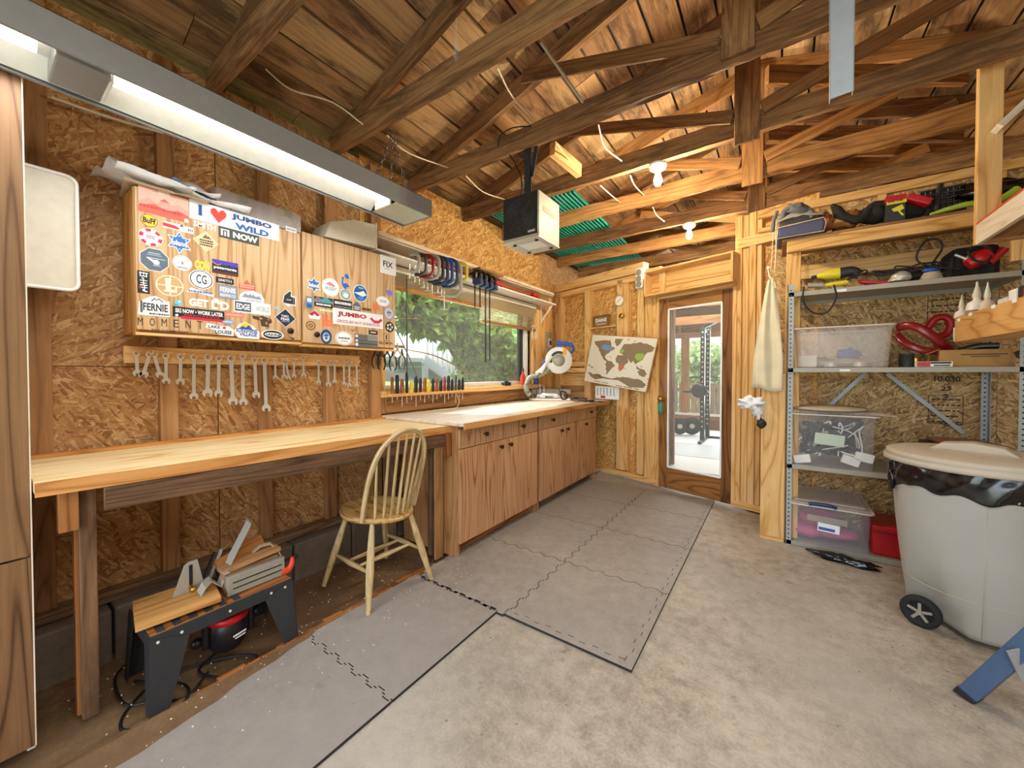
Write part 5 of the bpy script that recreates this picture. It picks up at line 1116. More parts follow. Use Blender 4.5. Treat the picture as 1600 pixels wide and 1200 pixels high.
for i, (px, py, L, tk, lb) in enumerate(wr_list):
    X = RXX+.03; p = PX(px, py, X); q = PX(px, py+L, X); Lm = p.z-q.z; r = .0125*tk+.002; th = .0035
    o0 = Vector((X, p.y, q.z)); b = MB(); U = Vector((0, 1, 0)); tilt = random.uniform(-.03, .03) + (-.22 if i in (1,) else .22 if i == 2 else .12 if i == 14 else 0)
    def pt(u, z, dx=0): return Vector((X+dx, p.y+u+(Lm-z)*tilt, q.z+z))
    # ring
    n = 16
    for k in range(n):
        a0, a1 = 2*math.pi*k/n, 2*math.pi*(k+1)/n
        b.add([pt(math.cos(a)*rr_, Lm+math.sin(a)*rr_-.0, dx) for a in (a0, a1) for rr_ in (r*.58, r) for dx in (-th, th)], [(1, 3, 7, 5), (2, 6, 7, 3), (0, 1, 5, 4), (0, 4, 6, 2)], 0, (0, 0, 1))
    # shank
    w0 = .0062*tk; z0, z1 = r*1.2, Lm-r*.85
    vs = [pt(u, z, dx) for z in (z0, z1) for dx in (-th*.7, th*.7) for u in (-w0, w0)]
    b.add(vs, [(0, 1, 3, 2), (4, 6, 7, 5), (0, 4, 5, 1), (2, 3, 7, 6), (0, 2, 6, 4), (1, 5, 7, 3)], 0, (0, 0, 1))
    jw = r*1.15; prof = [(-w0, 1.3), (-jw*.9, .75), (-jw, .1), (-jw*.72, -.65), (-jw*.38, -.75), (-jw*.42, .0), (0, .25), (jw*.42, .0), (jw*.5, -.95), (jw*.85, -.75), (jw, .1), (jw*.9, .75), (w0, 1.3)]
    vs = [pt(u, v*r, dx) for dx in (th, -th) for u, v in prof]; m = len(prof)
    b.add(vs, [tuple(range(m)), tuple(range(2*m-1, m-1, -1))]+[(k, m+k, m+(k+1) % m, (k+1) % m) for k in range(m)], 0, (0, 0, 1))
    o = obj('wrench', b, M['steel'], at=o0); tag(o, lb, 'wrench', 'wrenches hanging on the peg rail')
# pliers at the right end
def pliers(px, py, L, col, lb, X=RXX-.0, steel='steel_dark'):
    p = PX(px, py, X); q = PX(px, py+L, X); H = p.z-q.z; t = thing('pliers', lb, 'pliers', (X, p.y, q.z), 'pliers hanging beside the window')
    for sg in (-1, 1):
        b = MB(); b.tube([(X, p.y, q.z+H*.72), (X, p.y+sg*H*.16, q.z+H*.55), (X, p.y+sg*H*.2, q.z+H*.25), (X, p.y+sg*H*.11, q.z)], .006, 8, rs=[.005, .0065, .0065, .0045]); obj('grip', b, M[col], t)
    b = MB(); b.cyl((X-.006, p.y, q.z+H*.74), (X+.006, p.y, q.z+H*.74), .012); b.prism([(X-.004, p.y-.01, q.z+H*.74), (X-.004, p.y+.01, q.z+H*.74), (X-.004, p.y+.004, q.z+H), (X-.004, p.y-.004, q.z+H)], (.008, 0, 0)); obj('jaws', b, M[steel], t)
pliers(587, 543, 33, 'black', 'black handled pliers, first under the right cabinet end'); pliers(596, 543, 35, 'black', 'black handled pliers, second under the right cabinet end'); pliers(605, 544, 26, 'black', 'small black pliers, third under the right cabinet end')
pliers(614, 545, 34, 'black', 'black handled pliers against the window edge', WX+.06); pliers(621, 536, 38, 'steel', 'bare steel locking pliers at the window edge', WX+.07, 'steel'); pliers(628, 545, 32, 'steel_dark', 'dark steel pliers rightmost at the window edge', WX+.07)
b = MB(); p = PX(575, 540, WX+.06); q = PX(632, 536, WX+.06); b.box((WX+.046 if 0 else WX+.036, p.y, p.z), (WX+.065, q.y, p.z+.02)); thg('pliers_rail', b, M['stud'], 'narrow rail holding pliers beside the window', 'tool rail', .002)
# screwdrivers along the sill
sx = WX+.11
b = MB(); s0, s1 = PX(612, 606, sx), PX(728, 603, sx); b.box((WX+.076, s0.y-.02, 1.085), (WX+.145, s1.y, 1.105)); thg('tool_rack', b, M['pine'], 'thin drilled ledge holding the screwdrivers under the window', 'tool rack', .002)
cols = ['brown', 'black', 'brown', 'black', 'yellow', 'black', 'black', 'brown', 'yellow', 'black', 'brown', 'black', 'red_dark', 'black', 'black', 'steel_dark', 'black', 'black']
hs = [.075, .085, .065, .10, .055, .08, .07, .07, .06, .065, .07, .055, .075, .08, .06, .085, .06, .07]
for i in range(18):
    y = s0.y+.005+(s1.y-s0.y-.03)*i/17.5; H = hs[i]*1.6; r = .0165-(.003 if i % 3 == 0 else 0); xx = WX+.11
    t = thing('screwdriver', ('yellow handled' if cols[i] == 'yellow' else 'dark red handled' if cols[i] == 'red_dark' else 'steel grey' if cols[i] == 'steel_dark' else 'brown handled' if cols[i] == 'brown' else 'black handled')+' screwdriver, %s' % ['first at the left end of the sill rack', 'second from the left end of the rack', 'third from the left, left of the tall black handle', 'with the tallest black handle near the left end', 'left one of the two yellow handles', 'just right of the left yellow handle', 'midway between the two yellow handles', 'just left of the right yellow handle', 'right one of the two yellow handles', 'just right of the right yellow handle', 'second right of the right yellow handle', 'short one left of the dark red handle', 'in the middle of the right half of the rack', 'right beside the dark red handle', 'short one left of the steel grey handle', 'tall one in the right half of the rack', 'last but one at the right end', 'last one at the right end of the rack'][i], 'screwdriver', (xx, y, 1.0), 'screwdrivers in the rack on the window sill')
    b = MB(); b.lathe((xx, y, 1.1055), [(r*.75, 0), (r*.8, .008), (r, .02), (r*.9, H*.5), (r, H*.8), (r*.8, H+.01), (r*.3, H+.014)], 10); obj('handle', b, M[cols[i]], t)
    b = MB(); b.cyl((xx, y, 1.1055), (xx, y, 1.085-[.05, .03, .09, .06, .04, .10, .05, .07, .03, .08][i % 10]), .003, n=8); obj('shaft', b, M['steel'], t)
# ================================================================ WINDOW: shelf, blind, clamps
SX = -2.37
ya, yb = PX(592, 360, SX).y, PX(866, 463, SX).y
b = MB(); b.box((SX-.02, ya, 2.272), (SX, yb, 2.302)); b.box((WX, ya, 2.262), (SX-.02, yb, 2.272)); thg('clamp_shelf', b, M['ply'], 'narrow shelf with a pale front strip above the window, clamps hanging from it', 'shelf', .002)
b = MB(); b.box((WX, ya-.02, 2.155), (SX-.0, yb+.05, 2.172)); ws_ = thg('white_shelf', b, M['white'], 'white board shelf over the window blind', 'shelf', .002)
for y in (yb+.02,):
    b = MB(); b.bar((WX+.055, y-.02, 1.95), (SX-.03, y-.02, 2.15), .02, .012); b.box((WX+.05, y-.03, 1.93), (WX+.06, y-.01, 2.15)); obj('bracket', b, M['white'], ws_)
t = thing('window_blind', 'half raised wooden blind, hanging lower on the right', 'blind', (WX+.05, 3.0, 1.8))
by0, bym, by1 = WY0+.02, PX(752, 500, WX+.05).y, 4.2
b = MB(); b.box((WX+.02, by0, 2.09), (WX+.08, by1, 2.14)); obj('headrail', b, M['offwhite'], t, bev=.003)
b = MB()
for k in range(9): z = 2.075-k*.011; b.obox((WX+.05, (by0+by1)/2, z), (0, 1, 0), (1, 0, .15), (-.15, 0, 1), (by1-by0)/2, .024, .0016)
zl = PX(790, 500, WX+.05).z
for k in range(9): z = 1.975-k*.0165; b.obox((WX+.05, (bym+by1)/2, z), (0, 1, 0), (1, 0, -.1), (.1, 0, 1), (by1-bym)/2, .022, .0016)
o = obj('slats', b, M['slat'], t)
b = MB(); b.box((WX+.028, by0, 1.955), (WX+.072, bym-.02, 1.985)); obj('bottom_rail', b, M['bench_edge'], t, bev=.003)
b = MB(); b.box((WX+.028, bym, 1.805), (WX+.072, by1, 1.835)); obj('bottom_rail', b, M['stud'], t, bev=.003)
b = MB()
for y in (PX(637, 500, WX+.1).y,): b.cyl((WX+.09, y, 2.08), (WX+.09, y, 1.16), .006, n=8)
thg('hanging_rod', b, M['steel_dark'], 'thin dark rod hanging at the left of the window', 'rod')
# C clamps
def cclamp(px, py, H, Wd, col, lb, ang=.9, X=SX+.0, scr=.5):
    p = PX(px, py, X); k = 1/FPX*3.3; H *= k; Wd *= k
    t = thing('c_clamp', lb, 'clamp', (p.x, p.y, p.z-H), 'clamps hanging over the window')
    d = Vector((math.cos(ang), math.sin(ang), 0)); P = lambda a, z: Vector((p.x+d.x*a, p.y+d.y*a, p.z-H+z))
    b = MB(); b.tube([P(0, H*.98), P(Wd*.55, H), P(Wd*.95, H*.86), P(Wd, H*.5), P(Wd*.95, H*.14), P(Wd*.55, 0), P(0, H*.03)], .014, 8, sub=4, flat=(-d.y, d.x, 0)); obj('frame', b, M[col], t)
    b = MB(); b.cyl(P(0, H*.42), P(0, -H*scr), .004, n=8); b.cyl(P(-.03, -H*scr), P(.03, -H*scr), .0025, n=6); b.cyl(P(0, H*.42), P(0, H*.46), .010, n=10); obj('screw', b, M['steel'], t)
cs = [(640, 398, 24, 15, 'shelf_metal', 'smallest grey clamp at the left end of the row', .3), (648, 399, 28, 18, 'steel_dark', 'small dark clamp second in the row', .3), (655, 400, 30, 22, 'red_dark', 'small reddish brown clamp near the left end', .35), (662, 400, 34, 24, 'shelf_metal', 'grey green clamp left of the white gap', .4), (668, 401, 37, 24, 'charcoal', 'dark grey clamp in the middle of the row', .42), (675, 402, 40, 24, 'navy', 'dark navy clamp left of the bright blue one', .5), (684, 404, 38, 22, 'blue', 'bright blue clamp with a square frame', .6), (690, 405, 42, 24, 'navy', 'navy clamp right behind the bright blue one', .6), (694, 407, 56, 26, 'shelf_metal', 'largest grey clamp at the right of the blue one', .6)]
for a in cs: cclamp(a[0], a[1], a[2], a[3], a[4], a[5], a[6], SX+.012, .35)
cclamp(708, 411, 28, 22, 'yellow', 'yellow framed clamp hanging alone', .5, SX+.012, .1)
t = thing('red_bar_clamp', 'red ended pipe clamp stored along the shelf', 'clamp', (SX-.1, 3.0, 2.18))
b = MB(); b.cyl((SX-.08, PX(672, 400, SX).y, 2.235), (SX-.08, PX(850, 455, SX).y, 2.215), .008); obj('bar', b, M['orange'], t)
b = MB(); b.box((SX-.10, PX(700, 410, SX).y, 2.20), (SX-.03, PX(706, 410, SX).y, 2.255)); obj('clamp_head', b, M['red'], t, bev=.004)
for u_, v_ in ((780, 790), (838, 846)): b = MB(); b.box((SX-.10, PX(u_, 430, SX).y, 2.19), (SX-.03, PX(v_, 430, SX).y, 2.235)); obj('clamp_head', b, M['red'], t, bev=.004)
for i, (px, py, L, lb) in enumerate(((742, 425, 55, 'blue and black bar clamp, leftmost and shortest of the four'), (750, 428, 52, 'blue and black bar clamp, second of the four'), (758.5, 431, 135, 'blue and black bar clamp, third of the four, with a long bar'), (765, 434, 130, 'blue and black bar clamp, rightmost of the four'))):
    X = SX+.05; p = PX(px, py, X); q = PX(px, py+L, X); t = thing('bar_clamp', lb, 'clamp', (X, p.y, q.z), 'blue bar clamps over the window')
    b = MB(); b.box((X-.003, p.y-.008, q.z), (X+.003, p.y+.008, p.z+.03)); obj('bar', b, M['black_wood'], t)
    b = MB(); zt = PX(px, py+18, X).z; b.prism([(X+.0, p.y-.03, zt+.05), (X+.09, p.y-.03, zt+.03), (X+.10, p.y-.03, zt-.02), (X+.02, p.y-.03, zt-.03), (X-.01, p.y-.03, zt-.0)], (0, .045, 0)); obj('grip', b, M['navy'], t, bev=.006)
    b = MB(); b.tube([(X-.05, p.y+.0, zt+.09), (X+.02, p.y, zt+.12), (X+.07, p.y, zt+.08), (X+.06, p.y, zt+.04)], .014, 8); b.box((X-.02, p.y-.015, zt+.03), (X+.02, p.y+.015, zt+.10)); obj('jaw', b, M['black'], t, bev=.003)
b = MB(); b.box((SX-.0, PX(738, 425, SX).y, 2.24), (SX+.10, PX(775, 425, SX).y, 2.262)); thg('clamp_bracket', b, M['stud'], 'stub of wood carrying the four blue bar clamps', 'bracket', .002)
# cord coil, outlet
b = MB(); c = PX(833, 520, WX+.06)
for k in range(4): b.tube([c+Vector((.008*k, .04*math.sin(a)*(1+.1*k), -.0+.085*math.cos(a)+.02-.01*k)) for a in [2*math.pi*i/10 for i in range(10)]], .004, 6, closed=True, sub=3)
b.tube([c+Vector((0, 0, .1)), c+Vector((-.0, .01, .25)), c+Vector((-.02, .02, .33))], .004, 6); thg('cord_coil', b, M['cable_white'], 'coil of white cord hanging by the window corner', 'cord')
t = thing('wall_outlet', 'brushed steel outlet plate in the corner by the window', 'outlet', tuple(PX(858, 535, WX+.05)))
p, q = PX(852.5, 518, WX+.05), PX(864, 553, WX+.05)
b = MB(); b.box((WX+.045, p.y, q.z), (WX+.055, q.y, p.z)); obj('plate', b, M['shelf_metal'], t, bev=.003)
b = MB(); m = (p+q)/2; b.box((WX+.055, m.y-.035, m.z-.06), (WX+.062, m.y+.035, m.z+.06)); obj('socket', b, M['offwhite'], t, bev=.002); b = MB(); b.box((WX+.062, m.y-.02, m.z-.03), (WX+.072, m.y+.02, m.z+.03)); obj('plug', b, M['black'], t, bev=.003)
# ================================================================ FLUORESCENT FIXTURE
fa, fb, zb = -2.02, -1.75, 2.23; fy1 = PX(675, 341, fb).y; fy0 = -.85
t = thing('tube_light', 'long grey strip light hanging on chains over the bench', 'ceiling light', ((fa+fb)/2, (fy0+fy1)/2, zb))
b = MB(); b.box((fb-.003, fy0, zb), (fb, fy1, zb+.10)); b.box((fa, fy0, zb), (fa+.003, fy1, zb+.10)); b.box((fa, fy0, zb+.095), (fb, fy1, zb+.10)); b.box((fa, fy1-.003, zb), (fb, fy1, zb+.10)); b.box((fa, fy0, zb), (fb, fy0+.003, zb+.10))
b.box((fb-.012, fy0, zb-.001), (fb, fy1, zb+.003)); b.box((fa, fy0, zb-.001), (fa+.012, fy1, zb+.003)); obj('housing', b, M['fixture'], t, bev=.002)
xm = (fa+fb)/2
b = MB(); b.prism([(fa+.012, fy0+.01, zb+.012), (fa+.075, fy0+.01, zb+.06), (fb-.075, fy0+.01, zb+.06), (fb-.012, fy0+.01, zb+.012), (fb-.012, fy0+.01, zb+.015), (fb-.075, fy0+.01, zb+.064), (fa+.075, fy0+.01, zb+.064), (fa+.012, fy0+.01, zb+.015)], (0, fy1-fy0-.26, 0)); obj('reflector', b, M['fixture_in'], t)
b = MB(); b.prism([(fa+.012, fy1-.24, zb+.01), (fb-.012, fy1-.24, zb+.01), (fb-.012, fy1-.004, zb+.006), (fa+.012, fy1-.004, zb+.006)], (0, 0, .003)); obj('end_plate', b, M['alu'], t)
ty0 = PX(172, 120, xm).y
for (u, v, nm) in ((ty0, fy1-.26, 'tube'), (fy0+.03, ty0-.16, 'tube')):
    for xx in (xm+.03,):
        b = MB(); b.cyl((xx, u, zb+.038), (xx, v, zb+.038), .024, n=16); obj(nm, b, M['tube'], t, label='lit white tube')
b = MB(); b.prism([(xm-.10, ty0-.13, zb+.0), (xm+.10, ty0-.13, zb+.0), (xm+.08, ty0-.13, zb+.06), (xm-.08, ty0-.13, zb+.06)], (0, .12, 0)); obj('ballast_cover', b, M['fixture'], t, bev=.006)
b = MB(); b.box((xm-.07, ty0-.012, zb+.0), (xm+.07, ty0-.002, zb+.066)); b.box((xm-.07, fy1-.262, zb+.0), (xm+.07, fy1-.25, zb+.066)); obj('lamp_holder', b, M['fixture_in'], t, bev=.002)
def chain(parent, p, q, s=.017):
    b = MB(); p = Vector(p); q = Vector(q); n = max(2, int((q-p).length/(s*1.7))); d = (q-p).normalized(); a = d.orthogonal().normalized(); c_ = d.cross(a)
    for i in range(n):
        c = p.lerp(q, (i+.5)/n); w_ = a if i % 2 else c_
        b.tube([c+d*(s*1.05*math.cos(k))+w_*(s*.5*math.sin(k)) for k in [2*math.pi*j/8 for j in range(8)]], .0028, 5, closed=True, sub=1)
    return obj('chain', b, M['chain'], parent)
hk = PX(615, 209, -1.9)
chain(t, (hk.x, hk.y, hk.z), (xm, fy1-.06, zb+.10)); chain(t, (hk.x, hk.y, hk.z), (hk.x-.01, hk.y-.02, hk.z-.34)); chain(t, (hk.x, hk.y, hk.z), (xm+.05, fy1-.35, zb+.1)); chain(t, (xm, .1, 2.8), (xm, .1, zb+.1))
b = MB(); b.tube([(hk.x, hk.y, hk.z+.03), (hk.x, hk.y+.01, hk.z+.0), (hk.x, hk.y-.01, hk.z-.02)], .004, 6); obj('hook', b, M['steel_dark'], t)
# light given off by the tubes themselves
lamp('strip_light_glow', 'AREA', (xm, .75, zb-.012), 13, (.92, .96, 1), shape='RECTANGLE', size=.22, size_y=1.7)
# ================================================================ HEATER
hy = 2.13; g0, g1 = PY(787, 312, hy), PY(842, 297, hy); zt, zb_ = (g0.z+g1.z)/2, PY(842, 368, hy).z
hd = PX(874, 322, g1.x).y-hy
t = thing('unit_heater', 'boxy electric heater hanging from the roof truss', 'heater', ((g0.x+g1.x)/2, hy+hd/2, zb_))
b = MB(); b.box((g0.x, hy, zb_), (g1.x, hy+hd, zt)); obj('body', b, M['heater_side'], t, bev=.004)
b = MB(); b.box((g0.x+.004, hy-.010, zb_+.02), (g1.x-.004, hy+.0, zt-.004)); gl = obj('grille', b, M['grille'], t, bev=.002)
b = MB(); cc = Vector(((g0.x+g1.x)/2, hy-.012, (zb_+zt)/2+.005))
for r in (.03, .05, .07, .09, .11):
    b.tube([cc+Vector((math.cos(a)*r, 0, math.sin(a)*r)) for a in [2*math.pi*i/16 for i in range(16)]], .0022, 5, closed=True, sub=2)
for a in range(8): b.cyl(cc+Vector((math.cos(a*.785)*.02, 0, math.sin(a*.785)*.02)), cc+Vector((math.cos(a*.785)*.12, 0, math.sin(a*.785)*.12)), .0018, n=5)
obj('fan_guard', b, M['steel_dark'], gl, label='round wire fan guard')
b = MB(); nx = 22
for i in range(nx):
    x = g0.x+.012+(g1.x-g0.x-.024)*i/(nx-1); b.box((x-.0012, hy-.0125, zb_+.025), (x+.0012, hy-.010, zt-.01))
for i in range(nx):
    z = zb_+.03+(zt-zb_-.04)*i/(nx-1); b.box((g0.x+.01, hy-.0135, z-.0012), (g1.x-.01, hy-.0125, z+.0012))
obj('mesh', b, M['charcoal'], gl)
b = MB(); b.box((g1.x-.075, hy-.015, zb_+.03), (g1.x-.02, hy-.0138, zb_+.045)); obj('badge', b, M['alu'], gl)
b = MB(); b.box((g0.x-.003, hy-.006, zb_-.006), (g1.x+.003, hy+hd+.003, zb_)); bp = obj('bottom_plate', b, M['alu'], t, bev=.001)
for u, v in ((.2, .2), (.85, .15), (.2, .85), (.85, .85)):
    b = MB(); b.cyl((g0.x+(g1.x-g0.x)*u, hy+hd*v, zb_-.006), (g0.x+(g1.x-g0.x)*u, hy+hd*v, zb_-.012), .013, n=12); obj('rubber_foot', b, M['rubber'], bp)
b = MB(); b.box((g0.x+.08, hy+.07, zb_-.0075), (g1.x-.04, hy+.19, zb_-.0062)); obj('rating_plate', b, M['white'], bp)
b = MB(); b.box((g1.x+.0005, hy+.05, zt-.12), (g1.x+.0015, hy+.22, zt-.085)); obj('side_badge', b, paint('B8805C'), t)
b = MB(); sx_ = PY(825, 270, hy+.09).x; b.box((sx_-.028, hy+.088, zt-.02), (sx_+.028, hy+.092, 2.93)); b.bar((sx_+.09, hy+.09, 2.92), (sx_+.03, hy+.09, zt+.15), .03, .004, (0, 1, 0)); obj('hanger_strap', b, M['charcoal'], t)
b = MB(); b.tube([(sx_-.15, hy+.07, 2.82), (sx_-.1, hy+.1, 2.72), (sx_-.06, hy+.1, 2.62), (sx_-.06, hy+.1, zt)], .005, 6); obj('power_cable', b, M['cable_black'], t)
# ================================================================ BULBS
for px, py, y, lb in ((1028, 270, 2.925, 'bare lit bulb in a white holder on the nearer truss'), (1077, 360, 4.265, 'bare lit bulb in a white holder on the farther truss')):
    p = PY(px, py, y); c = Vector((p.x, y-.0, 2.80)); t = thing('ceiling_bulb', lb, 'light bulb', (c.x, c.y, 2.66), 'bare bulbs under the trusses')
    b = MB(); b.lathe(c, [(.025, -.05), (.035, -.045), (.055, -.03), (.062, -.012), (.062, 0)], 22); obj('lamp_holder', b, M['porcelain'], t)
    b = MB(); b.lathe(c, [(.002, -.155), (.018, -.15), (.028, -.13), (.03, -.11), (.022, -.08), (.014, -.06), (.013, -.05)], 18, cap=False); obj('bulb', b, M['bulb'], t)
    lamp('bulb_light', 'POINT', (c.x, c.y, 2.60), 62, (1, .86, .62), shadow_soft_size=.04)
# ================================================================ WIRES, STRAP, BAG ON THE ROOF
def wire(pts, lb, r=.005, m='cable_white'): b = MB(); b.tube(pts, r, 6); thg('cable', b, M[m], lb, 'cable')
rf = lambda x, y: (x, y, roofz(x)+.085)
wire([PY(415, 108, 1.0), PY(455, 140, 1.12), PY(520, 160, 1.3), PY(568, 195, 1.46)], 'white cable crossing the planks at the upper left')
wire([PY(605, 212, 1.5), PY(640, 240, 1.75), PY(700, 262, 2.16)], 'white cable running behind the light chains')
wire([PY(728, 275, 2.2), PY(755, 300, 2.5), PY(790, 312, 2.9)], 'white cable between the second and third truss')
wire([PY(778, 108, 1.52), PY(800, 150, 1.85), PY(835, 190, 2.18)], 'white cable above the heater between two trusses')
wire([PY(935, 195, 2.24), PY(945, 230, 2.55), PY(972, 252, 2.88)], 'pale cable left of the nearer bulb, curving down')
wire([PY(985, 275, 2.95), PY(992, 290, 3.2), PY(1007, 306, 3.53)], 'short pale cable right of the heater bracket')
wire([PY(938, 290, 2.95), PY(955, 305, 3.2), PY(968, 316, 3.53)], 'short pale cable left of the nearer bulb')
wire([PY(1020, 324, 3.6), PY(1026, 336, 3.9), PY(1038, 346, 4.2)], 'short pale cable left of the farther bulb')
wire([PY(870, 225, 2.25), PY(885, 245, 2.6), PY(905, 268, 2.88)], 'tan cable beside the heater hanger')
wire([PY(778, 228, 2.1), PY(782, 212, 2.12), PY(800, 200, 2.14), PY(830, 197, 2.17)], 'black cable looping over the heater truss', .004, 'cable_black')
b = MB(); b.bar(PY(845, 66, 1.9), PY(915, 166, 2.2), .012, .012); thg('conduit', b, M['alu'], 'thin straight metal conduit crossing above the heater', 'conduit')
b = MB(); p, q = PY(863, 232, 2.5), PY(905, 268, 2.85); b.bar(p, q, .05, .10, (0, 0, 1)); thg('timber_block', b, M['pine'], 'new pale timber piece beside the heater hanger', 'timber', .003)
# hanging galvanised strap near the camera
p0, p1, p2, p3 = PY(1297, -190, 1.55), PY(1337, -190, 1.55), PY(1333, 142, 1.55), PY(1297, 155, 1.55)
b = MB(); b.prism([p0, p1, p2, p3], (0, .003, 0)); b.prism([p1, p1+Vector((.0, .03, 0)), p2+Vector((0, .03, 0)), p2], (.002, 0, 0)); b.prism([p0, p0+Vector((.0, .03, 0)), p3+Vector((0, .03, 0)), p3], (.002, 0, 0)); thg('metal_strap', b, M['strap_metal'], 'grey sheet metal strap hanging from the roof at the top', 'metal strap', .001)
c = PY(713, 80, 1.47); b = MB(); b.lathe(c, [(.012, -.05), (.02, -.03), (.016, 0), (.012, .05), (.01, .12)], 12, sx=.7); b.cyl(c+Vector((0, 0, .12)), (c.x, c.y, 2.9+.2), .004); thg('plastic_bag_hook', b, M['clear'], 'crumpled clear plastic bag hanging at the top edge', 'plastic bag')
# white conduit on the left wall behind the light
b = MB(); b.tube([PX(80, 152, WX+.06), PX(160, 180, WX+.055), PX(255, 208, WX+.055)], .007, 6); thg('wall_conduit', b, M['offwhite'], 'thin white conduit on the wall above the papers', 'conduit')
# ================================================================ FAR WALL ITEMS
def PD(px, py, Z): r = ray(px, py); return EY + r*(Z/r.dot(F0))
# box shelf over the door
o_ = .15; sa, sb = ws(PW(1006, 450, o_)), ws(PW(1145, 415, o_)); zb_ = (PW(1006, 463, o_).z+PW(1145, 440, o_).z)/2; zt = (PW(1006, 429, o_).z+PW(1145, 392, o_).z)/2
t = thing('box_shelf', 'open pine box shelf fixed above the glazed door', 'shelf', tuple(WP((sa+sb)/2, zb_, .08)))
def wobj(nm, par, boxes, mat, bev=.003, label=None):
    mb = MB()
    for q in boxes: wbox(mb, *q)
    return obj(nm, mb, mat, par, bev=bev, label=label)
wobj('bottom_board', t, [(sa, sb, zb_, zb_+.02, .012, o_)], M['pine']); wobj('end_board', t, [(sa, sa+.02, zb_+.02, zt, .012, o_)], M['pine']); wobj('end_board', t, [(sb-.02, sb, zb_+.02, zt, .012, o_)], M['pine'])
wobj('top_board', t, [(sa, sb, zt, zt+.018, .012, o_)], M['pine']); wobj('back_board', t, [(sa+.02, sb-.02, zb_+.02, zb_+.095, .012, .03), (sa+.02, sb-.02, zb_+.10, zt, .012, .028), (sa+.12, sa+.19, zb_+.02, zt, .03, .045)], M['pine'])
# light and siren box
t = thing('alarm_unit', 'white double alarm unit high on the stud left of the door', 'alarm', tuple(PW(999, 450, .05)))
sc_ = ws(PW(999, 440, .05)); z0, z1 = PW(999, 450, .05).z, PW(999, 419, .05).z
wobj('housing', t, [(sc_-.05, sc_+.05, z0, z1, .0, .06)], M['white'], .012)
b = MB()
for zz in (z1-.05, (z0+z1)/2-.01, z0+.04): b.cyl(WP(sc_, zz, .06), WP(sc_, zz, .07), .034, n=18)
obj('lens', b, M['shelf_metal'], t)
# thermometer, small fitting
t = thing('wall_thermometer', 'round white dial thermometer on the partition stud', 'thermometer', tuple(PW(968.5, 470, .01)))
c = PW(968.5, 470, .005); b = MB(); b.lathe(c, [(.062, 0), (.066, .012), (.06, .02), (.052, .018)], 26, 0, WN); obj('case', b, M['steel'], t)
b = MB(); b.cyl(c+WN*.016, c+WN*.0185, .053, n=24); obj('dial', b, M['white'], t); b = MB(); b.obox(c+WN*.0205, WD+UPV*.7, UPV-WD*.7, WN, .036, .0025, .001); obj('pointer', b, M['red'], t)
c = PW(974, 494, .0); b = MB(); b.lathe(c, [(.018, 0), (.02, .02), (.03, .03), (.028, .05), (.0, .052)], 14, 0, WN, cap=False); thg('brass_fitting', b, M['brass'], 'small brass knob fitting below the round thermometer', 'fitting')
# little shelf with framed sign
sA, sB = ws(PW(922, 510, -.0)), ws(PW(963, 510, -.0)); zz = PW(942, 510, 0).z
t = thg('niche_shelf', MB(), M['pine'], '', '') if False else None
b = MB(); wbox(b, sA, sB, zz-.018, zz, -.084, .005); ns = thg('niche_shelf', b, M['pine'], 'little shelf between two studs under the framed sign', 'shelf', .002)
p, q = PW(927, 507, -.03), PW(951, 493, -.03); s0, s1 = ws(p), ws(q); m = (s0+s1)/2; hw = (s1-s0)/2
t = thing('framed_sign', 'small dark framed sign leaning on the niche shelf', 'framed sign', tuple(WP(m, zz, -.03)))
b = MB(); U = (WD+UPV*.0).normalized(); fr_ = (WP(m, zz+.075, -.03), U, UPV, WN)
for a in ((m-hw, m+hw, zz+.001, zz+.016), (m-hw, m+hw, zz+.134, zz+.149), (m-hw, m-hw+.014, zz+.001, zz+.149), (m+hw-.014, m+hw, zz+.001, zz+.149)): wbox(b, a[0], a[1], a[2], a[3], -.045, -.025)
obj('frame', b, M['door_wood'], t, bev=.002); b = MB(); wbox(b, m-hw+.01, m+hw-.01, zz+.01, zz+.14, -.043, -.036); obj('panel', b, paint('8A6A50'), t)
b = MB(); b.text((WP(m, zz+.075, -.0355), WD, UPV, WN), 'DANS', 0, .012, hw*1.4, .045, 0, .0006, .03); b.poly2((WP(m, zz+.075, -.0355), WD, UPV, WN), rct(-hw*.6, -.04, hw*.6, -.034), 0, .0006); obj('lettering', b, M['paper'], t)
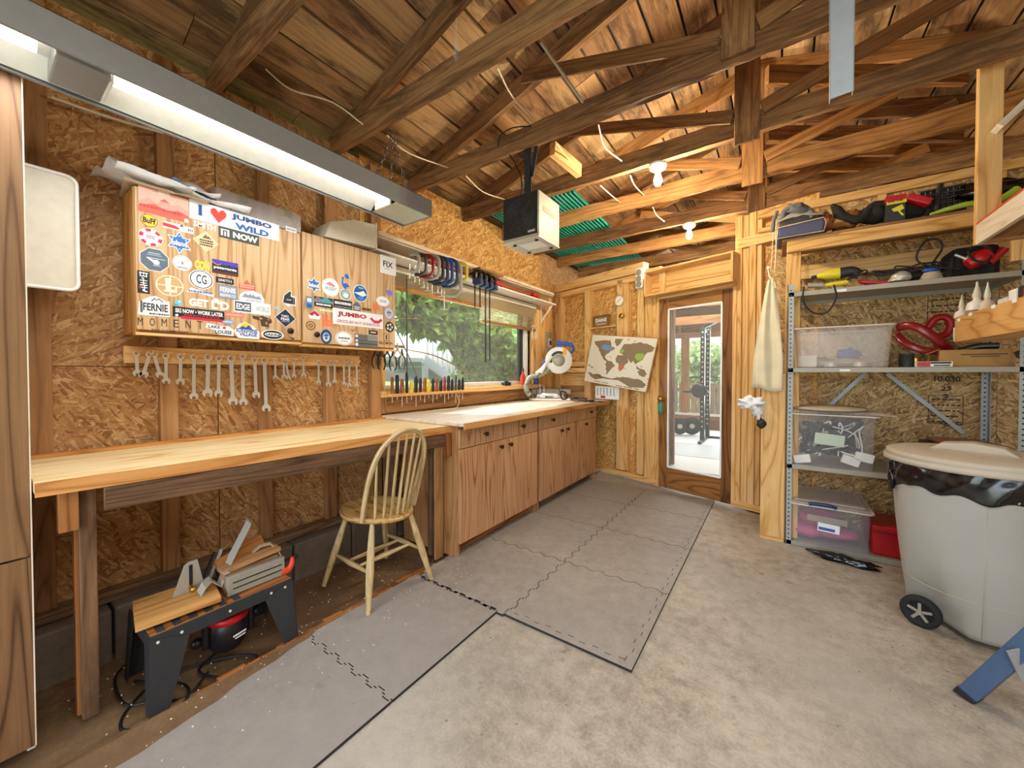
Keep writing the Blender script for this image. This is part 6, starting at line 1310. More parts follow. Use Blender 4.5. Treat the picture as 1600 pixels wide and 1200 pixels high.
# world map board
mo = .10; TL, TR, BR, BL_ = PW(924.5, 522, mo), PW(1030.5, 528.5, mo), PW(1007.5, 613, mo), PW(913.5, 596, mo)
cc = (TL+TR+BR+BL_)/4; U = ((TR+BR)-(TL+BL_))/4; V = ((TL+TR)-(BL_+BR))/4
t = thing('world_map', 'scratch world map board hanging crooked beside the door', 'map', tuple(cc-V))
b = MB(); b.obox(cc-WN*.008, U, V, WN, U.length, V.length, .008); obj('board', b, [M['bench_edge']], t, bev=.001)
fr_ = (cc, U, V, WN); b = MB(); b.poly2(fr_, rct(-.985, -.98, .985, .975), 0, .0010)
MP = [([(-.88,.72),(-.6,.78),(-.35,.82),(-.3,.6),(-.15,.5),(-.3,.35),(-.42,.2),(-.44,.1),(-.5,.1),(-.58,.22),(-.68,.45),(-.85,.62)], 1), ([(-.22,.86),(.04,.9),(-.02,.7),(-.12,.58),(-.18,.7)], 1), ([(-.5,.12),(-.44,.12),(-.3,-.02),(-.34,-.06),(-.48,.04)], 1),
 ([(-.34,-.02),(-.2,-.02),(-.05,-.16),(-.15,-.32),(-.22,-.48),(-.27,-.58),(-.3,-.4),(-.37,-.18)], 1), ([(0,.35),(.05,.55),(.1,.7),(.3,.72),(.5,.8),(.8,.74),(.97,.65),(.93,.5),(.8,.45),(.74,.3),(.7,.15),(.6,.05),(.54,-.02),(.47,.1),(.4,.0),(.3,.15),(.2,.2),(.1,.3)], 1),
 ([(-.02,.27),(.15,.27),(.25,.2),(.33,.05),(.25,-.1),(.2,-.28),(.13,-.38),(.08,-.3),(.05,-.08),(-.05,-.02),(-.08,.12)], 1), ([(.65,-.25),(.8,-.18),(.92,-.33),(.85,-.45),(.7,-.4)], 1), ([(.56,-.05),(.66,-.15),(.85,-.2),(.82,-.24),(.62,-.19)], 1), ([(-.92,-.60),(-.5,-.60),(-.32,-.74),(-.05,-.70),(.1,-.6),(.4,-.55),(.8,-.58),(.95,-.72),(.9,-.84),(-.6,-.84)], 1),
 ([(-.62,.62),(-.38,.6),(-.22,.5),(-.3,.4),(-.58,.42)], 2), ([(.5,.36),(.66,.42),(.76,.3),(.68,.14),(.56,.12),(.48,.24)], 3), ([(.02,.36),(.06,.5),(.14,.46),(.1,.34)], 3), ([(.06,-.12),(.21,-.12),(.19,-.28),(.12,-.37)], 4)]
for pl, mi in MP:
    out = []
    for i_ in range(len(pl)):
        (ax, ay), (bx_, by_) = pl[i_], pl[(i_+1) % len(pl)]; L_ = math.hypot(bx_-ax, by_-ay)
        for k_ in range(4):
            t_ = k_/4; j_ = 0 if k_ == 0 else noise.noise(Vector((ax*9+t_*5, ay*9, mi)))*L_*.22
            out.append((ax+(bx_-ax)*t_-(by_-ay)/max(L_, .01)*j_, ay+(by_-ay)*t_+(bx_-ax)/max(L_, .01)*j_))
    b.poly2(fr_, out, mi, .0014+.0004*mi)
for ex, ey, er in ((-.9, -.3, .05), (-.8, -.36, .05), (-.05, .86, .04), (.2, .88, .035), (.4, .84, .03), (.72, -.08, .03), (.98, -.5, .03), (-.25, .15, .03), (.27, -.22, .025)): b.poly2(fr_, ell(er, er*.6, 7, ex, ey), 1, .0017)
for i, (x0, x1, y) in enumerate(((-.62, -.42, -.91), (-.38, -.15, -.91), (.1, .3, -.93), (.34, .6, -.93), (.64, .8, -.93))): b.poly2(fr_, rct(x0, y-.015, x1, y+.015), 1, .0016)
obj('print', b, [paint('DDD5C2'), paint('85704F'), paint('6A8CC0'), paint('8FB04A'), paint('C8603A')], t)
# door knob glove
b = MB(); c = WP(sD0+.045, .96, .035); b.ball(c+Vector((0, 0, -.07)), .04, (.7, .4, 1.7), jit=.3); b.ball(c, .022, (.8, .5, 1)); thg('work_glove', b, paint('3F8A70'), 'green glove hanging on the brass door knob', 'glove')
# ================================================================ ON THE COUNTER
CT = .9355
def on(px, py): return PZ(px, py, CT)
t = thing('mitre_saw', 'mitre saw with round guard and blue handle at the far end of the counter', 'mitre saw', tuple(on(860, 627)))
N_ = -F0; zc = 4.55
def D(px, py, dz=0): return PD(px, py, zc+dz)
bc = on(858, 624); 
b = MB(); b.obox((bc.x, bc.y, CT+.012), RI, F0, UPV, .26, .13, .012); b.obox((bc.x, bc.y, CT+.04), RI, F0, UPV, .17, .10, .02); obj('base', b, M['alu'], t, bev=.008)
b = MB(); b.lathe((bc.x, bc.y, CT+.06), [(.13, 0), (.13, .02), (.12, .025)], 26); obj('turntable', b, M['alu'], t)
b = MB(); b.obox(Vector((bc.x, bc.y, CT+.052))-F0*.16-RI*.02, RI, F0, UPV, .11, .05, .022); b.obox(Vector((bc.x, bc.y, CT+.012))-F0*.17+RI*.0, RI, F0, UPV, .24, .06, .010); obj('front_foot', b, M['white'], t, bev=.01)
b = MB(); b.obox(Vector((bc.x, bc.y, CT+.052))-F0*.212-RI*.02, RI, UPV, F0, .05, .014, .002); obj('opening', b, M['black'], t)
b = MB(); b.obox(Vector((bc.x, bc.y, CT+.095))+RI*.03+F0*.05, RI, UPV, F0, .25, .03, .012); obj('fence', b, M['shelf_metal'], t, bev=.003)
b = MB(); b.tube([D(828, 618), D(822, 607), D(827, 590), D(842, 586), D(857, 577)], .03, 10, rs=[.035, .03, .026, .03, .04]); obj('arm', b, M['shelf_metal'], t)
b = MB()
for ax_, ay_ in ((826, 612), (824, 600), (832, 592), (840, 588), (846, 583), (851, 578), (858, 580)): b.obox(D(ax_, ay_, -.045), RI+UPV*.6, UPV-RI*.6, N_, .022, .008, .006)
obj('casting_rib', b, paint('4E6A4A'), t)
b = MB(); b.tube([D(838, 584, -.03), D(850, 573, -.03), D(862, 556, -.03)], .022, 8); b.cyl(D(845, 583, -.05), D(852, 572, -.05), .018); obj('pivot_bracket', b, M['offwhite'], t)
dc = D(873, 563, -.02)
b = MB(); b.lathe(dc, [(.0, -.014), (.150, -.014), (.160, -.006), (.160, .006), (.150, .014), (.0, .014)], 36, 0, N_, cap=False); obj('blade_guard', b, paint('D9DCD8', .3), t)
b = MB(); b.lathe(dc+N_*.015, [(.0, 0), (.07, .001), (.072, .006), (.05, .008), (.045, .018), (.02, .022), (.0, .022)], 24, 0, N_, cap=False); obj('hub', b, M['shelf_metal'], t)
b = MB(); pts = [(math.cos(a), math.sin(a)) for a in [math.radians(60+k*6) for k in range(24)]]; fr_ = (dc+N_*.0145, RI, UPV, N_); b.poly2(fr_, [(x*.11, y*.11) for x, y in pts]+[(x*.078, y*.078) for x, y in reversed(pts)]); obj('slot_arc', b, M['charcoal'], t)
b = MB(); b.poly2(fr_, rct(.045, .06, .09, .13), 0, .001); obj('warning_label', b, paint('E0A030'), t)
b = MB(); b.obox(D(882, 537), RI-UPV*.12, UPV+RI*.12, N_, .095, .024, .03); b.tube([D(893, 539), D(896, 545), D(893, 552)], .018, 8); b.obox(D(874, 543), RI-UPV*.12, UPV+RI*.12, N_, .02, .03, .028); obj('handle', b, M['blue'], t, bev=.004)
b = MB(); b.cyl(D(862, 560, .02), D(852, 570, .16), .05); obj('motor', b, M['blue'], t)
b = MB(); b.cyl(Vector((bc.x, bc.y, CT+.08))-RI*.12-F0*.06, Vector((bc.x, bc.y, CT+.19))-RI*.12-F0*.06, .006); b.cyl(Vector((bc.x, bc.y, CT+.08))-RI*.07-F0*.06, Vector((bc.x, bc.y, CT+.17))-RI*.07-F0*.06, .006); obj('clamp_rod', b, M['steel'], t)
c = on(876, 629); t = thing('hacksaw', 'black hacksaw leaning across the front of the mitre saw', 'hacksaw', tuple(c))
q = lambda px, py: PD(px, py, 4.28)
b = MB(); b.tube([q(839, 618), q(838, 608), q(842, 605.5), q(868, 605.5), q(874, 610), q(878, 620)], .005, 6, sub=2); obj('frame', b, M['black'], t)
b = MB(); b.bar(q(839, 617), q(880, 620), .002, .012); obj('blade', b, M['steel'], t)
b = MB(); b.tube([q(876, 612), q(884, 614), q(886, 622), q(878, 623)], .010, 8, closed=True); obj('handle', b, M['black'], t)
rr = random.Random(21)
for i, (px, py, L, a, col, lb) in enumerate(((895, 626, .16, .2, 'steel_dark', 'dark tool lying nearest the edge right of the saw'), (905, 628, .18, -.3, 'brown', 'wooden handled tool right of the mitre saw'), (917, 627, .14, .6, 'red_dark', 'reddish tool among the dark ones on the counter'), (928, 629, .16, -.1, 'black', 'black tool at the foot of the white key card'), (903, 625.5, .2, .1, 'black', 'long black tool lying across the others'))):
    c = on(px, py)+Vector((0, 0, .013+.012*(i > 3))); d = Vector((math.cos(a), math.sin(a), 0)); t = thing('hand_tool', lb, 'hand tool', tuple(c), 'tools lying on the far counter')
    b = MB(); b.tube([c-d*L/2, c-d*L*.2, c], .012, 8, rs=[.010, .014, .010]); obj('handle', b, M[col], t); b = MB(); b.cyl(c, c+d*L*.5, .005, n=8); b.obox(c+d*L*.5, d, d.cross(UPV), UPV, .018, .012, .008); obj('head', b, M['steel_dark'], t)
# hex key card
ko = .03; sa, sb = ws(PW(930, 615, ko)), ws(PW(967, 615, ko)); z0, z1 = CT+.012, PW(945, 606, ko).z
t = thing('hex_key_card', 'white card of hex keys standing at the far end of the counter', 'hex keys', tuple(WP((sa+sb)/2, z0, ko))); wobj('card', t, [(sa, sb, z0, z1+.02, .012, ko)], M['white'], .002)
b = MB()
for k in range(6): s = sa+.04+k*(sb-sa-.06)/6; b.tube([WP(s, z1, ko+.004), WP(s, z0+.06, ko+.004), WP(s+.015, z0+.05, ko+.004)], .003, 6, sub=2)
obj('hex_key', b, M['steel_dark'], t); wobj('red_label', t, [(sa+.09, sa+.16, z0+.012, z0+.04, ko, ko+.002)], M['red'], 0)
# sill bits
c = PX(817, 598, WX+.04); b = MB(); b.lathe((c.x, c.y, 1.126), [(.045, 0), (.05, .03), (.05, .09), (.022, .14), (.02, .165)], 16, sx=.5); t = thg('squeeze_bottle', b, M['orange'], 'orange red bottle standing at the right end of the window sill', 'bottle'); b = MB(); b.lathe((c.x, c.y, 1.291), [(.018, 0), (.012, .03), (.004, .045)], 12); obj('cap', b, M['charcoal'], t)
c = PX(791, 598, WX+.04); b = MB(); b.box((c.x-.03, c.y-.06, 1.126), (c.x+.03, c.y+.06, 1.165)); b.box((c.x-.015, c.y-.03, 1.165), (c.x+.015, c.y+.03, 1.178)); thg('black_box', b, M['black'], 'little black box on the window sill left of the orange bottle', 'box', .006)
c = PX(838, 600, WX+.06); b = MB(); b.lathe((c.x, c.y, 1.126), [(.03, 0), (.032, .01), (.032, .08), (.025, .095), (.025, .11)], 14); thg('blue_tin', b, M['blue'], 'small blue tin in the corner behind the mitre saw', 'tin')
c = on(768, 640); b = MB(); b.tube([(WX+.04, c.y, 1.07), (WX+.05, c.y+.03, .99), (WX+.06, c.y-.01, .94), (WX+.15, c.y-.15, .939), (WX+.12, c.y-.35, .939), (WX+.2, c.y-.5, .939)], .004, 6); thg('loose_cord', b, M['cable_white'], 'thin pale cord trailing along the back of the counter', 'cord')
# ================================================================ RIGHT SIDE
SY = 3.50; WB = 3.97
pl, pr = PY(1228.5, 700, SY).x, 1.185
# wide pine board standing beside the shelving
b = MB(); xl, xr = PY(1188.5, 700, SY-.02).x, PY(1226.5, 700, SY-.02).x; b.box((xl, SY-.02, .03), (xr, SY+.02, PY(1200, 585, SY).z)); b.box((xl, SY-.016, 0), (xr, SY+.06, .03)); thg('pine_board', b, M['pine'], 'wide knotty pine board standing left of the metal shelving', 'board', .003)
t = thing('shelf_frame', 'pine frame holding the top shelf above the metal unit', 'shelf frame', (.6, 3.7, 0))
b = MB(); b.box((pl-.01, SY+.035, 0), (pl+.075, SY+.075, 2.165)); obj('post', b, M['pine'], t, bev=.003)
b = MB(); b.box((1.135, SY+.035, 1.93), (1.225, SY+.075, 2.165)); obj('post', b, M['pine'], t, bev=.003)
b = MB(); b.box((pl-.01, SY-.0, 2.167), (1.25, SY+.038, 2.25)); obj('front_beam', b, M['pine'], t, bev=.003)
b = MB(); b.box((pl+.07, WB-.04, 2.04), (1.25, WB, 2.15)); obj('back_beam', b, M['pine'], t, bev=.003)
b = MB(); b.box((pl-.04, SY+.0, 2.2501), (1.25, WB-.01, 2.268)); obj('top_board', b, M['stud'], t, bev=.002)
b = MB(); b.box((pl-.01, WB-.04, 0), (pl+.03, WB, 2.165)); obj('post', b, M['pine'], t, bev=.003)
t = thing('metal_shelving', 'grey slotted metal shelving unit on the right', 'shelving', (.6, 3.7, 0))
def post(x, y, sx, sy, zt):
    b = MB(); b.box((x, y, 0), (x+sx*.035, y+sy*.003, zt)); b.box((x, y, 0), (x+sx*.003, y+sy*.035, zt)); z = .05
    while z < zt-.03: b.cyl((x+sx*.018, y-sy*.0006, z), (x+sx*.018, y+sy*.0034, z), .0055, n=8, mi=1); z += .032
    obj('post', b, [M['galv'], M['black']], t)
post(pl, SY-.03, 1, 1, 1.92); post(pr, SY-.03, -1, 1, 1.92); post(pl, WB, 1, -1, 1.92); post(pr, WB, -1, -1, 1.92)
SH = [.035, .60, 1.308, 1.862]
for z in SH:
    b = MB(); b.box((pl+.004, SY-.026, z-.003), (pr-.004, WB-.004, z)); b.box((pl+.004, SY-.03, z-.032), (pr-.004, SY-.026, z)); b.box((pl+.004, WB-.004, z-.032), (pr-.004, WB, z)); b.box((pl+.004, SY-.026, z-.032), (pl+.008, WB-.004, z)); b.box((pr-.008, SY-.026, z-.032), (pr-.004, WB-.004, z)); obj('shelf', b, M['shelf_metal'], t, bev=.001)
bp_ = lambda px, py: PY(px, py, WB+.004)
for a, c in (((1353, 582), (1235, 690)), ((1386, 584), (1506, 677))):
    b = MB(); b.bar(bp_(*a), bp_(*c), .003, .028, (0, 1, 0)); 
    b = MB(); p, q = bp_(*a), bp_(*c); b.obox((p+q)/2, q-p, (q-p).cross(Vector((0,1,0))), (0,1,0), (q-p).length/2, .013, .002); obj('brace', b, M['galv'], t)
b = MB(); b.box((.36, SY-.0315, 1.283), (.36+.055, SY-.0301, 1.296)); b.box((.33, SY-.0315, 1.834), (.39, SY-.0301, 1.85)); obj('price_label', b, M['paper'], t)
# storage bins
def tub(name, label, x0, x1, y0, y1, z0, z1, mat, rimmat, taper=.05, cat='storage bin'):
    t = thing(name, label, cat, ((x0+x1)/2, (y0+y1)/2, z0)); b = MB(); k = taper*(x1-x0)
    lv = [(z0, k), (z0+.01, k*.9), (z1-.02, .01), (z1, 0)]
    def ring(z, i, r=.03, n=5):
        a0, a1, b0, b1 = x0+i, x1-i, y0+i, y1-i; out = []
        for cx, cy, s in ((a1-r, b1-r, 0), (a0+r, b1-r, 1), (a0+r, b0+r, 2), (a1-r, b0+r, 3)):
            for j in range(n): a = math.pi/2*(s+j/(n-1)); out.append((cx+r*math.cos(a), cy+r*math.sin(a), z))
        return out
    rs_ = [ring(z, i) for z, i in lv]; n = len(rs_[0]); vs = [v for r in rs_ for v in r]
    fs = [(j*n+i, j*n+(i+1) % n, (j+1)*n+(i+1) % n, (j+1)*n+i) for j in range(len(rs_)-1) for i in range(n)]+[tuple(range(n-1, -1, -1))]
    b.add(vs, fs, 0, None, False); obj('tub', b, mat, t)
    b = MB(); b.tube([Vector(v) for v in ring(z1, -.004)], .007, 6, closed=True, sub=1); obj('rim', b, M['rim'], t)
    return t, ring
yf = SY-.02
t1, rg = tub('storage_bin', 'open milky storage bin on the third shelf', pl+.035, PY(1400, 510, yf).x, yf, 3.93, 1.309, 1.592, M['clear2'], M['clear2'])
b = MB(); b.ball((.38, 3.62, 1.34+.0), .11, (1.7, .9, .3), jit=.5); b.ball((.25, 3.7, 1.35), .09, (1.3, .9, .4), jit=.6); ct = thg('fabric_bundle', b, M['bag_grey'], 'grey fabric bundle inside the third shelf bin', 'fabric')
b = MB(); b.ball((.42, 3.60, 1.40), .055, (1.2, .7, .8), jit=.6); thg('blue_rag', b, M['blue'], 'blue rag inside the milky bin', 'rag')
b = MB(); b.box((.13, 3.53, 1.315), (.24, 3.56, 1.40)); thg('bin_card', b, M['offwhite'], 'pale flat box inside the left of the milky bin', 'box', .004)
for x_, lb in ((.32, 'round tin low in the middle of the milky bin'), (.47, 'round tin low at the right of the milky bin')):
    b = MB(); b.cyl((x_, 3.56, 1.315), (x_, 3.56, 1.345), .04, n=18); thg('round_tin', b, M['alu'], lb, 'tin')
t2_, rg = tub('storage_bin', 'clear bin of cables under a loose lid on the second shelf', pl+.03, PY(1374, 648, yf).x, yf-.01, 3.90, .601, .972, M['clear'], M['clear2'])
b = MB(); b.box((pl+.02, yf-.03, .985), (PY(1402, 650, yf-.02).x, 3.93, .992)); t = thg('loose_lid', b, M['clear2'], 'milky flat lid lying loose on the bin of cables', 'lid', .003); b = MB(); b.box((pl+.04, yf-.01, .9921), (PY(1380, 650, yf).x, 3.9, 1.0)); obj('raised_panel', b, M['clear2'], t, bev=.004)  # loose lid of the cable bin
b = MB(); c = Vector((.30, 3.66, 1.001)); b.lathe(c, [(.20, 0), (.235, .006), (.235, .014), (.22, .022), (.10, .03), (.0, .032)], 40, cap=False); t = thg('round_disc', b, M['tan'], 'flat brownish round disc lying on the milky lid', 'disc')
rr = random.Random(14)
t = thing('cable_bundle', 'tangle of black and white cables inside the clear bin', 'cables', (.3, 3.65, .61))
for mt, n, r in (('cable_black', 6, .009), ('white', 5, .004)):
    b = MB()
    for _ in range(n): b.tube([(rr.uniform(.12, .5), rr.uniform(3.52, 3.62), rr.uniform(.66, .93)) for k in range(6)], r*rr.uniform(.8, 2), 6, sub=5)
    obj('cable', b, M[mt], t)
b = MB(); b.ball((.33, 3.72, .80), .12, (1.3, .8, .9), jit=.6); obj('dark_pouch', b, M['black_soft'], t)
for i, (x_, z_, a) in enumerate(((.16, .64, .2), (.43, .66, -.3), (.50, .69, -.2))):
    b = MB(); b.obox((x_, 3.52, z_), (1, 0, a), (0, 1, 0), (-a, 0, 1), .05, .015, .03); thg('white_adapter', b, M['white'], ['white adapter low at the left of the cable bin', 'white adapter low in the middle of the cable bin', 'white adapter at the right of the cable bin'][i], 'adapter', .005)
b = MB(); b.obox((.31, yf-.006, .80), (1, 0, -.08), (.08, 0, 1), (0, 1, 0), .082, .04, .001); b.v = [v for v in b.v]; obj('paper_label', b, paint('B8C8B4'), t2_, label='pale green paper label')
t3_, rg = tub('storage_bin', 'clear bin full of pink cloth with a blue latch on the floor shelf', pl+.03, PY(1364, 800, yf).x, yf-.03, 3.92, .036, .318, M['clear'], M['clear2'], .04)
b = MB(); b.box((pl+.02, yf-.04, .327), (PY(1366, 800, yf-.03).x, 3.93, .338)); b.box((pl+.05, yf-.0, .338), (PY(1352, 800, yf).x, 3.9, .35)); obj('lid', b, M['clear2'], t3_, bev=.004)
b = MB(); b.tube([(.20, yf-.052, .335), (.23, yf-.058, .345), (.31, yf-.058, .345), (.35, yf-.052, .335)], .012, 8); obj('latch', b, M['navy'], t3_, label='blue latch')
b = MB(); b.obox((.30, yf-.034, .235), (1, 0, -.02), (.02, 0, 1), (0, 1, 0), .11, .022, .001, 0); b.obox((.31, yf-.034, .18), (1, 0, -.05), (.05, 0, 1), (0, 1, 0), .06, .03, .001, 1); b.obox((.30, yf-.0355, .17), (1, 0, -.05), (.05, 0, 1), (0, 1, 0), .045, .01, .0005, 2); obj('label_card', b, [paint('9A958A'), M['paper'], paint('3A5E9C')], t3_)
for i, (x_, z_, s) in enumerate(((.20, .10, .10), (.37, .11, .10), (.28, .20, .11))):
    b = MB(); b.ball((x_, 3.6, z_), s, (1.15, .85, .42 if i else .5), jit=.35); thg('pink_cloth', b, paint('C8608C', .9), ['folded pink cloth at the bottom left of the blue latch bin', 'folded pink cloth at the bottom right of the blue latch bin', 'topmost pink cloth in the blue latch bin'][i], 'cloth')
b = MB(); b.box((.545, 3.52, .036), (.86, 3.85, .235)); t = thg('red_case', b, M['red'], 'red case on the floor shelf behind the grey bin', 'case', .012); b = MB(); b.box((.55, 3.505, .19), (.80, 3.52, .20)); obj('seam', b, M['red_dark'], t)
for i, (x, y, s) in enumerate(((.33, 3.36, .07), (.45, 3.33, .06))):
    b = MB(); b.ball((x, y, .022), s, (1.6, .7, .35), jit=.9); thg('crumpled_bag', b, M['bag_black'], ['crumpled black bag under the floor bin, left piece', 'crumpled black bag under the floor bin, right piece'][i], 'bag')
# third shelf: red loops, boxes
t = thing('red_fender', 'pair of glossy red curved loops on the third shelf', 'red loops', tuple(PY(1450, 560, 3.65)))
q = lambda px, py, Y=3.65: PY(px, py, Y)
def ribbon(pts, w): b = MB(); b.tube([q(*p) for p in pts], w, 8, sub=5, flat=(0, 1, 0)); return b
obj('loop', ribbon([(1401, 512), (1425, 509, 3.6), (1450, 520, 3.58), (1472, 536, 3.6), (1486, 549)], .026), M['red_dark'], t)
obj('loop', ribbon([(1400, 522), (1415, 536, 3.6), (1438, 546, 3.58), (1462, 549, 3.6), (1476, 552)], .022), M['red_dark'], t)
b = MB(); b.tube([q(1450, 512, 3.75), q(1462, 498, 3.75), q(1478, 496, 3.75), q(1486, 508, 3.75), q(1478, 522, 3.75), q(1462, 528, 3.74), q(1470, 540, 3.72), q(1478, 552, 3.7)], .022, 8, sub=5); obj('loop', b, M['red'], t)
z3 = 1.309
def bx(name, label, cat, x0, x1, y0, y1, z0, z1, mat, bev=.004): b = MB(); b.box((x0, y0, z0), (x1, y1, z1)); return thg(name, b, mat, label, cat, bev)
xa_, xb_ = PY(1468, 570, 3.56).x, PY(1583, 570, 3.56).x; zt_ = PY(1520, 546, 3.56).z
t = thing('cardboard_box', 'open cardboard box with printed lines on the third shelf', 'box', ((xa_+xb_)/2, 3.7, z3)); b = MB(); b.box((xa_, 3.56, z3), (xb_, 3.565, zt_)); b.box((xa_, 3.85, z3), (xb_, 3.855, zt_)); b.box((xa_, 3.565, z3), (xa_+.005, 3.85, zt_)); b.box((xb_-.005, 3.565, z3), (xb_, 3.85, zt_)); b.box((xa_, 3.565, z3), (xb_, 3.85, z3+.005)); obj('carton', b, M['cardboard'], t)
b = MB(); b.obox(((xa_-.03), 3.62, zt_-.01), (0, 1, 0), (1, 0, .5), (-.5, 0, 1), .05, .035, .002); obj('flap', b, M['cardboard'], t)
f_ = (Vector(((xa_+xb_)/2+.04, 3.5597, (z3+zt_)/2+.02)), Vector((1,0,0)), UPV, Vector((0,-1,0))); b = MB(); b.poly2(f_, rct(-.1, .0, .09, .006)); b.poly2(f_, rct(-.06, -.012, .06, -.007)); b.poly2(f_, [(.11, .01), (.14, .03), (.15, .02), (.13, -.01), (.14, -.03), (.12, -.02)]); obj('print', b, paint('4A3820'), t)
b = MB(); b.tube([PY(1500, 548, 3.6), PY(1530, 541, 3.6), PY(1560, 540, 3.6)], .02, 10, sub=3); b.v = b.v; t = thg('grey_pipe', b, M['steel_dark'], 'dark grey pipe sticking out of the cardboard box', 'pipe')
t = bx('carton_box', 'small white and red carton at the front of the third shelf', 'box', PY(1432, 572, 3.50).x, PY(1490, 572, 3.50).x, 3.505, 3.55, z3, z3+.035, M['white'])
f_ = (Vector((PY(1443, 570, 3.5047).x, 3.5047, z3+.018)), Vector((1,0,0)), UPV, Vector((0,-1,0))); b = MB(); b.poly2(f_, rct(-.03, -.015, .03, .015)); obj('label', b, M['red'], t, label='red label')
f_ = (Vector((PY(1470, 570, 3.5047).x, 3.5047, z3+.018)), Vector((1,0,0)), UPV, Vector((0,-1,0))); b = MB(); b.poly2(f_, rct(-.045, .002, .045, .014)); b.poly2(f_, rct(-.03, -.012, .04, -.004)); obj('lettering', b, M['charcoal'], t)
c = PY(1416, 568, 3.58); b = MB(); b.lathe((c.x, c.y, z3), [(.035, 0), (.036, .005), (.036, .075), (.038, .077), (.038, .09)], 20); thg('black_jar', b, M['charcoal'], 'dark jar right of the milky bin', 'jar')
c = PY(1430, 568, 3.62); b = MB(); b.cyl((c.x, c.y, z3), (c.x, c.y, z3+.06), .025); thg('yellow_tin', b, M['brass'], 'little brassy tin between the dark jar and the carton', 'tin')
# second-shelf-from-floor right part: flat cases
z2 = .601
for i, (a, c, zz0, zz1, m, lb) in enumerate(((1462, 1582, 0, .045, 'charcoal', 'lowest flat dark case behind the grey bin lid'), (1455, 1575, .047, .10, 'black', 'middle black case in the stack behind the grey bin'), (1468, 1570, .102, .125, 'red_dark', 'flat rusty red top case of the stack behind the grey bin'))):
    bx('flat_case', lb, 'case', PY(a, 690, 3.6).x, min(PY(c, 690, 3.6).x, pr-.02), 3.58, 3.88, z2+.10+zz0, z2+.10+zz1, M[m], .006)
bx('base_carton', 'brown carton under the stack of flat cases', 'box', PY(1470, 690, 3.6).x, 1.12, 3.6, 3.88, z2, z2+.099, M['cardboard'])
b = MB(); p = PY(1550, 692, 3.56); b.box((p.x, 3.555, z2+.02), (p.x+.09, 3.59, z2+.085)); thg('white_carton', b, M['white'], 'white carton at the right behind the grey bin lid', 'box', .003)
# fourth shelf: tools and cables
z4 = 1.8635
t = thing('cordless_tool', 'yellow green power tool at the left of the upper metal shelf', 'power tool', tuple(PY(1300, 440, 3.6)))
b = MB(); b.tube([PY(1276, 432, 3.6), PY(1290, 430, 3.6), PY(1312, 427, 3.6)], .03, 10, rs=[.014, .034, .042]); obj('body', b, M['yellow'], t)
b = MB(); b.tube([PY(1312, 427, 3.6), PY(1330, 424, 3.6), PY(1342, 428, 3.6)], .03, 10, rs=[.04, .036, .03]); b.cyl(PY(1268, 434, 3.6), PY(1277, 432, 3.6), .012); obj('motor', b, M['charcoal'], t)
t = thing('small_power_tool', 'low yellow and grey power tool in front of the first one', 'power tool', tuple(PY(1300, 445, 3.55)))
b = MB(); b.tube([PY(1288, 446, 3.56), PY(1305, 444, 3.56), PY(1325, 441, 3.56)], .02, 8, rs=[.014, .02, .018]); obj('body', b, M['yellow'], t); b = MB(); b.cyl(PY(1262, 446, 3.56), PY(1287, 446, 3.56), .02); obj('nose', b, M['shelf_metal'], t)
c = PY(1372, 440, 3.58); t = thing('red_pliers', 'red handled cutters on the upper metal shelf', 'pliers', (c.x, c.y, z4)); b = MB(); b.tube([(c.x-.1, c.y, z4+.05), (c.x-.04, c.y-.02, z4+.03), (c.x+.05, c.y-.02, z4+.014)], .011, 8); b.tube([(c.x-.1, c.y, z4+.05), (c.x-.03, c.y+.02, z4+.02), (c.x+.05, c.y+.02, z4+.012)], .011, 8); obj('handles', b, paint('C02848'), t)
c = PY(1408, 430, 3.6); t = thing('angle_grinder', 'silver angle grinder in the tangle of cables', 'grinder', (c.x, c.y, z4)); b = MB(); b.ball((c.x, c.y, z4+.05), .045, (1.2, .9, .9), jit=.2); b.cyl((c.x-.02, c.y-.03, z4+.02), (c.x-.02, c.y-.03, z4+.035), .05); obj('gear_head', b, M['alu'], t); b = MB(); b.tube([(c.x+.04, c.y, z4+.05), (c.x+.12, c.y+.02, z4+.055), (c.x+.2, c.y+.03, z4+.05)], .03, 10); obj('grip', b, M['black'], t)
b = MB(); b.ball((c.x+.05, c.y+.06, z4+.085), .03, (1.6, 1, .6)); thg('red_ball_grip', b, M['orange'], 'orange red knob behind the silver grinder', 'knob')
c = PY(1455, 413, 3.6); t = thing('blue_plug_tool', 'black sander with a blue cap on the upper metal shelf', 'power tool', (c.x, c.y, z4)); b = MB(); b.ball((c.x, c.y, z4+.075), .036, (1.3, 1, .6)); obj('cap', b, M['blue'], t, label='blue cap'); b = MB(); b.lathe((c.x, c.y, z4), [(.05, 0), (.055, .02), (.045, .05), (.04, .06)], 18); obj('body', b, M['tan'], t)
t = thing('red_tool', 'bright red power tool with looped cord at the right of the upper shelf', 'power tool', tuple(PY(1530, 420, 3.6)))
b = MB(); b.tube([PY(1512, 414, 3.58), PY(1528, 405, 3.58), PY(1545, 396, 3.58)], .04, 10, rs=[.035, .05, .04]); b.tube([PY(1545, 410, 3.6), PY(1560, 398, 3.6), PY(1570, 388, 3.6)], .022, 8); obj('body', b, M['red'], t); b = MB(); b.cyl(PY(1492, 398, 3.58), PY(1508, 404, 3.58), .008); b.cyl(PY(1508, 404, 3.58), PY(1516, 406, 3.58), .02); obj('chuck', b, M['steel'], t)
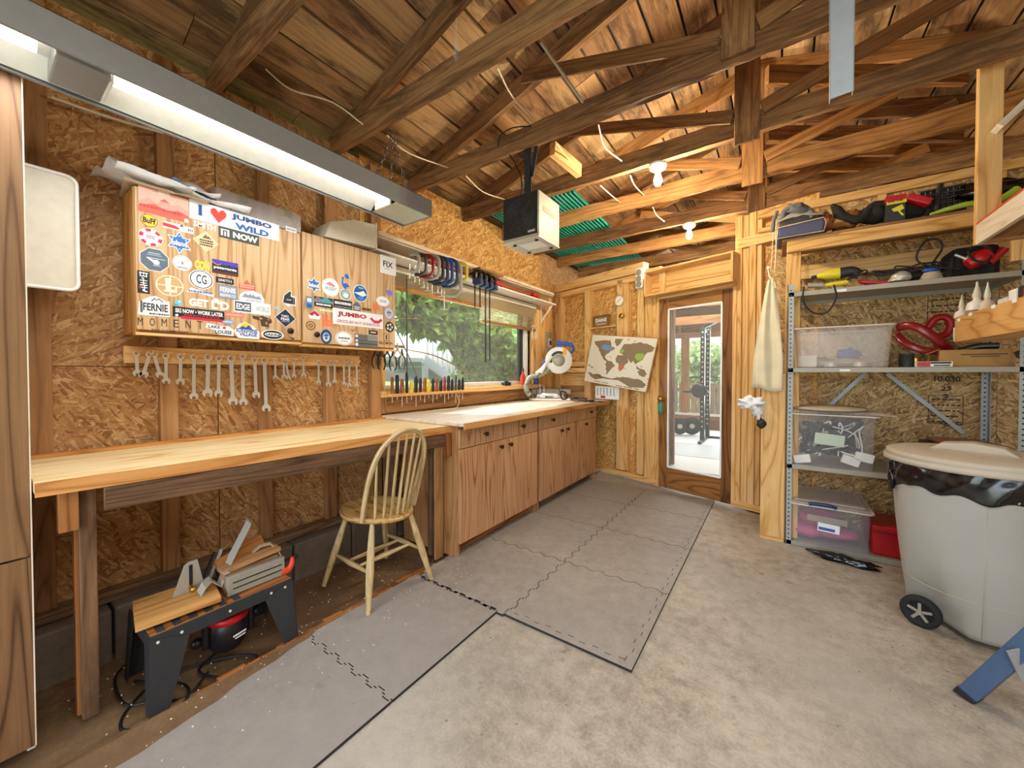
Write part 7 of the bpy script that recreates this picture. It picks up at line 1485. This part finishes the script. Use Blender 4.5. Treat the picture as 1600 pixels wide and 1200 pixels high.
b = MB(); b.tube([PY(1515, 388, 3.55), PY(1530, 383, 3.55), PY(1548, 390, 3.55), PY(1545, 405, 3.55), PY(1530, 415, 3.55)], .008, 7); b.tube([PY(1512, 392, 3.54), PY(1520, 405, 3.54), PY(1540, 412, 3.54)], .007, 7); obj('cord', b, M['rubber'], t)
bx('dark_tool_bag', 'dark bag behind the red power tool', 'bag', .93, 1.14, 3.68, 3.92, z4, z4+.22, M['black_soft'], .03)
def cord(pts, lb, r=.006, m='cable_black'): b = MB(); b.tube(pts, r, 7, sub=6); thg('cable', b, M[m], lb, 'cord')
cord([PY(1256, 448, 3.48), PY(1255, 470, 3.46), PY(1270, 488, 3.46), PY(1292, 488, 3.46), PY(1306, 465, 3.46), PY(1303, 445, 3.48)], 'black cord hanging in a loop below the upper shelf')
cord([PY(1500, 420, 3.56), PY(1470, 418, 3.56), PY(1440, 412, 3.58), PY(1432, 400, 3.6), PY(1445, 378, 3.6), PY(1465, 374, 3.6), PY(1472, 388, 3.6), PY(1458, 410, 3.58)], 'black cord arching up in a loop over the sander')
for k in range(5): cord([PY(1318+k*22+rr.uniform(0, 8), 430+rr.uniform(-6, 8)-k*2, 3.54+.03*k) for _ in range(1)]+[PY(1330+k*28+rr.uniform(-5, 50), 432-k*3+rr.uniform(-12, 6), 3.55+.02*k) for _ in range(7)], ['left knot of black cords beside the yellow tool', 'middle knot of black cords behind the silver grinder', 'right knot of black cords left of the blue cap', 'knot of black cords beside the sander body', 'rightmost knot of black cords under the looped cord'][k], .005)
# top shelf
zT = 2.269
t = thing('tool_bag', 'grey and navy tool bag overhanging the left end of the top shelf', 'bag', (.12, 3.6, zT))
q = lambda px, py, Y=3.5: PY(px, py, Y)
b = MB(); p0, p1 = q(1213, 372), q(1286, 358); b.prism([(p0.x, 3.46, zT+.0), (p1.x, 3.46, zT+.0), (p1.x+.012, 3.46, zT+.06), (p1.x, 3.46, zT+.095), (p0.x+.01, 3.46, zT+.075)], (0, .32, 0)); obj('base_panel', b, paint('4A4A68'), t, bev=.015)
b = MB(); b.surf(lambda u, v: (p0.x+.01+(p1.x-p0.x-.01)*u, 3.47+.30*v, zT+.07+(.02*u+.17*math.sin(math.pi*min(1, max(0, v*.8+.15)))*(.7+.3*math.sin(3.1*u)))*(1-.35*u)+.012*noise.noise(Vector((u*6, v*5, 2)))), 18, 14); obj('top_fabric', b, M['bag_grey'], t, solid=.004)
b = MB(); b.tube([q(1222, 345, 3.5), q(1226, 330, 3.5), q(1242, 322, 3.5), q(1258, 324, 3.52), q(1272, 338, 3.5)], .02, 8); b.ball(q(1245, 328, 3.52), .05, (1.3, 1, .7), jit=1.2); b.tube([q(1214, 330), q(1209, 345), q(1207, 362)], .013, 8); obj('strap', b, paint('6A6868', .9), t)
b = MB(); b.tube([(p0.x, 3.458, zT+.0), (p1.x+.002, 3.458, zT), (p1.x+.014, 3.458, zT+.06), (p1.x, 3.458, zT+.097), (p0.x+.01, 3.458, zT+.077)], .004, 6, closed=True, sub=1); obj('piping', b, M['tan'], t)
t = thing('tool_belt', 'black and brown leather tool belt on the top shelf', 'tool belt', tuple(q(1330, 345)))
b = MB(); b.ball(q(1320, 345, 3.6), .075, (1.2, 1, .9), jit=.5); b.ball(q(1292, 348, 3.6), .06, (1, 1, 1), jit=.5); obj('pouch', b, M['brown'], t)
b = MB(); b.tube([q(1300, 320, 3.55), q(1308, 328, 3.55), q(1318, 340, 3.55), q(1345, 342, 3.55), q(1362, 322, 3.56), q(1380, 320, 3.58)], .022, 8, rs=[.012, .03, .035, .03, .022, .03]); b.ball(q(1365, 335, 3.6), .08, (1.1, .8, .8), jit=.3); obj('belt', b, M['black_soft'], t)
t = thing('tool_carton', 'black box with red top and yellow lettering on the top shelf', 'box', tuple(q(1400, 345)))
p0, p1 = q(1384, 345), q(1415, 340); z1_ = q(1400, 306).z; b = MB(); b.box((p0.x, 3.5, zT), (p1.x, 3.72, z1_)); obj('carton', b, M['black_wood'], t, bev=.003)
b = MB(); b.box((p0.x-.002, 3.498, z1_-.03), (p1.x+.002, 3.722, z1_+.004)); obj('top_band', b, M['red'], t)
f_ = (Vector(((p0.x+p1.x)/2, 3.4995, (zT+z1_)/2)), Vector((1,0,0)), UPV, Vector((0,-1,0))); b = MB(); b.poly2(f_, rct(-.045, .03, .05, .065)); b.poly2(f_, [(-.02, .0), (.03, .02), (.04, -.01), (.02, -.02), (.04, -.05), (.03, -.055), (.01, -.02), (-.01, -.02)]); obj('print', b, M['yellow'], t)
b = MB(); b.text(f_, 'wagner', 0, .047, .08, .02, 0, .001, .03); obj('lettering', b, M['black'], t)
b = MB(); b.obox(q(1432, 317, 3.56), (1, 0, -.6), (0, 1, 0), (.6, 0, 1), .06, .08, .02); thg('red_lid', b, M['red'], 'tilted red plastic lid right of the black box', 'lid', .006)  # a loose red lid
b = MB(); b.ball(q(1425, 330, 3.6), .07, (1, .8, .9), jit=.4); thg('black_pouch', b, M['black_soft'], 'black pouch between the box and the mesh crate', 'pouch')
t = thing('mesh_crate', 'dark woven mesh crate leaning back on the top shelf', 'crate', tuple(q(1480, 335, 3.55)))
c0_, c1_ = q(1442, 336, 3.55), q(1515, 325, 3.55); zt2 = q(1480, 292, 3.6).z; b = MB(); b.box((c0_.x, 3.62, zT), (c1_.x, 3.66, zt2)); obj('panel', b, M['charcoal'], t, bev=.004)
b = MB()
for k in range(9): x = c0_.x+(c1_.x-c0_.x)*k/8; b.cyl((x, 3.615, zT), (x, 3.615, zt2), .006, n=6)
for k in range(7): z = zT+(zt2-zT)*k/6; b.cyl((c0_.x, 3.608, z), (c1_.x, 3.608, z), .006, n=6)
obj('wire_grid', b, M['steel_dark'], t)
b = MB(); b.tube([q(1453, 335, 3.50), q(1480, 327, 3.50), q(1512, 319, 3.50), q(1560, 312, 3.52), q(1590, 296, 3.54)], .016, 8, rs=[.008, .014, .017, .02, .024]); thg('green_hose', b, M['lime'], 'lime green tool handle lying along the top shelf', 'tool handle')
b = MB(); b.cyl(q(1463, 330, 3.52), q(1466, 310, 3.54), .014); b.tube([q(1466, 310, 3.54), q(1468, 295, 3.56), q(1470, 288, 3.57)], .014, 8); t = thg('hand_tool', b, M['charcoal'], 'dark grip standing in front of the mesh crate', 'tool handle')
b = MB(); b.ball(q(1545, 300, 3.65), .12, (1.6, .8, .5), jit=.4); thg('dark_bundle', b, M['bag_black'], 'black bundle behind the hanging rack post', 'bundle')
# cloth and bag hung at the end of the partition
def cl(u, v):
    px_ = (1203+(1-v)*0)+(u-.5)*(9+38*min(1, (1-v)*1.35)**.8)-6*(1-v)+2; py_ = 437+(1-v)*172
    p = PY(px_, py_, 3.43); 
    return p+Vector((0, .035*noise.noise(Vector((u*3.2, v*1.6, 3)))*(.4+(1-v))+.008*math.sin(u*11+v*3), 0.016*math.sin(u*5+1)*(1-v)))
b = MB(); b.surf(cl, 26, 22); t = thg('work_coat', b, M['cloth'], 'cream cloth hanging from a hook beside the shelving', 'cloth', solid=.004)
b = MB(); b.tube([PY(1200, 420, 3.46), PY(1203, 432, 3.44), PY(1210, 441, 3.43), PY(1212, 450, 3.425)], .006, 6); b.bar((PY(1200, 418, 3.46).x, 3.46, PY(1200, 418, 3.46).z), (PY(1200, 418, 3.52).x, 3.72, PY(1200, 416, 3.46).z), .02, .02); obj('loop', b, M['cloth'], t)
b = MB(); b.tube([PY(1213, 340, 3.7), PY(1212, 400, 3.7), PY(1207, 450, 3.7)], .004, 6); b.tube([PY(1209, 350, 3.72), PY(1206, 400, 3.72), PY(1203, 440, 3.72)], .003, 6); thg('wall_cable', b, M['cable_white'], 'pair of white cables running down the end of the partition', 'cable')
c = PY(1174, 630, 3.48); b = MB(); b.ball(c, .07, (1.2, .8, .6), jit=1.2, n=20, m=14); b.ball(c+Vector((.04, 0, -.06)), .04, (.8, .8, 1.2), jit=1.2); t = thg('plastic_bag', b, M['paper'], 'crumpled white plastic bag hung on the pine board', 'plastic bag')
b = MB(); b.ball(c+Vector((.065, 0, -.15)), .028, (1, 1, 1.3), jit=.6); obj('dark_corner', b, M['charcoal'], t)
# ================================================================ GREY BIN
gc = Vector((.825, 2.87, 0)); wh = Vector((.605, 2.72, .075))
t = thing('wheeled_bin', 'large grey wheeled rubbish bin with a domed lid', 'rubbish bin', tuple(gc))
b = MB(); n = 56; prof = [(.0, .03), (.20, .03), (.225, .035), (.235, .06), (.24, .12), (.252, .20), (.270, .36), (.285, .52), (.298, .70), (.30, .715)]
vs = []
for r, z in prof:
    for i in range(n):
        a = 2*math.pi*i/n; p = gc+Vector((math.cos(a)*r, math.sin(a)*r*1.0, z)); d = (Vector((p.x, p.y, p.z))-wh).length
        if z < .26 and r > .1 and d < .15:
            k = (1-d/.15)**.5; p += (Vector((gc.x, gc.y, z))-p)*(.34*k)
        vs.append(p)
m = len(prof); b.add(vs, [(j*n+i, j*n+(i+1) % n, (j+1)*n+(i+1) % n, (j+1)*n+i) for j in range(m-1) for i in range(n)], 0, (0, 0, 1), True); obj('body', b, M['bin_grey'], t, solid=.004)
b = MB(); a = math.atan2(-.87, -.15); d = Vector((math.cos(a), math.sin(a), 0)); b.tube([gc+d*.241+UPV*.05, gc+d*.271+UPV*.36, gc+d*.300+UPV*.70], .0022, 5, sub=3); b.tube([gc+Vector((math.cos(x), math.sin(x), 0))*.2555+UPV*.215 for x in [2*math.pi*i/40 for i in range(40)]], .0018, 5, closed=True, sub=1); obj('mould_line', b, M['bin_lid'], t)
b = MB(); b.lathe(gc+UPV*.83, [(.315, -.022), (.336, -.016), (.336, .004), (.322, .010), (.326, .014), (.326, .030), (.31, .038), (.20, .047), (.0, .055)], 56, cap=False); obj('lid', b, M['bin_lid'], t)
b = MB(); hd_ = Vector((.9, -.35, 0)).normalized(); hp = gc-Vector((.02, .02, 0)); pts = []
nrm_ = hd_.cross(UPV)
b.prism([hp-hd_*.15+UPV*.875-nrm_*.05, hp-hd_*.10+UPV*.915-nrm_*.05, hp+UPV*.928-nrm_*.05, hp+hd_*.10+UPV*.915-nrm_*.05, hp+hd_*.15+UPV*.875-nrm_*.05], nrm_*.10); obj('lid_handle', b, M['bin_lid'], t, bev=.012)
for k, (w_, nm) in enumerate(((wh, 0), (wh+Vector((.17, .44, 0)), 1))):
    ax = Vector((-.45, -.9, 0)).normalized(); b = MB(); b.lathe(w_, [(.03, -.02), (.066, -.02), (.075, -.012), (.075, .012), (.066, .02), (.05, .021), (.048, .010), (.0, .010)], 30, 0, ax, cap=False); wl_ = obj('wheel', b, M['rubber'], t)
    b = MB(); b.cyl(w_+ax*.009, w_+ax*.026, .011)
    s_ = ax.cross(UPV)
    for j in range(5): a = j*2*math.pi/5+.3; b.obox(w_+ax*.015+(s_*math.cos(a)+UPV*math.sin(a))*.026, s_*math.cos(a)+UPV*math.sin(a), -s_*math.sin(a)+UPV*math.cos(a), ax, .02, .006, .003)
    obj('hub_cap', b, M['shelf_metal'], wl_, label='grey five spoke hub')
b = MB(); b.surf(lambda u, v: gc+Vector((math.cos(u*2*math.pi), math.sin(u*2*math.pi), 0))*((.303+.006*noise.noise(Vector((math.cos(u*6.283)*5, math.sin(u*6.283)*5, v*3)))+.008*math.sin(v*math.pi)+.004*math.sin(u*90+v*5)))+UPV*(.822-v*(.125+.03*noise.noise(Vector((math.cos(u*6.283)*3, math.sin(u*6.283)*3, 4)))) ), 160, 14)
t = thg('bin_liner', b, M['bag_black'], 'shiny black bin liner folded over the rim of the grey bin', 'bin liner', solid=.002)
b = MB(); c = gc+Vector((-.30, -.02, .77)); b.ball(c, .04, (.6, 1, 1.4), jit=.9); b.ball(c+Vector((-.01, -.01, -.07)), .028, (.5, .8, 1.8), jit=.9); obj('knot', b, M['bag_black'], t)
# ================================================================ BLUE TRESTLE
t = thing('trestle', 'blue steel trestle leg entering at the lower right corner', 'trestle', (.75, 2.1, 0))
f0 = PZ(1509, 1089, .0); tp = Vector((f0.x+.30, f0.y-.22, .80)); dirn = (tp-f0).normalized()
b = MB(); b.bar(f0+dirn*.03, tp, .055, .055, (0, 0, 1)); obj('leg', b, M['leg_blue'], t, bev=.004)
b = MB(); b.bar(f0+dirn*.0, f0+dirn*.03, .06, .06, (0, 0, 1)); b.v = [Vector((v.x, v.y, max(v.z, .002))) for v in b.v]; obj('foot', b, M['rubber'], t, bev=.004)
f2 = Vector((f0.x+.62, f0.y-.10, 0)); b = MB(); b.bar(f2+Vector((0, 0, .03)), tp+Vector((.05, .05, 0)), .055, .055); obj('leg', b, M['leg_blue'], t, bev=.004)
b = MB(); b.bar(tp+Vector((-.05, -.05, .02)), tp+Vector((.6, .2, .02)), .06, .05); obj('top_bar', b, M['leg_blue'], t, bev=.004)
pA = f0.lerp(tp, .27)+Vector((.005, -.03, 0)); b = MB(); b.prism([PD(1574, 1018, 1.33), PD(1600, 1012, 1.33), PD(1640, 1040, 1.33), PD(1640, 1090, 1.33), PD(1596, 1064, 1.33)], F0*.004); obj('gusset', b, M['galv'], t)
# ================================================================ HANGING RACK
hx = .85
t = thing('hanging_rack', 'pine rack hung from the truss at the upper right', 'hanging rack', (1.1, 2.6, 1.94))
b = MB(); b.box((hx, 3.03, 1.945), (hx+.085, 3.068, 2.93)); obj('post', b, M['pine'], t, bev=.003)
b = MB(); b.box((hx, 1.6, 1.94), (hx+.02, 3.03, 2.045)); obj('side_board', b, M['ply'], t, bev=.002)
b = MB(); b.box((hx-.001, 1.6, 2.045), (hx+.022, 3.03, 2.053)); obj('edge_stripe', b, M['orange'], t, label='red edge stripe')
b = MB(); b.box((hx+.02, 1.6, 1.955), (1.45, 3.03, 1.975)); b.box((hx+.02, 3.005, 1.94), (1.45, 3.028, 2.03)); b.box((1.43, 1.6, 1.94), (1.45, 3.0, 2.03)); obj('deck', b, M['stud'], t, bev=.002)
b = MB(); b.box((1.36, 3.03, 1.945), (1.45, 3.068, 2.93)); obj('post', b, M['pine'], t, bev=.003)
b = MB(); b.bar((.90, 2.99, 2.50), (1.30, 2.99, 2.93), .03, .08, (0, 1, 0)); obj('brace', b, M['ply'], t, bev=.002)
b = MB(); b.bar((.92, 2.99, 2.08), (1.40, 2.99, 2.56), .03, .08, (0, 1, 0)); obj('brace', b, M['pine'], t, bev=.002)
t = thing('glue_box', 'pine bottle box hung below the rack at the right edge', 'bottle box', (.93, 2.8, 1.449))
zb2, zt3 = 1.449, 1.594; gy0, gy1 = 1.9, PX(1491.5, 520, hx).y
b = MB(); b.box((hx, gy0, zb2), (hx+.018, gy1, zt3)); obj('front_board', b, M['oak_side'], t, bev=.002)
b = MB(); b.box((hx+.15, gy0, zb2), (hx+.168, gy1, zt3)); b.box((hx+.018, gy1-.018, zb2), (hx+.15, gy1, zt3)); b.box((hx+.018, gy0, zb2), (hx+.15, gy0+.018, zt3)); b.box((hx+.018, gy0+.018, zb2), (hx+.15, gy1-.018, zb2+.015)); obj('box_boards', b, M['pine'], t, bev=.002)
b = MB(); b.box((hx+.17, 2.0, zb2), (hx+.188, 2.09, 1.954)); b.box((hx+.17, 2.80, zb2), (hx+.188, 2.84, 1.954)); obj('hanger_board', b, M['pine'], t, bev=.002)
b = MB()
for px, py in ((1498, 500), (1516, 491), (1552, 479), (1585, 470)): p = PX(px, py, hx-.0006); b.box((hx-.001, p.y-.02, p.z-.008), (hx-.0001, p.y+.02, p.z+.008))
obj('paper_label', b, M['paper'], t)
def bottle(px, ytop, r, lb, m, band=None, nozzle=True):
    X = hx+.075; p = PX(px, ytop, X); z0 = zb2+.016; H = p.z-z0; t = thing('glue_bottle', lb, 'bottle', (X, p.y, z0), 'bottles in the hanging box')
    b = MB(); b.lathe((X, p.y, z0), [(r*.9, 0), (r, .01), (r, H*.55), (r*.85, H*.63), (r*.35, H*.68), (r*.35, H*.72)], 20); obj('body', b, m, t)
    b = MB(); b.lathe((X, p.y, z0+H*.72), [(r*.45, 0), (r*.42, H*.06), (r*.16, H*.2), (r*.09, H*.28)], 14); obj('nozzle', b, M['offwhite'], t)
    if band: 
        b = MB(); b.lathe((X, p.y, z0+H*.30), [(r+.0008, 0), (r+.0008, H*.2)], 20, cap=False); obj('label', b, band, t)
bottle(1503, 461, .032, 'white glue bottle with black lettering at the left end of the box', M['white'], paint('2A2C30'))
bottle(1527, 440, .042, 'taller white glue bottle, second from the left', M['white'], paint('A88470'))
bottle(1543.5, 441, .030, 'pinkish white glue bottle with a tall nozzle', paint('DCC8B8'), paint('C89880'))
def bxX(nm, lb, px0, px1, ytop, m, d0=.05, d1=.11): X = hx+d0; a, c_ = PX(px0, ytop, X), PX(px1, ytop, X); b = MB(); b.box((X, min(a.y, c_.y), zb2+.016), (hx+d1, max(a.y, c_.y), (a.z+c_.z)/2)); return thg(nm, b, m, lb, 'container', .006)
bxX('white_tube', 'small white box between the bottles and the black tins', 1558, 1572, 466, M['white']); bxX('white_carton', 'upright white carton left of the black tin', 1575, 1588, 452, M['paper']); bxX('black_tin', 'black tin near the right edge of the bottle box', 1590, 1606, 445, M['black']); 
b = MB(); p = PX(1597, 470, hx+.03); b.cyl((hx+.035, p.y-.03, zb2+.016), (hx+.035, p.y-.03, PX(1597, 452, hx+.03).z), .012); thg('red_marker', b, M['red'], 'red capped marker at the right edge of the bottle box', 'marker')
# right side: plain ladder-like studs on the side wall, far right (seen only from other places)
